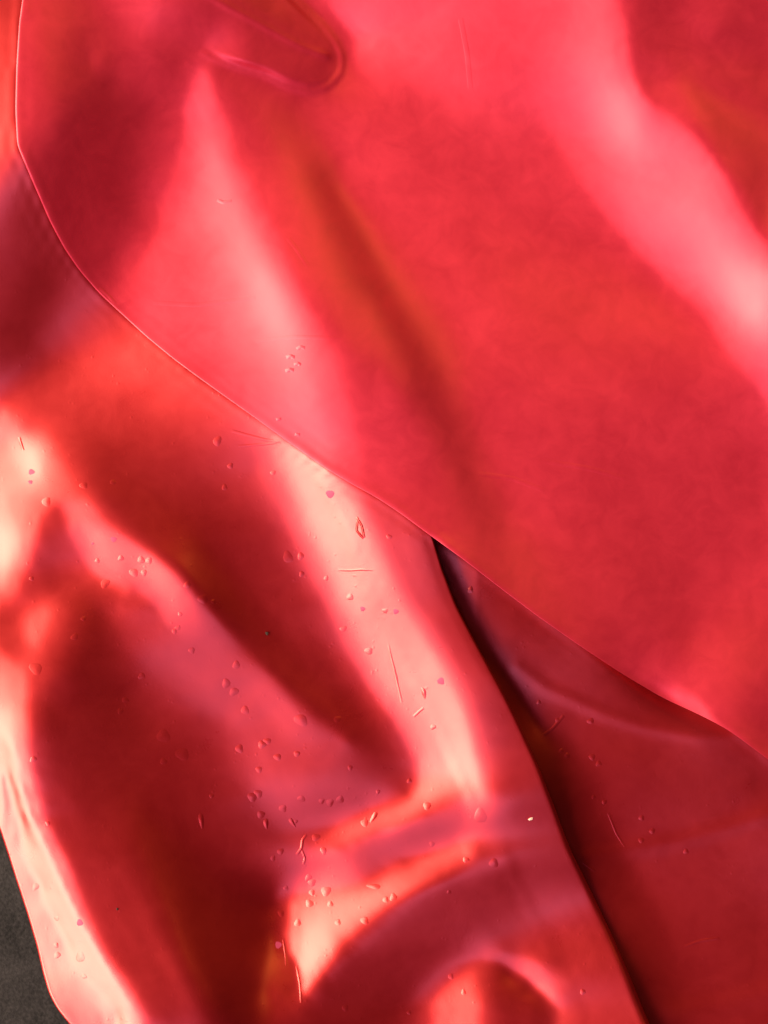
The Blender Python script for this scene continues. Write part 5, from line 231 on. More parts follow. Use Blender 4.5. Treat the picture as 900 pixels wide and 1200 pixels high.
LOW_NET = [
[-19,27,1,-2,-1,-1,-3,-2,-2,-3,-1,-2,-2,0,-1,-1,1,-1,0,0,0,1,0,0,1,0,2,-1,2,1,0,1,1,1,1,0,1,0,1,1,0,1,0,0,1,0,1,0,1,0,0,1,-1,1,0,1,-1,0,0,0,0,-1,0,1,-2,1,0,-1,-1],
[-24,34,-1,-1,0,-2,-3,-2,-2,-3,-2,-1,-3,0,-1,0,-1,0,-1,1,0,0,1,0,0,1,1,0,1,1,1,1,1,0,1,1,1,0,1,0,1,1,-1,2,0,0,0,1,1,0,0,0,1,0,0,1,-1,0,0,0,0,0,0,-1,0,0,-1,1,-2],
[-29,39,0,-1,0,-1,-3,-2,-3,-3,-3,-1,-2,-2,0,-1,0,0,-1,1,0,-1,1,1,0,0,1,1,0,2,0,1,1,1,1,1,0,1,1,0,1,0,1,0,0,2,-1,1,0,1,0,1,0,0,0,0,1,-1,1,-1,0,0,0,0,-1,0,0,-1,0],
[-34,44,0,1,-1,-1,-2,-3,-2,-4,-3,-2,-1,-3,0,-1,-1,1,-1,0,0,1,-1,1,0,1,0,1,1,1,1,1,0,2,0,2,0,0,2,0,0,1,1,0,0,1,1,-1,2,0,0,0,1,0,1,-1,1,-1,1,-1,1,-1,0,0,-1,1,-1,-1,0],
[-40,50,0,2,0,-2,-1,-2,-4,-4,-2,-4,-2,-1,-1,-2,1,-1,0,-1,1,0,0,1,-1,1,1,1,0,1,1,1,1,2,0,1,0,2,0,1,0,1,0,1,0,1,0,1,0,1,0,0,1,0,1,-1,1,0,0,0,-1,1,-1,0,0,-1,1,-1,-1],
[-46,55,2,1,1,-1,-1,-2,-4,-3,-5,-3,-2,-3,0,-2,0,0,-1,1,-1,1,0,0,0,0,1,1,1,0,2,0,2,0,2,0,2,0,1,0,2,-1,1,1,0,1,0,0,1,1,0,0,1,0,1,0,0,0,0,0,0,-1,1,-1,0,0,-1,1,-2],
[-53,63,0,2,2,0,-1,-2,-3,-4,-5,-4,-4,-1,-2,-1,0,-1,1,-1,0,0,1,-1,1,0,0,1,1,1,0,2,1,1,1,1,1,1,1,0,1,1,0,0,1,0,1,1,0,0,1,0,1,0,1,0,0,0,0,0,1,-2,1,0,-1,0,0,-1,0],
[-59,68,1,2,2,1,0,-1,-3,-5,-5,-5,-3,-4,-1,-1,-1,0,0,0,0,0,0,0,0,0,1,0,1,1,1,2,0,1,2,0,2,0,2,0,1,0,1,0,1,0,1,0,1,0,1,0,1,0,1,0,0,0,0,1,-1,1,-1,-1,1,-1,0,0,-1],
[-65,73,1,3,1,3,1,0,-2,-5,-7,-5,-6,-2,-3,0,-1,-1,1,0,-1,1,-1,1,-1,1,0,1,0,2,0,1,2,0,2,1,2,0,1,1,0,1,1,0,0,2,-1,1,1,0,0,2,-1,1,1,0,0,1,-1,1,0,-1,1,-1,0,-1,0,1,-2],
[-70,76,3,1,3,3,2,1,0,-5,-6,-10,-4,-5,-2,0,-2,1,-1,0,1,-1,0,0,0,1,-1,1,1,0,2,0,2,1,1,2,0,2,1,0,2,-1,2,0,0,1,0,1,1,0,0,1,1,0,0,1,1,-1,1,0,0,0,-1,1,-1,0,0,-1,-1],
[-76,82,1,3,2,3,2,4,1,0,-10,-13,-7,0,-4,-2,0,-2,1,0,0,0,0,0,0,0,0,0,1,0,2,1,0,3,0,2,1,1,2,0,1,1,0,1,0,1,0,0,2,-1,2,-1,2,0,1,0,0,1,0,0,0,0,0,0,-1,0,0,0,-1],
[-81,86,1,3,1,4,3,4,1,5,-18,-5,-2,-12,1,-4,-2,0,0,-1,1,0,0,-1,1,-1,1,-1,1,1,1,0,2,2,0,2,2,1,1,1,0,2,0,1,0,0,1,1,0,0,1,1,0,1,1,0,0,1,0,0,1,-1,0,0,0,0,-1,0,-1],
[-85,89,1,2,2,3,4,3,5,-5,5,-37,20,4,-19,-4,-1,-3,1,0,-1,1,0,-1,0,0,0,0,0,1,1,1,0,3,1,1,2,1,2,0,2,0,1,0,1,1,0,0,0,2,0,0,1,1,0,1,1,0,0,1,-1,1,-1,1,-1,0,-1,1,-2],
[-89,92,1,2,2,2,4,3,4,-1,2,-26,-7,30,-12,-11,-11,4,-4,-1,2,-2,0,1,-1,-1,1,-1,1,0,1,0,2,1,2,2,1,2,1,1,1,1,1,0,1,0,1,0,0,1,1,0,1,1,0,1,0,1,1,0,-1,1,0,0,-1,1,-1,-1,0],
[-93,96,0,1,3,2,2,4,3,1,-2,-5,-29,28,-8,4,-3,-18,2,-2,-2,2,-2,0,1,-2,0,0,0,0,1,1,0,3,0,3,1,2,2,0,2,1,1,0,1,0,0,1,0,1,0,1,1,0,2,-1,2,0,0,1,0,0,1,-1,0,-1,0,0,-1],
[-96,98,0,1,3,1,2,4,1,4,-5,6,-30,7,17,-12,3,1,-15,-3,2,-4,0,0,-2,1,-1,-1,1,-1,1,1,0,2,2,1,3,1,2,1,2,0,2,0,0,1,1,-1,1,1,0,0,2,0,1,1,0,1,1,0,0,0,1,-1,0,0,0,-1,0],
[-99,100,1,0,2,2,2,2,2,1,2,-4,1,-30,27,-5,-1,-6,13,-13,-12,5,-4,-2,2,-3,0,-1,0,0,0,0,2,0,3,1,2,3,1,1,3,0,1,1,1,0,0,0,1,0,1,1,0,1,0,2,0,1,0,2,-1,1,0,-1,1,-1,0,0,-1],
[-101,101,1,0,2,2,1,2,1,2,1,-1,6,-30,11,8,-2,-1,-6,7,0,-16,1,-1,-4,1,-2,-1,0,-1,0,1,0,1,2,2,2,3,1,2,2,1,1,1,0,1,0,1,-1,1,1,0,1,0,1,2,0,1,0,1,1,0,0,0,0,0,-1,1,-2],
[-103,102,1,1,1,1,2,1,2,-1,6,-9,17,-24,-10,22,-7,1,0,-7,4,10,-19,-3,2,-6,0,-1,-2,0,-1,1,0,1,2,1,3,2,2,2,3,0,2,1,1,-1,2,-1,0,1,0,1,0,1,2,-1,2,1,1,0,1,0,0,1,-1,0,0,0,-2],
[-105,104,0,1,1,2,0,2,0,2,0,2,-1,10,-37,21,0,3,-4,1,-3,-5,16,-9,-16,5,-5,-2,0,-3,0,0,0,0,2,2,3,1,3,3,2,1,2,0,2,0,0,0,0,1,0,0,1,1,1,0,2,0,2,0,1,0,1,0,0,-1,1,-1,-1],
[-107,106,-1,2,0,2,0,2,-1,3,-2,4,-6,17,-23,-7,16,-3,3,-5,1,-1,-6,9,5,-19,-1,-1,-6,1,-2,-2,1,1,0,2,3,2,3,3,1,3,2,0,2,0,0,0,1,-1,1,0,0,2,0,1,1,1,2,0,1,0,1,0,1,-1,0,-1,0],
[-108,106,0,1,0,2,0,2,0,0,2,-2,3,-3,14,-36,22,-1,2,-1,-2,-3,3,-8,7,13,-22,-5,3,-8,-2,1,-2,0,1,1,3,3,2,3,3,2,3,0,2,0,0,0,1,-1,0,1,0,1,1,1,0,2,1,1,1,1,0,1,-1,1,-1,0,-1],
[-110,108,0,0,1,1,0,2,0,0,2,-3,4,-5,14,-18,-8,18,-4,2,-3,0,-5,5,-3,-6,20,-10,-19,4,-4,-5,0,-1,0,2,2,3,2,4,3,2,3,2,0,1,1,-1,1,-1,0,1,0,0,1,1,2,0,2,1,1,0,2,0,0,0,0,-1,-1],
[-110,107,0,1,0,1,1,1,0,1,0,0,-1,1,-1,11,-30,20,0,2,-2,-2,0,-3,1,2,-7,13,2,-21,-4,1,-7,0,-1,1,2,2,4,3,4,2,3,3,0,2,0,-1,1,-1,0,1,-1,1,0,2,1,1,1,2,1,0,2,0,0,1,-1,1,-3],
[-111,108,-1,1,1,1,0,1,0,2,-1,0,-1,2,-5,12,-16,-3,14,-3,2,-2,-2,0,-2,0,5,-8,6,9,-13,-16,3,-6,-2,1,0,4,2,4,4,4,2,3,2,1,0,0,0,-1,1,-2,2,-1,1,1,1,2,0,3,0,2,1,0,1,0,0,0,-2],
[-111,107,0,1,0,1,0,1,1,1,0,-1,1,-2,1,-3,9,-25,20,0,2,-3,-1,-1,1,0,-3,5,-2,-4,12,-5,-20,-2,-4,-2,1,2,3,4,4,4,4,3,1,2,1,-1,1,-2,1,-1,-1,1,1,0,1,2,2,0,3,0,2,0,2,-1,1,-1,-1],
[-111,107,-1,1,1,0,1,0,2,-1,2,-1,0,-1,0,-2,1,-5,-7,18,-4,1,-4,3,-2,1,0,-2,2,3,-6,8,0,-21,-5,-3,-2,2,3,3,5,5,4,3,2,2,1,1,-2,0,0,-1,-1,1,0,0,2,1,2,1,2,1,2,0,2,0,0,0,-2],
[-111,107,-1,0,1,1,0,1,0,1,1,0,0,0,-2,0,-6,4,-14,12,8,-2,-1,0,0,0,-1,1,0,-1,5,-6,3,5,-21,-7,-3,-2,4,3,5,4,6,3,3,3,0,1,0,-2,0,-1,0,-1,0,1,1,1,2,1,3,1,1,2,1,0,1,-1,0],
[-111,107,-2,2,-1,1,0,2,-1,2,0,1,-1,1,-2,-1,-2,-4,-7,-3,19,-1,2,-2,1,-2,1,0,0,1,-2,3,-1,-3,7,-19,-10,-1,-1,3,6,4,5,6,3,3,1,0,1,-2,-1,0,-2,0,0,0,1,1,2,2,1,3,1,2,1,1,0,0,-1],
[-110,105,-1,1,0,0,1,1,0,1,0,1,1,-1,0,-2,-1,-6,-5,-11,14,12,0,0,0,-1,0,0,1,-1,2,-2,0,2,-6,7,-16,-14,2,2,1,6,8,3,6,3,1,2,-1,-1,0,-3,0,-2,1,-1,1,2,0,3,2,2,2,2,1,1,1,0,-2],
[-110,105,0,-1,0,1,1,-1,2,0,1,0,1,0,0,-1,-2,-4,-5,-14,0,21,6,1,-2,1,-1,1,0,0,0,0,0,-1,0,-4,2,-8,-16,-3,8,3,4,9,5,4,2,1,1,-2,-1,-1,-2,-2,0,0,0,1,2,2,2,2,2,3,1,1,2,-1,-1],
[-109,104,-1,0,0,1,-1,1,1,0,1,1,1,-1,1,0,-2,-4,-4,-10,-17,16,22,-1,1,0,0,0,1,0,-1,0,0,0,-2,0,-4,1,-4,-16,-7,9,9,3,7,7,3,1,1,-1,-2,-2,-1,-3,0,-1,1,0,1,3,1,4,1,3,2,2,1,0,-1],
[-107,101,0,-1,1,0,0,1,0,0,2,0,0,2,-1,1,-2,-1,-7,-5,-19,-3,24,16,-3,2,0,-1,1,0,0,0,-1,-1,0,-2,1,-3,-2,-3,-7,-16,4,19,6,3,7,2,2,-2,-2,-1,-3,-2,-2,0,-1,2,0,2,2,3,3,3,1,3,1,1,-1],
[-106,100,0,-1,1,-1,1,0,0,1,0,2,-1,2,0,1,-2,-1,-4,-6,-14,-15,12,25,8,-1,0,0,0,0,0,-1,0,0,-1,0,-2,0,-1,-3,-4,-3,-10,-5,13,18,3,3,1,1,-2,-2,-3,-2,-3,-1,0,0,1,2,1,4,3,2,4,2,1,2,-2],
[-105,100,-2,0,0,0,1,-1,1,0,1,0,1,1,0,1,0,-2,-1,-8,-7,-21,-1,20,24,-2,2,-1,0,-1,0,1,-2,1,0,0,-2,0,-1,-1,-1,-7,1,-4,-9,7,17,8,3,-1,-1,-2,-3,-3,-2,-2,-1,0,1,1,2,3,3,4,3,2,3,1,-1],
[-103,97,-1,0,0,0,0,0,0,0,1,1,0,1,1,0,0,0,-2,-5,-7,-13,-17,12,25,14,-5,3,-2,0,-1,0,1,0,0,0,-1,0,-1,0,-2,1,-5,-2,2,-4,-2,10,9,6,-1,-3,-1,-4,-3,-2,-2,0,1,0,2,4,2,4,4,3,3,2,-2],
[-101,95,-1,0,-1,1,-1,1,-1,1,1,-1,2,0,0,2,0,-1,-1,-2,-8,-6,-20,-3,19,23,3,0,-1,0,-3,1,2,-1,2,-2,1,0,-1,0,-1,0,0,-1,-3,1,1,-1,1,3,8,2,-4,-3,-1,-5,0,-1,-2,2,1,4,2,5,3,5,2,3,-1],
[-100,94,-1,0,0,-1,0,0,0,1,-1,1,1,0,1,0,1,0,-1,-1,-5,-7,-11,-16,9,20,18,-3,1,-2,-1,1,1,0,1,0,-1,1,0,-1,0,1,0,-1,2,-2,-2,2,1,-1,-1,5,3,-2,-6,1,-4,-1,-1,0,2,1,5,3,5,4,4,4,-2],
[-98,92,-1,0,-1,0,0,0,0,0,0,0,0,2,-1,2,0,0,1,-3,-2,-6,-5,-17,-4,14,19,7,-3,1,0,2,0,1,-1,0,0,0,1,-1,2,-1,1,0,0,1,0,-1,0,0,0,-4,2,5,1,-9,2,-4,-3,2,-1,2,4,4,5,4,6,3,-1],
[-96,90,-1,0,-1,0,0,-1,1,-1,0,1,0,0,1,0,1,1,-1,0,-2,-4,-5,-8,-13,6,13,10,2,2,1,3,1,0,0,-1,-1,0,2,-1,1,1,0,1,0,0,1,0,0,-2,0,0,-2,-2,3,11,-17,0,0,-4,1,1,3,4,5,6,5,5,-1],
[-94,88,-1,0,-1,0,-1,1,-1,0,0,-1,2,-1,1,0,1,1,0,-1,-1,-2,-5,-3,-10,-5,7,7,8,3,3,3,2,0,0,-1,-1,0,1,1,0,0,1,0,1,0,2,-1,0,-1,0,-2,0,1,-3,1,9,-8,-10,4,-5,1,2,4,5,5,8,4,2],
[-92,86,-1,0,-1,0,-1,0,0,0,-1,1,-1,1,0,0,1,0,1,0,-1,-1,-3,-5,-2,-10,0,6,6,5,4,4,3,0,1,-1,0,0,0,0,1,-1,1,1,1,0,0,1,-1,1,-1,-1,0,-2,2,0,-6,14,-7,-12,2,-3,0,3,5,7,7,6,1],
[-90,85,-2,-1,0,0,-1,0,0,-1,0,0,0,0,0,1,-1,2,-1,1,0,-1,-1,-4,-3,-4,-9,5,4,5,4,6,3,2,0,1,-1,0,0,0,1,-2,2,0,1,0,1,0,0,0,-1,1,-2,1,-1,0,2,-6,7,7,-21,0,0,-1,6,5,8,7,4],
[-87,81,-1,-1,1,-2,1,-1,-1,0,0,-1,1,-1,0,1,0,0,0,1,1,-1,-2,0,-4,-1,-11,-1,5,4,5,4,6,1,2,0,0,0,1,-1,0,-1,2,-1,2,-1,1,-1,2,-1,1,-1,0,0,-1,1,-3,5,-7,5,9,-18,-6,2,1,6,7,9,3],
[-85,79,-1,0,-1,0,-1,0,-1,0,0,-1,0,-1,1,0,-1,2,-1,1,0,1,-1,0,-3,0,-8,-9,4,4,6,4,5,4,0,2,-1,1,0,0,0,0,0,0,1,0,0,0,1,0,0,0,-1,1,0,-1,0,-2,2,0,0,6,-11,-11,4,1,8,8,5],
[-83,77,-1,0,0,-2,1,-1,-1,0,-1,0,-1,0,0,0,0,0,1,-1,2,-1,1,0,0,-3,-2,-14,1,4,6,4,5,3,2,1,1,1,-1,1,0,0,0,0,1,-1,1,0,0,1,-1,1,0,0,-1,0,0,0,-3,4,1,-4,3,-6,-12,5,2,8,4],
[-81,75,0,-1,-1,0,-1,0,-1,0,-1,0,-1,0,-1,1,-1,0,0,1,0,0,1,0,2,-3,1,-13,-7,6,5,4,4,4,2,3,0,1,0,1,0,0,0,0,0,0,1,0,0,0,1,-1,1,-1,1,-1,0,-1,0,1,1,1,-4,1,-8,-9,4,1,4],
[-79,74,-2,0,0,-1,-1,0,-1,0,-1,0,-1,-1,0,0,-1,0,1,-1,1,0,1,0,2,0,-1,-6,-14,4,4,6,2,5,2,3,2,0,1,1,0,0,-1,1,1,-1,0,1,0,0,1,-1,1,0,-1,1,-1,1,-3,3,1,-2,1,-2,-1,-10,-10,3,-3],
[-77,72,-1,-1,-1,0,0,-1,-1,0,-1,-1,0,0,-2,0,0,0,-1,0,1,-1,2,0,1,2,-2,1,-15,-4,6,4,3,4,4,2,3,2,0,0,0,1,0,0,0,0,1,-1,1,1,-1,1,-1,1,0,0,0,0,-1,1,2,-1,-1,0,-1,-6,-9,-3,-5],
[-75,70,-1,-1,0,-1,0,-1,-1,0,-1,0,-2,0,0,-1,-1,0,-1,0,1,-1,1,1,0,2,0,1,-7,-13,6,2,5,3,3,5,2,2,0,1,0,1,-1,1,0,1,-1,1,1,-1,0,1,-1,1,0,0,1,0,0,1,0,0,0,-1,1,-5,-9,-4,-7],
[-73,68,-1,0,-1,-1,0,-1,-1,0,-1,0,-1,-2,1,-2,0,-1,0,-1,1,-1,0,1,1,1,1,-1,3,-17,1,2,5,3,4,4,3,3,-1,2,-1,2,-1,1,0,1,0,0,1,-1,0,1,-1,1,0,1,1,1,-1,1,0,0,0,0,0,-2,-10,-2,-9],
[-70,65,-1,-1,0,0,-1,-1,0,-1,-1,-1,0,-1,-1,-1,0,-1,-1,-1,1,-1,0,0,1,1,1,-1,4,-6,-12,5,3,4,3,4,3,3,1,2,-1,1,1,0,0,1,0,1,-1,1,0,0,-1,0,3,-1,2,1,0,0,-1,1,0,-1,2,-2,-9,-1,-9],
[-68,63,-1,0,-1,0,-1,-1,0,-1,-1,0,-1,-1,-1,-1,-1,0,-2,0,0,-1,-1,1,1,0,0,2,-1,6,-17,2,2,5,2,4,3,4,1,2,0,2,-1,2,0,-1,2,-1,1,0,0,0,0,1,0,2,0,1,2,-2,-1,1,1,-1,2,-2,-6,-2,-8],
[-66,61,-1,0,-1,0,0,-2,0,-1,0,-1,-2,0,0,-2,-1,-1,-1,0,-1,-1,-1,1,-1,2,-1,2,-1,9,-12,-7,5,3,3,2,5,2,4,2,0,2,0,0,1,0,1,-1,1,0,1,-1,1,0,2,0,1,0,2,-2,-1,1,1,0,1,-1,-4,-1,-7],
[-64,59,-1,1,-2,0,-1,0,-1,0,-1,-2,0,0,-2,-1,-1,-1,-1,-1,-1,0,-2,1,-2,2,-1,3,-1,6,-1,-15,5,2,3,3,3,5,3,2,2,1,0,0,1,1,-1,1,0,1,-1,1,1,0,1,1,-1,2,-1,0,0,0,0,1,1,0,-1,-1,-7],
[-62,57,0,-1,0,-1,-1,0,0,-2,0,-1,-1,0,-2,-1,-1,-1,-1,-1,-1,-1,-2,0,0,0,0,1,2,2,6,-16,1,2,4,3,2,4,6,3,1,1,0,1,0,0,1,0,0,1,0,1,-1,2,0,0,1,0,0,-1,1,0,1,-1,1,1,3,-2,-5],
[-60,55,0,-1,0,-1,0,-1,0,-1,-1,-1,0,-2,-1,0,-2,-1,-1,-1,-2,-1,0,-2,-1,0,0,1,3,1,6,-7,-10,6,1,5,3,3,5,5,1,0,1,1,1,-1,1,1,-1,1,1,-1,1,0,1,0,0,1,-1,1,0,0,0,1,-1,2,5,0,-6],
[-59,55,-1,0,-1,-1,0,0,-2,0,0,-2,0,-2,0,-2,0,-2,-1,-1,-2,-1,-1,-2,-1,0,-1,1,2,1,6,1,-14,4,2,3,5,2,3,7,1,2,0,2,-1,1,0,1,0,0,0,1,0,-1,2,0,0,0,0,0,1,0,0,0,0,2,7,0,-4],
[-57,53,-1,0,-1,0,-1,0,-1,-1,-1,0,-1,-1,-1,-2,0,-2,-1,-1,-2,-1,-2,-1,-1,-1,-2,1,0,4,0,11,-11,-4,5,2,4,1,2,7,3,3,1,1,0,1,-1,0,1,0,1,-1,1,0,0,0,1,-1,1,0,1,-1,1,0,-1,3,9,0,-3],
[-55,51,-1,0,-1,0,0,-1,-1,-1,0,-1,-1,-1,-1,-1,-1,-1,-2,-1,-2,-1,-2,-1,-2,-2,0,-1,0,1,3,5,8,-15,6,1,3,-1,4,5,5,4,1,1,1,-1,0,1,0,0,0,1,-1,1,0,0,0,0,1,-1,1,1,-1,1,-1,3,10,0,-2],
[-53,49,-1,0,0,-1,-1,0,0,-1,-1,-1,-1,0,-2,-1,-1,-1,-1,-2,-2,-1,-2,-1,-3,-1,-1,-2,1,-2,4,1,16,-8,-4,4,0,2,1,6,4,5,2,1,0,1,-1,1,0,0,1,-1,0,1,-1,1,-1,1,0,0,1,0,0,1,-2,4,10,2,-2],
[-51,47,-1,0,0,-1,0,-1,0,-1,-1,0,-2,0,-1,-2,0,-2,-2,0,-3,-1,-1,-3,-1,-2,-2,-2,-1,0,0,3,9,13,-15,5,-2,3,1,4,5,4,3,2,0,1,0,0,0,0,0,0,0,0,0,1,-1,0,0,1,1,0,-1,1,-1,4,11,2,-2],
[-50,47,-2,1,-2,1,-1,-1,0,-1,0,-2,0,-1,-1,-1,-1,-2,-1,-1,-2,-2,-1,-3,-1,-2,-3,-1,-2,-1,-1,4,1,22,-5,-7,3,1,1,3,5,3,4,3,0,0,1,0,0,0,0,0,-1,1,0,0,-1,1,0,0,2,-1,0,1,-1,3,13,1,-1],
[-48,44,0,0,-1,-1,0,0,-1,-1,0,-1,-1,0,-2,-1,-1,-1,-2,-1,-1,-3,-1,-2,-3,-1,-2,-3,-1,-3,0,1,2,11,21,-20,7,-3,3,1,4,4,4,2,1,1,1,0,0,0,0,-1,1,0,-1,0,0,1,-1,1,1,0,0,1,-2,3,15,0,0],
[-47,44,-1,0,-1,0,-1,0,-1,0,-1,-1,-1,0,-1,-2,0,-2,-2,0,-3,-1,-2,-2,-2,-2,-2,-3,-1,-4,0,-1,4,1,29,-7,-7,4,0,1,3,4,4,1,3,0,1,1,0,0,-1,1,-1,0,0,0,0,0,-1,2,1,0,0,0,-2,5,13,2,-2],
[-45,42,-1,-1,1,-1,-1,0,0,-1,-1,0,-2,0,-1,-1,-1,-2,-1,-1,-2,-1,-3,-2,-1,-3,-2,-3,-2,-2,-2,-1,1,5,11,23,-20,7,-2,2,1,4,3,2,2,2,0,2,-1,1,-1,0,0,0,0,0,-1,0,1,0,2,0,-1,1,-2,4,14,2,-2],
[-43,39,1,-2,1,-1,0,-1,0,-1,-1,0,-1,-1,0,-2,-1,-1,-1,-2,-2,-1,-2,-2,-3,-1,-3,-2,-3,-2,-3,1,-3,7,0,32,-7,-7,4,0,2,1,3,3,1,3,1,1,0,0,0,0,0,0,0,-1,0,0,0,2,0,1,-1,0,-1,4,13,2,-2],
[-42,39,-1,0,0,-1,0,-1,0,0,-2,1,-2,-1,0,-1,-2,0,-2,-2,-1,-2,-1,-3,-2,-2,-2,-3,-3,-2,-2,-1,-2,3,5,12,24,-20,7,-3,3,-1,4,2,2,3,2,0,1,-1,1,0,-1,1,0,-1,0,0,0,1,2,-1,-1,2,-2,3,13,2,-1],
[-41,38,0,-1,0,-1,0,0,-1,0,-1,-1,0,-2,0,-1,-1,-1,-1,-2,-2,-1,-2,-3,-1,-2,-3,-3,-2,-3,-1,-3,0,-1,8,2,29,-6,-6,3,-1,1,2,3,2,3,1,3,-1,0,1,-1,1,0,-1,0,0,0,0,1,1,0,-1,1,-1,3,13,1,-2],
[-39,36,-1,1,-1,-1,0,0,0,-2,1,-2,0,-1,0,-2,-1,0,-3,0,-2,-2,-1,-3,-2,-2,-2,-3,-3,-2,-3,-1,-1,0,3,6,13,21,-20,7,-4,3,0,4,2,2,3,1,1,0,1,-1,1,-1,1,-1,0,0,-1,2,1,0,0,-1,0,3,11,2,-3],
[-38,35,0,-1,1,-2,1,-1,-1,0,0,-2,1,-2,0,-1,-2,0,-2,-1,-1,-2,-2,-2,-3,-1,-3,-3,-2,-2,-4,-1,-1,0,2,6,6,23,-5,-8,4,-1,3,1,3,2,3,1,1,1,0,1,-1,1,-1,0,0,0,0,1,0,1,0,-1,0,2,11,2,-3],
[-37,35,-1,-1,0,0,0,-1,0,-1,0,-1,-1,0,-1,-1,-1,-1,-1,-2,-1,-1,-3,-1,-2,-3,-3,-1,-4,-2,-3,-2,-1,0,1,5,5,17,8,-13,6,-3,3,1,2,4,1,3,0,1,1,1,-1,1,-1,1,-1,0,-1,2,1,-1,1,-1,0,2,10,1,-2],
[-35,32,0,0,-1,0,0,-1,0,-1,0,0,-2,0,0,-2,0,-2,-1,-1,-1,-2,-2,-1,-3,-2,-3,-2,-3,-3,-2,-3,0,-2,2,2,8,7,19,-12,2,0,0,2,2,3,2,3,1,1,1,0,0,1,-1,1,-1,0,0,1,1,-1,1,-1,0,2,9,1,-3],
[-34,31,0,0,0,-1,0,-1,0,0,-1,0,-1,-1,0,-2,0,-1,-1,-2,0,-3,-1,-2,-2,-3,-2,-2,-3,-3,-3,-2,-2,-1,2,1,7,5,16,1,-8,4,0,0,3,3,2,3,2,0,1,1,1,-1,1,0,-1,1,-1,0,2,0,0,-1,0,2,8,0,-2],
[-33,31,-1,0,-1,1,-1,-1,0,0,0,-1,-1,-1,0,-1,0,-2,-1,-1,-1,-2,-2,-1,-2,-3,-2,-3,-2,-3,-3,-3,-2,0,-1,2,4,8,9,13,-12,3,-1,2,1,4,2,3,2,1,1,1,1,-1,1,0,0,0,-1,1,1,-1,1,0,-1,2,6,2,-4],
[-32,30,-1,0,0,-1,0,0,0,-1,-1,0,0,-1,-1,-1,0,-1,-2,0,-2,-1,-2,-2,-1,-3,-3,-1,-4,-2,-4,-2,-2,-2,0,1,2,8,6,16,-4,-5,3,0,1,4,2,3,2,2,1,1,0,1,0,0,0,0,-1,1,2,-2,1,0,0,0,7,0,-4],
[-31,29,-1,1,-2,1,-1,0,0,-1,0,-1,0,-1,-1,0,-1,-1,-1,-1,-1,-2,-1,-2,-2,-2,-2,-3,-3,-2,-4,-2,-3,-1,-2,0,3,4,7,12,10,-11,2,1,1,2,4,2,2,3,0,2,0,1,0,0,0,1,-2,2,0,0,0,0,0,1,4,2,-6],
[-29,26,1,-1,0,0,-1,0,0,-1,0,0,-1,-1,0,-1,-1,0,-2,0,-2,-1,-2,-1,-2,-3,-1,-3,-3,-2,-4,-2,-3,-3,-1,0,1,2,8,5,22,-11,0,1,1,2,2,3,3,2,1,1,2,-1,1,1,-1,0,1,0,0,1,-1,0,0,1,4,0,-5],
[-28,25,1,-1,0,0,0,-1,0,-1,0,0,-1,0,-1,0,-2,0,-1,-1,-1,-2,-1,-2,-1,-2,-3,-2,-3,-2,-4,-2,-4,-2,-2,-1,1,0,6,6,16,7,-10,5,-1,1,2,4,2,3,1,1,1,1,0,0,0,1,0,0,1,-1,1,0,-1,1,3,0,-5],
[-27,25,-1,0,1,-1,-1,1,-1,-1,1,-1,-1,0,-1,0,-1,-1,0,-2,-1,-1,-1,-2,-2,-2,-1,-3,-3,-3,-2,-4,-2,-3,-3,-1,-1,1,2,8,7,23,-12,3,-1,2,0,3,4,3,1,1,0,2,0,0,0,1,0,1,0,0,-1,1,0,0,2,0,-5],
[-26,24,-1,1,-1,0,0,-1,0,0,0,-1,0,-1,-1,0,0,-2,0,-1,-2,0,-2,-1,-2,-2,-2,-2,-3,-2,-3,-4,-2,-4,-2,-2,-2,1,0,7,3,25,0,-5,4,-2,2,1,5,2,2,0,2,0,1,0,0,1,1,-1,1,0,0,0,0,0,1,1,-6],
[-25,23,-1,1,-1,0,0,0,-1,0,0,-1,0,-1,0,0,-2,0,-1,-1,0,-2,-2,0,-3,-1,-2,-2,-2,-4,-2,-3,-4,-2,-3,-3,-2,0,0,3,6,11,21,-9,4,-3,3,1,3,2,3,0,1,1,1,0,1,0,0,1,-1,1,0,0,-1,1,2,-1,-5],
[-25,24,-2,1,-1,1,-1,-1,1,-1,0,-1,0,0,-1,0,-1,-1,-1,0,-1,-2,-1,-1,-1,-2,-3,-1,-3,-2,-3,-3,-3,-3,-4,-2,-2,-3,2,0,6,6,19,8,-5,2,-1,3,2,2,2,2,0,1,0,1,1,0,0,1,-1,1,-1,1,0,-1,3,-1,-7],
[-24,23,-2,1,0,-1,0,0,0,-1,0,0,-1,0,-1,0,-1,0,-2,0,-1,-1,-1,-1,-2,-2,-1,-2,-3,-2,-3,-3,-3,-3,-3,-4,-2,-2,-1,1,3,7,11,18,-2,0,1,0,4,1,2,1,1,1,0,1,1,0,0,0,1,-1,1,-1,1,0,0,1,-6],
[-23,22,-2,1,0,-1,1,-2,1,0,-1,0,-1,0,0,-1,-1,0,-1,0,-2,0,-2,-1,-1,-2,-2,-1,-3,-2,-2,-4,-3,-3,-3,-3,-3,-3,-1,0,1,6,5,25,2,-1,1,1,2,3,1,1,1,0,2,0,0,1,0,0,1,-1,1,-1,1,-1,2,-1,-6],
[-22,20,0,0,0,0,-1,0,0,-1,1,-1,-1,0,0,-1,0,-1,0,-1,-2,0,-1,-1,-2,-1,-1,-3,-2,-2,-2,-4,-2,-4,-2,-5,-2,-3,-2,-1,1,3,6,16,17,-5,3,-1,4,1,2,1,1,0,1,1,1,-1,1,0,1,-1,0,1,-1,1,0,0,-6],
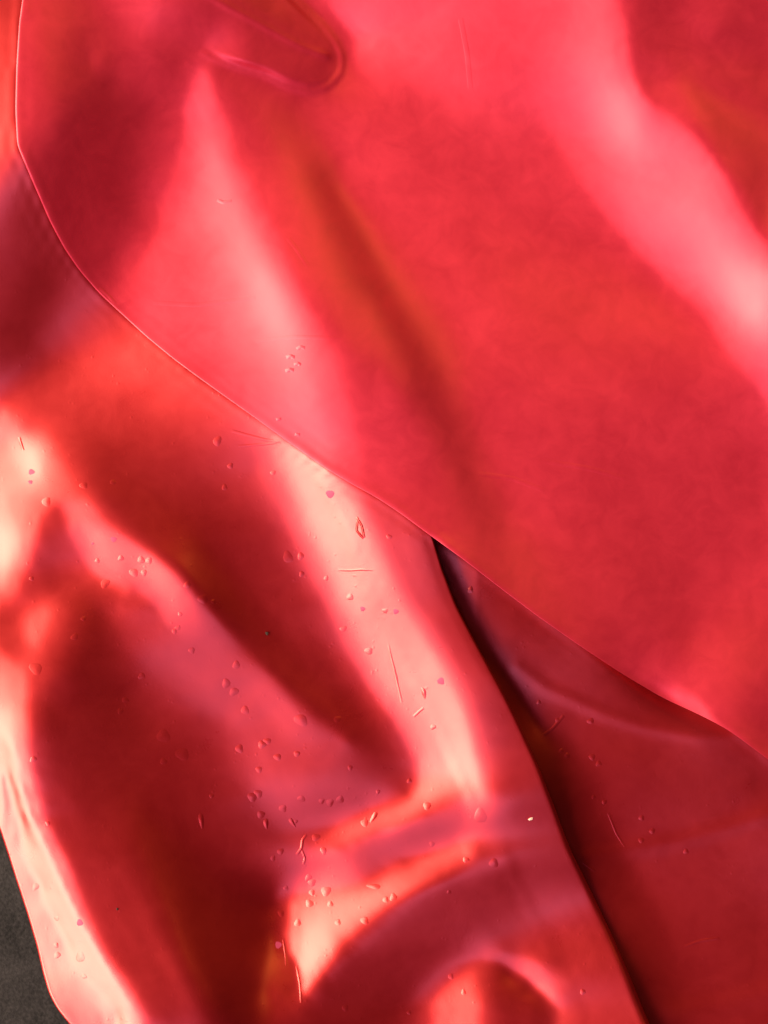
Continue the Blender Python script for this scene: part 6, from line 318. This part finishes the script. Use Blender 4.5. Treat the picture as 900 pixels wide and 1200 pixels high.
[-21,19,0,0,0,0,-1,0,0,0,-1,1,-2,1,-1,-1,0,0,-2,0,0,-2,0,-2,-1,-2,-1,-1,-3,-2,-3,-2,-3,-3,-3,-4,-3,-4,-1,-3,1,2,7,7,22,1,1,2,1,2,2,1,0,1,1,1,0,1,-1,2,-1,0,0,1,-1,1,-1,1,-6],
[-20,18,0,0,0,0,-1,1,-1,0,-1,0,0,0,-1,0,-1,0,-1,-1,0,-1,-1,-2,0,-2,-1,-2,-2,-2,-2,-3,-3,-3,-3,-3,-4,-3,-3,-3,1,0,5,9,13,13,-1,3,2,1,1,1,2,0,0,2,-1,2,-1,1,0,1,-1,0,1,-1,1,-1,-6],
[-19,17,0,0,0,0,0,-1,0,0,0,-1,0,0,-1,0,0,-1,-1,0,-1,-1,-1,0,-2,-1,-2,-1,-2,-2,-2,-3,-2,-4,-2,-4,-4,-3,-3,-2,-3,1,4,7,12,10,8,3,1,1,1,1,1,0,2,0,0,1,1,-1,1,0,1,-1,0,1,-1,1,-7],
[-19,18,-1,0,0,0,0,-1,0,1,-2,1,-1,0,0,-1,-1,1,-2,0,0,-2,0,-1,-1,-2,-1,-1,-2,-2,-3,-1,-3,-3,-3,-4,-3,-3,-4,-3,-2,-1,1,7,8,16,8,5,1,2,-1,2,0,2,0,0,2,-1,2,-1,1,0,0,0,1,-1,1,-1,-6],
[-18,16,1,-1,0,0,0,-1,1,-1,0,-1,1,-1,-1,1,-1,-1,0,-1,0,-1,-1,-1,-1,-1,-1,-2,-2,-1,-2,-3,-2,-3,-3,-3,-3,-4,-4,-3,-3,-1,-2,4,5,21,12,4,3,0,0,1,2,-1,2,0,1,1,0,0,1,0,0,0,1,-1,0,1,-7]]

# ---------------------------------------------------------------- helpers
def net(rows):
    """control heights, stored as second differences along each row"""
    return np.cumsum(np.cumsum(np.array(rows, dtype=float), 1), 1)*UNIT

H_UP = (net(UP_NET), UP_CORNER)         # height of the two draped sheets over the table, plan units
H_LOW = (net(LOW_NET), LOW_CORNER)      # height of the sheet that lies underneath

def sample(surface, x, y):
    """cubic b-spline height at plan position"""
    grid, (cx, cy) = surface
    u = np.clip((np.asarray(x, float)-cx)/CELL, 1, grid.shape[1]-2.001)
    v = np.clip((np.asarray(y, float)-cy)/CELL, 1, grid.shape[0]-2.001)
    i = np.floor(u).astype(int); j = np.floor(v).astype(int); a = u-i; b = v-j
    def w(t): return ((1-t)**3/6, (3*t**3-6*t**2+4)/6, (-3*t**3+3*t**2+3*t+1)/6, t**3/6)
    wa, wb = w(a), w(b); out = 0
    for n in range(4):
        for m in range(4):
            out = out + grid[np.clip(j+n-1, 0, grid.shape[0]-1), np.clip(i+m-1, 0, grid.shape[1]-1)]*wa[m]*wb[n]
    return out

def curve(pts, y, soft=9):
    p = np.array(pts, float)
    yy = np.linspace(p[0, 1], p[-1, 1], 3000); xx = np.interp(yy, p[:, 1], p[:, 0])
    n = int(soft/(yy[1]-yy[0]))*2+1; k = np.hanning(n+2)[1:-1]; k /= k.sum()
    xs = np.convolve(np.pad(xx, n//2, mode='reflect', reflect_type='odd'), k, 'valid')
    return np.interp(y, yy, xs)

def W(x, y, z):
    """plan units -> metres"""
    return np.stack([(np.asarray(x, float)-450)*PX, (600-np.asarray(y, float))*PX, np.asarray(z, float)*PX + 0*np.asarray(x, float)], -1)

def grid_mesh(name, P, mat, smooth=True):
    """P rows x cols x 3 world points -> one sheet"""
    n, m = P.shape[:2]
    me = bpy.data.meshes.new(name)
    idx = np.arange(n*m).reshape(n, m)
    f = np.stack([idx[:-1, :-1], idx[1:, :-1], idx[1:, 1:], idx[:-1, 1:]], -1).reshape(-1, 4)
    me.vertices.add(n*m); me.vertices.foreach_set('co', P.reshape(-1).astype(np.float32))
    me.loops.add(f.size); me.loops.foreach_set('vertex_index', f.reshape(-1).astype(np.int32))
    me.polygons.add(len(f)); me.polygons.foreach_set('loop_start', np.arange(0, f.size, 4, dtype=np.int32))
    me.polygons.foreach_set('loop_total', np.full(len(f), 4, dtype=np.int32))
    me.update(calc_edges=True); me.validate()
    if smooth: me.polygons.foreach_set('use_smooth', np.ones(len(me.polygons), dtype=bool))
    me.materials.append(mat)
    o = bpy.data.objects.new(name, me); col.objects.link(o)
    return o

def tag(o, label=None, category=None, group=None, kind=None):
    if label: o['label'] = label
    if category: o['category'] = category
    if group: o['group'] = group
    if kind: o['kind'] = kind
    return o

# ---------------------------------------------------------------- materials
class Nodes:
    def __init__(self, name):
        self.m = bpy.data.materials.new(name); self.m.use_nodes = True
        self.t = self.m.node_tree; self.b = self.t.nodes['Principled BSDF']
        tc = self.t.nodes.new('ShaderNodeTexCoord'); self.co = tc.outputs['Object']
    def n(self, kind, **kw):
        x = self.t.nodes.new(kind)
        for k, v in kw.items():
            if isinstance(k, str) and k in x.inputs.keys(): x.inputs[k].default_value = v
            else: setattr(x, k, v)
        return x
    def link(self, a, b): self.t.links.new(a, b)
    def mapped(self, scale=(1, 1, 1), rot=(0, 0, 0)):
        mp = self.n('ShaderNodeMapping'); mp.inputs['Scale'].default_value = scale; mp.inputs['Rotation'].default_value = rot
        self.link(self.co, mp.inputs['Vector']); return mp.outputs['Vector']
    def noise(self, scale, detail=4, rough=.55, vec=None, dist=0.0):
        x = self.n('ShaderNodeTexNoise'); x.inputs['Scale'].default_value = scale; x.inputs['Detail'].default_value = detail
        x.inputs['Roughness'].default_value = rough; x.inputs['Distortion'].default_value = dist
        self.link(vec or self.co, x.inputs['Vector']); return x.outputs['Fac']
    def ramp(self, fac, lo, hi, a=0.0, b=1.0):
        x = self.n('ShaderNodeMapRange'); self.link(fac, x.inputs['Value'])
        for i, v in enumerate((lo, hi, a, b)): x.inputs[i+1].default_value = v
        return x.outputs['Result']
    def math(self, op, a, b):
        x = self.n('ShaderNodeMath', operation=op)
        for i, v in enumerate((a, b)):
            if isinstance(v, (int, float)): x.inputs[i].default_value = v
            else: self.link(v, x.inputs[i])
        return x.outputs[0]
    def mix(self, fac, a, b):
        x = self.n('ShaderNodeMix', data_type='RGBA')
        for s, v in ((x.inputs['Factor'], fac), (x.inputs[6], a), (x.inputs[7], b)):
            if hasattr(v, 'type') and not isinstance(v, (tuple, list, int, float)): self.link(v, s)
            else: s.default_value = (*v, 1) if isinstance(v, tuple) else v
        return x.outputs[2]

def latex(name, base, rough, spec, metal, coat, coat_rough, coat_ior, cloud, grain, pores):
    N = Nodes(name); b = N.b
    b.inputs['Metallic'].default_value = metal
    b.inputs['Specular IOR Level'].default_value = spec
    b.inputs['Coat Weight'].default_value = coat; b.inputs['Coat IOR'].default_value = coat_ior
    big = N.noise(26, 5, .6, dist=.6)                       # cloudy, rubbed surface
    streak = N.noise(95, 4, .65, dist=.8)                   # finer dusty mottling
    fine = N.noise(1500, 2, .5)
    var = N.math('ADD', N.math('MULTIPLY', N.ramp(big, .3, .7, -1, 1), cloud), N.math('MULTIPLY', N.ramp(streak, .35, .68, -1, 1), cloud*.6))
    hi = tuple(min(1, c*1.22+.012*(i > 0)) for i, c in enumerate(base)); lo = tuple(c*.82 for c in base)
    c = N.mix(N.math('ADD', var, .5), lo, hi)
    N.link(c, b.inputs['Base Color'])
    N.link(N.math('ADD', N.math('MULTIPLY', var, .12), rough), b.inputs['Roughness'])
    N.link(N.math('ADD', N.math('MULTIPLY', var, .14), coat_rough), b.inputs['Coat Roughness'])
    bump = N.n('ShaderNodeBump'); bump.inputs['Strength'].default_value = 1.0; bump.inputs['Distance'].default_value = 1.0
    h = N.math('ADD', N.math('MULTIPLY', fine, grain), N.math('MULTIPLY', big, grain*1.5))
    if pores:
        v = N.n('ShaderNodeTexVoronoi'); v.inputs['Scale'].default_value = 330; N.link(N.co, v.inputs['Vector'])
        keep = N.ramp(N.noise(120, 2), .5, .62, 0, 1)
        h = N.math('ADD', h, N.math('MULTIPLY', N.math('MULTIPLY', N.ramp(v.outputs['Distance'], .10, .22, 1, 0), keep), pores))
    N.link(h, bump.inputs['Height']); N.link(bump.outputs['Normal'], b.inputs['Normal']); N.link(bump.outputs['Normal'], b.inputs['Coat Normal'])
    return N.m

M_TOP = latex('rose_latex', cloud=.18, grain=.000014, pores=0, **LATEX['T'])
M_LOW = latex('glossy_red_latex', cloud=.10, grain=.000010, pores=.00002, **LATEX['B'])

def table_material():
    N = Nodes('dark_table'); b = N.b
    a = N.noise(60, 6, .7); s = N.noise(700, 3, .7); big = N.noise(9, 3, .5)
    f = N.math('ADD', N.math('MULTIPLY', N.ramp(a, .35, .7, 0, 1), .5), N.math('MULTIPLY', N.ramp(s, .4, .75, 0, 1), .5))
    c = N.mix(f, (.006, .004, .0055), (.046, .036, .041))
    N.link(c, b.inputs['Base Color'])
    N.link(N.ramp(big, .3, .7, .65, .85), b.inputs['Roughness']); b.inputs['Specular IOR Level'].default_value = .18
    bump = N.n('ShaderNodeBump'); bump.inputs['Strength'].default_value = .5; bump.inputs['Distance'].default_value = .0008
    N.link(N.math('ADD', a, s), bump.inputs['Height']); N.link(bump.outputs['Normal'], b.inputs['Normal'])
    return N.m

# ---------------------------------------------------------------- the table
Z_TABLE = -150
tb = grid_mesh('table_top', W(*np.meshgrid(np.linspace(-900, 1800, 12), np.linspace(-900, 2100, 12)), Z_TABLE), table_material(), False)
tag(tb, 'dark grey speckled table top showing at the lower left corner', 'table', kind='structure')

# ---------------------------------------------------------------- the three sheets
THICK = 1.1
# the small pinched fold at the top: a flat flap with a raised, rounded rim and one ridge along it
def smooth_path(pts, n=160):
    p = np.array(pts, float); d = np.r_[0, np.cumsum(np.hypot(*np.diff(p, axis=0).T))]; t = np.linspace(0, d[-1], n)
    q = np.stack([np.interp(t, d, p[:, k]) for k in (0, 1)], 1)
    k = np.hanning(13)[1:-1]; k /= k.sum()
    return np.stack([np.convolve(np.pad(q[:, j], 5, mode='reflect', reflect_type='odd'), k, 'valid') for j in (0, 1)], 1)
PINCH_RIM = smooth_path([(240, 66), (262, 76), (285, 82), (310, 88), (335, 100), (360, 106), (384, 99), (399, 82), (401, 64), (393, 46), (378, 28), (358, 10), (336, -10), (310, -40)])
PINCH_RIDGE = smooth_path([(205, -22), (238, -2), (270, 14), (300, 28), (330, 43), (356, 55), (382, 63)])
def near(x, y, path):
    d = np.full(np.shape(x), 1e9)
    for px, py in path: d = np.minimum(d, (x-px)**2+(y-py)**2)
    return np.sqrt(d)
def pinch(x, y):
    out = np.zeros(np.shape(x)); m = (x > 80) & (x < 450) & (y < 160)
    if not m.any(): return out
    xx, yy = x[m], y[m]; a = near(xx, yy, PINCH_RIM); b = near(xx, yy, PINCH_RIDGE)
    fade = np.clip((xx-225)/45, 0, 1)
    # the flap itself climbs out of the sheet and slopes away to its rounded tip
    back = smooth_path([(310, -40), (200, -90), (90, -50), (110, 30), (180, 62), (240, 66)])[1:-1]
    poly = np.concatenate([PINCH_RIM, back]); n = len(poly); inside = np.zeros(xx.shape, bool)
    for i in range(n):
        (x1, y1), (x2, y2) = poly[i], poly[(i+1) % n]
        if y1 != y2: inside ^= ((y1 > yy) != (y2 > yy)) & (xx < (x2-x1)*(yy-y1)/(y2-y1)+x1)
    wall = np.where(inside, np.clip(a/9, 0, 1), 0); wall = wall*wall*(3-2*wall)
    c = np.clip(near(xx, yy, back)/65, 0, 1); wall = wall*c*c*(3-2*c)
    t = np.clip((xx-95)/150, 0, 1); wedge = 13*t*t*(3-2*t)*np.clip(1-(xx-245)/165, .06, 1)
    out[m] = wall*wedge+(1.7*np.exp(-(a/4.2)**2)*fade + 1.4*np.exp(-(b/4.0)**2)*np.clip((xx-200)/40, 0, 1))
    return out
# upper, matte sheet: from its free edge to beyond the right of the view
ys = np.linspace(-75, 925, 400)
xe = curve(TOP_EDGE, ys, 12)
def top_rows():
    u = np.linspace(0, 1, 380)
    X = xe[:, None] + (975-xe[:, None])*u[None]; Y = np.repeat(ys[:, None], len(u), 1)
    Z = sample(H_UP, X, Y) + 1.5 + pinch(X, Y)
    # rounded rim, then the underside tucked in
    rim = []
    for dx, dz in ((38, -THICK-.2), (14, -THICK), (.15, -THICK), (-.12, -THICK*.72), (-.2, -THICK*.4), (-.1, -THICK*.1)):
        xx = xe+dx; rim.append((xx, ys, sample(H_UP, xx, ys)+1.5+dz))
    RX = np.stack([r[0] for r in rim], 1); RY = np.stack([r[1] for r in rim], 1); RZ = np.stack([r[2] for r in rim], 1)
    return W(np.concatenate([RX, X], 1), np.concatenate([RY, Y], 1), np.concatenate([RZ, Z], 1))
top = grid_mesh('latex_sheet', top_rows(), M_TOP)
tag(top, 'matte rose red latex sheet on top, its thin edge crossing the picture diagonally', 'latex sheet')

# middle, glossy sheet with the deep folds; its right side rolls over in a round fold
def fold_r(y): return np.interp(y, [560, 640, 900, 1200, 1270], [1.2, 1.8, 4.5, 10.0, 10.0])
def fold_rows():
    ys = np.linspace(-75, 1275, 400)
    xr = curve(FOLD_LINE, np.maximum(ys, 565), 14) ; xr = np.where(ys < 565, xr + (565-ys)*.25, xr)
    xl = np.maximum(curve(LEFT_EDGE, np.maximum(ys, 705), 10), -76)
    r = fold_r(ys)
    x1 = xr-r
    u = np.linspace(0, 1, 215)
    X = xl[:, None] + (x1-xl)[:, None]*u[None]; Y = np.repeat(ys[:, None], len(u), 1)
    inside = np.maximum(X-curve(TOP_EDGE, np.clip(Y, -60, 925), 12), 0)
    Z = sample(H_UP, X, Y) - np.minimum(inside*.03, 4)
    # the roll: half a turn down and back under
    p = np.clip((Z[:, -1]-Z[:, -2])/(X[:, -1]-X[:, -2]), -1.2, 1.2)
    bx, bz = [], []
    for ph in np.linspace(0, math.pi, 15)[1:]:
        bx.append(x1 + r*math.sin(ph)); bz.append(Z[:, -1] - r*(1-math.cos(ph)) + p*r*math.sin(min(ph, math.pi/2))*(1 if ph < math.pi/2 else 1))
    for k in (10, 30, 60): bx.append(x1-k); bz.append(bz[13]-k*.03)
    # left rim thickness
    lx = np.stack([xl+2, xl+.2, xl-.15], 1); lz = np.stack([Z[:, 0]-THICK-.6, Z[:, 0]-THICK, Z[:, 0]-THICK*.5], 1)
    bx = np.stack(bx, 1); bz = np.stack(bz, 1)
    XX = np.concatenate([lx, X, bx], 1); ZZ = np.concatenate([lz, Z, bz], 1); YY = np.repeat(ys[:, None], XX.shape[1], 1)
    return W(XX, YY, ZZ)
mid = grid_mesh('latex_sheet', fold_rows(), M_LOW)
tag(mid, 'glossy red latex sheet in deep folds with small pimples, lower left half of the picture', 'latex sheet')

# soft wrinkles of the lowest sheet
LOW_WRINKLES = [([(610, 785), (640, 808), (675, 824), (715, 842), (760, 856), (830, 868), (880, 866)], 9, .8),
                ([(690, 1012), (740, 1005), (800, 996), (850, 982), (900, 966), (960, 950)], 10, 1.0),
                ([(800, 1200), (850, 1195), (900, 1182), (960, 1160)], 14, .9)]
# lowest sheet, seen between the round fold and the upper sheet's edge
def low_rows():
    X, Y = np.meshgrid(np.linspace(440, 975, 200), np.linspace(560, 1275, 260))
    Z = sample(H_LOW, X, Y)-np.maximum(X-560, 0)*.085+(Y-900)*.06
    for path, wd, h in LOW_WRINKLES:
        d = near(X, Y, smooth_path(path)); Z = Z+h*np.exp(-(d/wd)**2)
    # tuck it below the other two where they cover it
    cover = np.maximum(curve(FOLD_LINE, np.clip(Y, 565, 1260), 14)-6-X, 0)
    over = np.maximum(X-4-curve(TOP_EDGE, np.clip(Y, -60, 925), 12), 0)*(Y < 925)
    zf = sample(H_UP, X, Y)
    hid = np.clip(np.maximum(cover, over)/10, 0, 1)
    lim = np.where(cover > 0, zf-2.2*fold_r(Y)-1.5-np.minimum(cover, 40)*.5, zf-4)
    rim = (hid > 0) & (np.maximum(cover, over) < 14)
    global LOW_DROP
    LOW_DROP = float(np.clip(np.percentile((Z-lim)[rim], 70), 0, 16)); Z = Z-LOW_DROP
    Z = np.where(hid > 0, np.minimum(Z, lim), Z)
    return W(X, Y, np.maximum(Z, Z_TABLE+1.5))
low = grid_mesh('latex_sheet', low_rows(), M_LOW)
tag(low, 'dark red latex sheet in the shade below the round fold, lower right corner', 'latex sheet')

# ---------------------------------------------------------------- pimples, creases and stains of the sheets
rng = random.Random(4)
def surf(x, y, which):
    """height of the visible surface of one sheet"""
    if which == 'low':
        return sample(H_LOW, x, y)-np.maximum(np.asarray(x, float)-560, 0)*.085+(np.asarray(y, float)-900)*.06+sum(h*np.exp(-(near(np.asarray(x, float), np.asarray(y, float), smooth_path(p))/wd)**2) for p, wd, h in LOW_WRINKLES)-LOW_DROP
    return sample(H_UP, x, y) + (1.5 if which == 'top' else 0)

def bump_part(name, parent, which, x, y, r, h, ratio=1.0, ang=0.0, mat=None, rings=6, seg=14):
    """a small swelling of the rubber that runs out flat into the sheet round it"""
    rr = np.linspace(0, 1, rings+1)[1:]; th = np.linspace(0, 2*math.pi, seg, endpoint=False)
    prof = lambda t: (1-t*t)**2
    pts = [(0.0, 0.0, h)] + [(q*math.cos(a), q*math.sin(a), h*prof(q)) for q in rr for a in th]
    P = []
    for u, v, k in pts:
        a = u*r*ratio; b2 = v*r; wob = 1+.12*math.sin(3*math.atan2(v, u)+x)
        P.append((x+(a*math.cos(ang)-b2*math.sin(ang))*wob, y+(a*math.sin(ang)+b2*math.cos(ang))*wob, k))
    P = np.array(P); z = surf(P[:, 0], P[:, 1], which)+P[:, 2]+.06
    edge = np.arange(len(P)) >= len(P)-seg
    z[edge] -= .14
    V = W(P[:, 0], P[:, 1], z)
    F = [(0, 1+(k+1) % seg, 1+k) for k in range(seg)]
    for i in range(rings-1):
        for k in range(seg):
            a = 1+i*seg+k; b3 = 1+i*seg+(k+1) % seg; F.append((a, b3, b3+seg, a+seg))
    me = bpy.data.meshes.new(name); me.from_pydata([tuple(v) for v in V], [], F); me.update()
    bm = bmesh.new(); bm.from_mesh(me); bmesh.ops.recalc_face_normals(bm, faces=bm.faces)
    if sum(f.normal.z for f in bm.faces) < 0: bmesh.ops.reverse_faces(bm, faces=bm.faces)
    bm.to_mesh(me); bm.free()
    me.polygons.foreach_set('use_smooth', np.ones(len(me.polygons), dtype=bool))
    me.materials.append(mat); o = bpy.data.objects.new(name, me); col.objects.link(o); o.parent = parent
    return o

def ridge_part(name, parent, which, pts, width, h, mat):
    """a thin raised crease along a path"""
    p = smooth_path(pts, 40); t = np.gradient(p, axis=0); t /= np.maximum(np.hypot(t[:, 0], t[:, 1])[:, None], 1e-6)
    side = np.stack([-t[:, 1], t[:, 0]], 1); s = np.linspace(-1, 1, 9); taper = np.sin(np.linspace(0, math.pi, 40))**.6
    X = p[:, 0][:, None]+side[:, 0][:, None]*s*width; Y = p[:, 1][:, None]+side[:, 1][:, None]*s*width
    Z = surf(X, Y, which)+.05+h*taper[:, None]*((1-s*s)**2)[None]-.12*(np.abs(s) > .99)[None]
    o = grid_mesh(name, W(X, Y, Z)[:, ::-1], mat); o.parent = parent
    return o

def stain_material():
    N = Nodes('violet_stain'); b = N.b
    b.inputs['Base Color'].default_value = (.42, .03, .10, 1); b.inputs['Roughness'].default_value = .5; b.inputs['Metallic'].default_value = .3
    return N.m
M_STAIN = stain_material()

# (x, y, radius, height) on the plan, read off the photograph
PIMPLES = [(37, 678, 3, .9), (114, 657, 3, .9), (142, 654, 4, 1.2), (123, 684, 5, 1.5), (157, 671, 5, 1.6), (166, 656, 4.5, 1.4),
 (175, 657, 4.5, 1.6), (169, 671, 4, 1.3), (88, 746, 4, .9), (43, 783, 7, 1.4), (98, 725, 3, .9), (165, 793, 4, .9), (146, 821, 3.5, 1.1),
 (140, 834, 3.5, .9), (190, 864, 8, 1.4), (190, 894, 4, 1), (40, 889, 3.5, 1), (56, 965, 3, .8), (264, 802, 5, 1.6), (273, 812, 5, 1.6),
 (286, 834, 5, 1.2), (279, 880, 5, 1.7), (306, 875, 5.5, 1.9), (312, 871, 4, 1.3), (324, 890, 5, 1.7), (347, 886, 4, 1.2), (302, 905, 4, 1.2),
 (352, 846, 7, 2.0), (294, 938, 6, 2.2), (301, 934, 5, 1.8), (304, 959, 5, 1.8), (330, 952, 5, 1.7), (352, 940, 4, 1.4), (376, 943, 4, 1.3),
 (386, 945, 4.5, 1.4), (398, 941, 5, 1.5), (246, 936, 3, .9), (212, 886, 9, 1.4), (369, 987, 4.5, 1.4), (395, 845, 4, 1), (327, 1004, 4.5, 1.5),
 (360, 1036, 4, 1.3), (364, 1042, 5, 1.6), (381, 1052, 6, 1.7), (364, 1054, 4, 1.3), (361, 1067, 5, 1.6), (386, 1067, 4, 1.3), (395, 1088, 4, 1.2),
 (347, 1090, 5, 1.6), (327, 1079, 4, 1.3), (333, 1049, 3.5, 1), (378, 1003, 4, 1.3), (452, 1060, 4, 1.2), (461, 1057, 5, 1.3), (427, 1085, 4.5, 1.3),
 (547, 1012, 4, 1.4), (580, 1016, 6, 2.4), (527, 1051, 3, .9), (530, 1155, 3.5, 1.1), (545, 1173, 3, 1), (480, 1198, 3, .9),
 (508, 854, 4, 1.2), (501, 948, 5, 1.5), (564, 959, 8, 1.8), (480, 919, 3.5, 1.2), (427, 969, 5, 1.5), (507, 994, 3.5, 1), (443, 932, 3, .9),
 (352, 652, 4, 1.5), (337, 653, 6, 1.0), (353, 673, 3, .9), (220, 685, 4, 1), (238, 702, 6, 1.5), (211, 720, 3, .8), (208, 736, 3, .8),
 (224, 763, 4, 1), (276, 780, 4.5, 1.2), (204, 740, 3, .8), (382, 678, 3, .9), (410, 700, 4.5, 1.4), (451, 716, 3, .9), (402, 738, 3.5, 1.1),
 (432, 764, 4.5, 1.4), (456, 629, 3, .8), (255, 517, 5, 1.6), (270, 546, 4, 1.2), (263, 571, 3.5, .9), (320, 554, 3, .9), (55, 588, 6, 1.5),
 (99, 569, 4, 1.1), (133, 565, 3, .8), (65, 1122, 4, 1.1), (93, 1123, 5.5, 1.7), (97, 1146, 3, .9), (64, 1110, 3, .8), (40, 1041, 4, .9),
 (65, 1078, 3, .9), (687, 1172, 4, 1.4), (404, 1190, 4, 1), (318, 1012, 3, .8), (345, 968, 3, .9), (410, 903, 3, .8), (250, 705, 3, .8)]
for x, y, r, h in PIMPLES:
    bump_part('pimple', mid, 'mid', x, y, r*1.0, h*.18, rng.uniform(.85, 1.35), rng.uniform(0, 3), M_LOW)
for x, y, r, h, k, a in [(234, 965, 3, 1.3, 3.4, 1.45), (310, 970, 3, 1.3, 2.2, 1.5), (341, 969, 2.6, 1.2, 2.6, 1.0), (438, 962, 3, 1.4, 2.6, -1.0), (497, 813, 2.6, 1.2, 2.8, 1.3), (438, 1045, 3, 1, 3, .1)]:
    bump_part('long_pimple', mid, 'mid', x, y, r*1.05, h*.4, k, a, M_LOW)
for x, y, r in [(387, 579, 5), (464, 717, 3.5), (517, 799, 4.5), (37, 553, 4), (36, 565, 2.5), (134, 632, 4), (93, 1082, 4), (324, 1116, 4.5), (109, 637, 1.6), (425, 714, 3), (348, 1088, 3)]:
    bump_part('stain', mid, 'mid', x, y, r, .12, rng.uniform(.8, 1.15), rng.uniform(0, 3), M_STAIN)
ridge_part('crease', mid, 'mid', [(418, 606), (424, 616), (427, 630)], 1.6, .9, M_LOW)
ridge_part('crease', mid, 'mid', [(419, 610), (418, 622), (426, 631)], 1.6, .9, M_LOW)
for pts, wd, h in [([(455, 756), (459, 775), (464, 795), (471, 825)], 1.5, .8), ([(455, 758), (462, 785), (466, 800)], 1.4, .8),
                   ([(396, 668), (410, 668.5), (424, 667.5), (437, 668)], 1.5, .7), ([(346, 1008), (352, 1000), (353, 990), (358, 984)], 1.8, 1.2),
                   ([(352, 1002), (356, 1012), (354, 1020)], 1.6, 1.0), ([(22, 512), (25, 522), (27, 528)], 1.8, 1.4), ([(485, 842), (491, 836), (497, 831)], 1.8, .8),
                   ([(272, 505), (290, 510), (312, 516), (330, 518)], 2.0, .6), ([(279, 523), (305, 521), (325, 519)], 1.6, .5),
                   ([(330, 1110), (333, 1128), (334, 1140)], 1.4, .7), ([(346, 1140), (350, 1160), (352, 1182)], 1.4, .8)]:
    ridge_part('crease', mid, 'mid', pts, wd*1.1, h*.3, M_LOW)
for pts, wd, h in [([(336, 420), (341, 418.5), (346, 420)], 1.8, 1.0), ([(335, 436), (340, 434), (345, 435)], 1.8, 1.0), ([(345, 428), (350, 427), (353, 429)], 1.6, .8),
                   ([(348, 410), (353, 408), (358, 409)], 1.6, .7), ([(324, 492), (330, 491)], 1.5, .7), ([(346, 509), (352, 510)], 1.5, .7),
                   ([(300, 400), (345, 396), (400, 398)], 1.8, .22), ([(560, 555), (600, 560), (640, 575)], 2.2, .35), ([(640, 540), (690, 548), (735, 560)], 2.2, .35),
                   ([(180, 355), (230, 358), (300, 350)], 2.0, .3), ([(255, 235), (262, 238), (272, 236)], 1.6, .5), ([(118, 338), (128, 347), (136, 356)], 1.5, .6),
                   ([(540, 20), (548, 60), (552, 100)], 2.4, .12), ([(338, 280), (350, 296), (362, 314)], 2.0, .35)]:
    ridge_part('crease', top, 'top', pts, wd*1.5, h*.5, M_TOP)
for x, y, r, h in [(657, 848, 4, 1), (668, 890, 4, 1.2), (661, 884, 3, 1), (698, 892, 4.5, 1.2), (706, 900, 4, 1.1), (696, 849, 4.5, 1.3), (758, 966, 4, 1.2),
                   (771, 982, 4, 1.2), (758, 993, 4, 1.1), (812, 1007, 4, 1.2), (713, 946, 3.5, 1), (552, 692, 4, 1.6), (634, 826, 3, .8), (700, 940, 3, .8)]:
    bump_part('pimple', low, 'low', x, y, r*.9, h*.22, rng.uniform(.9, 1.3), rng.uniform(0, 3), M_LOW)
for pts, wd, h in [([(810, 1122), (830, 1115), (853, 1112)], 2.2, .8), ([(687, 1017), (694, 1023), (702, 1029)], 1.8, .8), ([(718, 960), (728, 985), (738, 1000)], 1.6, .4), ([(640, 865), (650, 858), (664, 842)], 2.4, .7)]:
    ridge_part('crease', low, 'low', pts, wd, h*.4, M_LOW)

# ---------------------------------------------------------------- lint lying on the rubber
def speck_material(name, c):
    N = Nodes(name); N.b.inputs['Base Color'].default_value = (*c, 1); N.b.inputs['Roughness'].default_value = .8
    return N.m
def speck(name, x, y, lx, ly, ang, mat, label, cat, which='mid'):
    bm = bmesh.new(); bmesh.ops.create_icosphere(bm, subdivisions=2, radius=1)
    for v in bm.verts:
        k = 1+.25*math.sin(7*v.co.x+3*v.co.y)+.2*math.sin(9*v.co.z+x)
        v.co = Vector((v.co.x*lx*k, v.co.y*ly*k, v.co.z*min(lx, ly)*.7*k))*PX
    me = bpy.data.meshes.new(name); bm.to_mesh(me); bm.free(); me.materials.append(mat)
    o = bpy.data.objects.new(name, me); col.objects.link(o)
    o.location = Vector(W(x, y, float(surf(x, y, which))+min(lx, ly)*.6)); o.rotation_euler = (0, 0, ang)
    return tag(o, label, cat)
M_PALE = speck_material('pale_lint', (.85, .55, .5)); M_DARK = speck_material('dark_grit', (.03, .012, .01))
speck('lint', 623, 963, 2.6, 1.3, .35, M_PALE, 'tiny pale speck of lint on the smooth red side of the round fold', 'lint')
speck('grit', 312, 743, 1.6, 2.2, .4, M_DARK, 'tiny black grain of grit in the dark red trough left of the bright ridge', 'grit')
speck('grit', 137, 1066, 1.2, 1.4, 0, M_DARK, 'tiny dark grain of grit on the sheet near the lower left corner', 'grit')
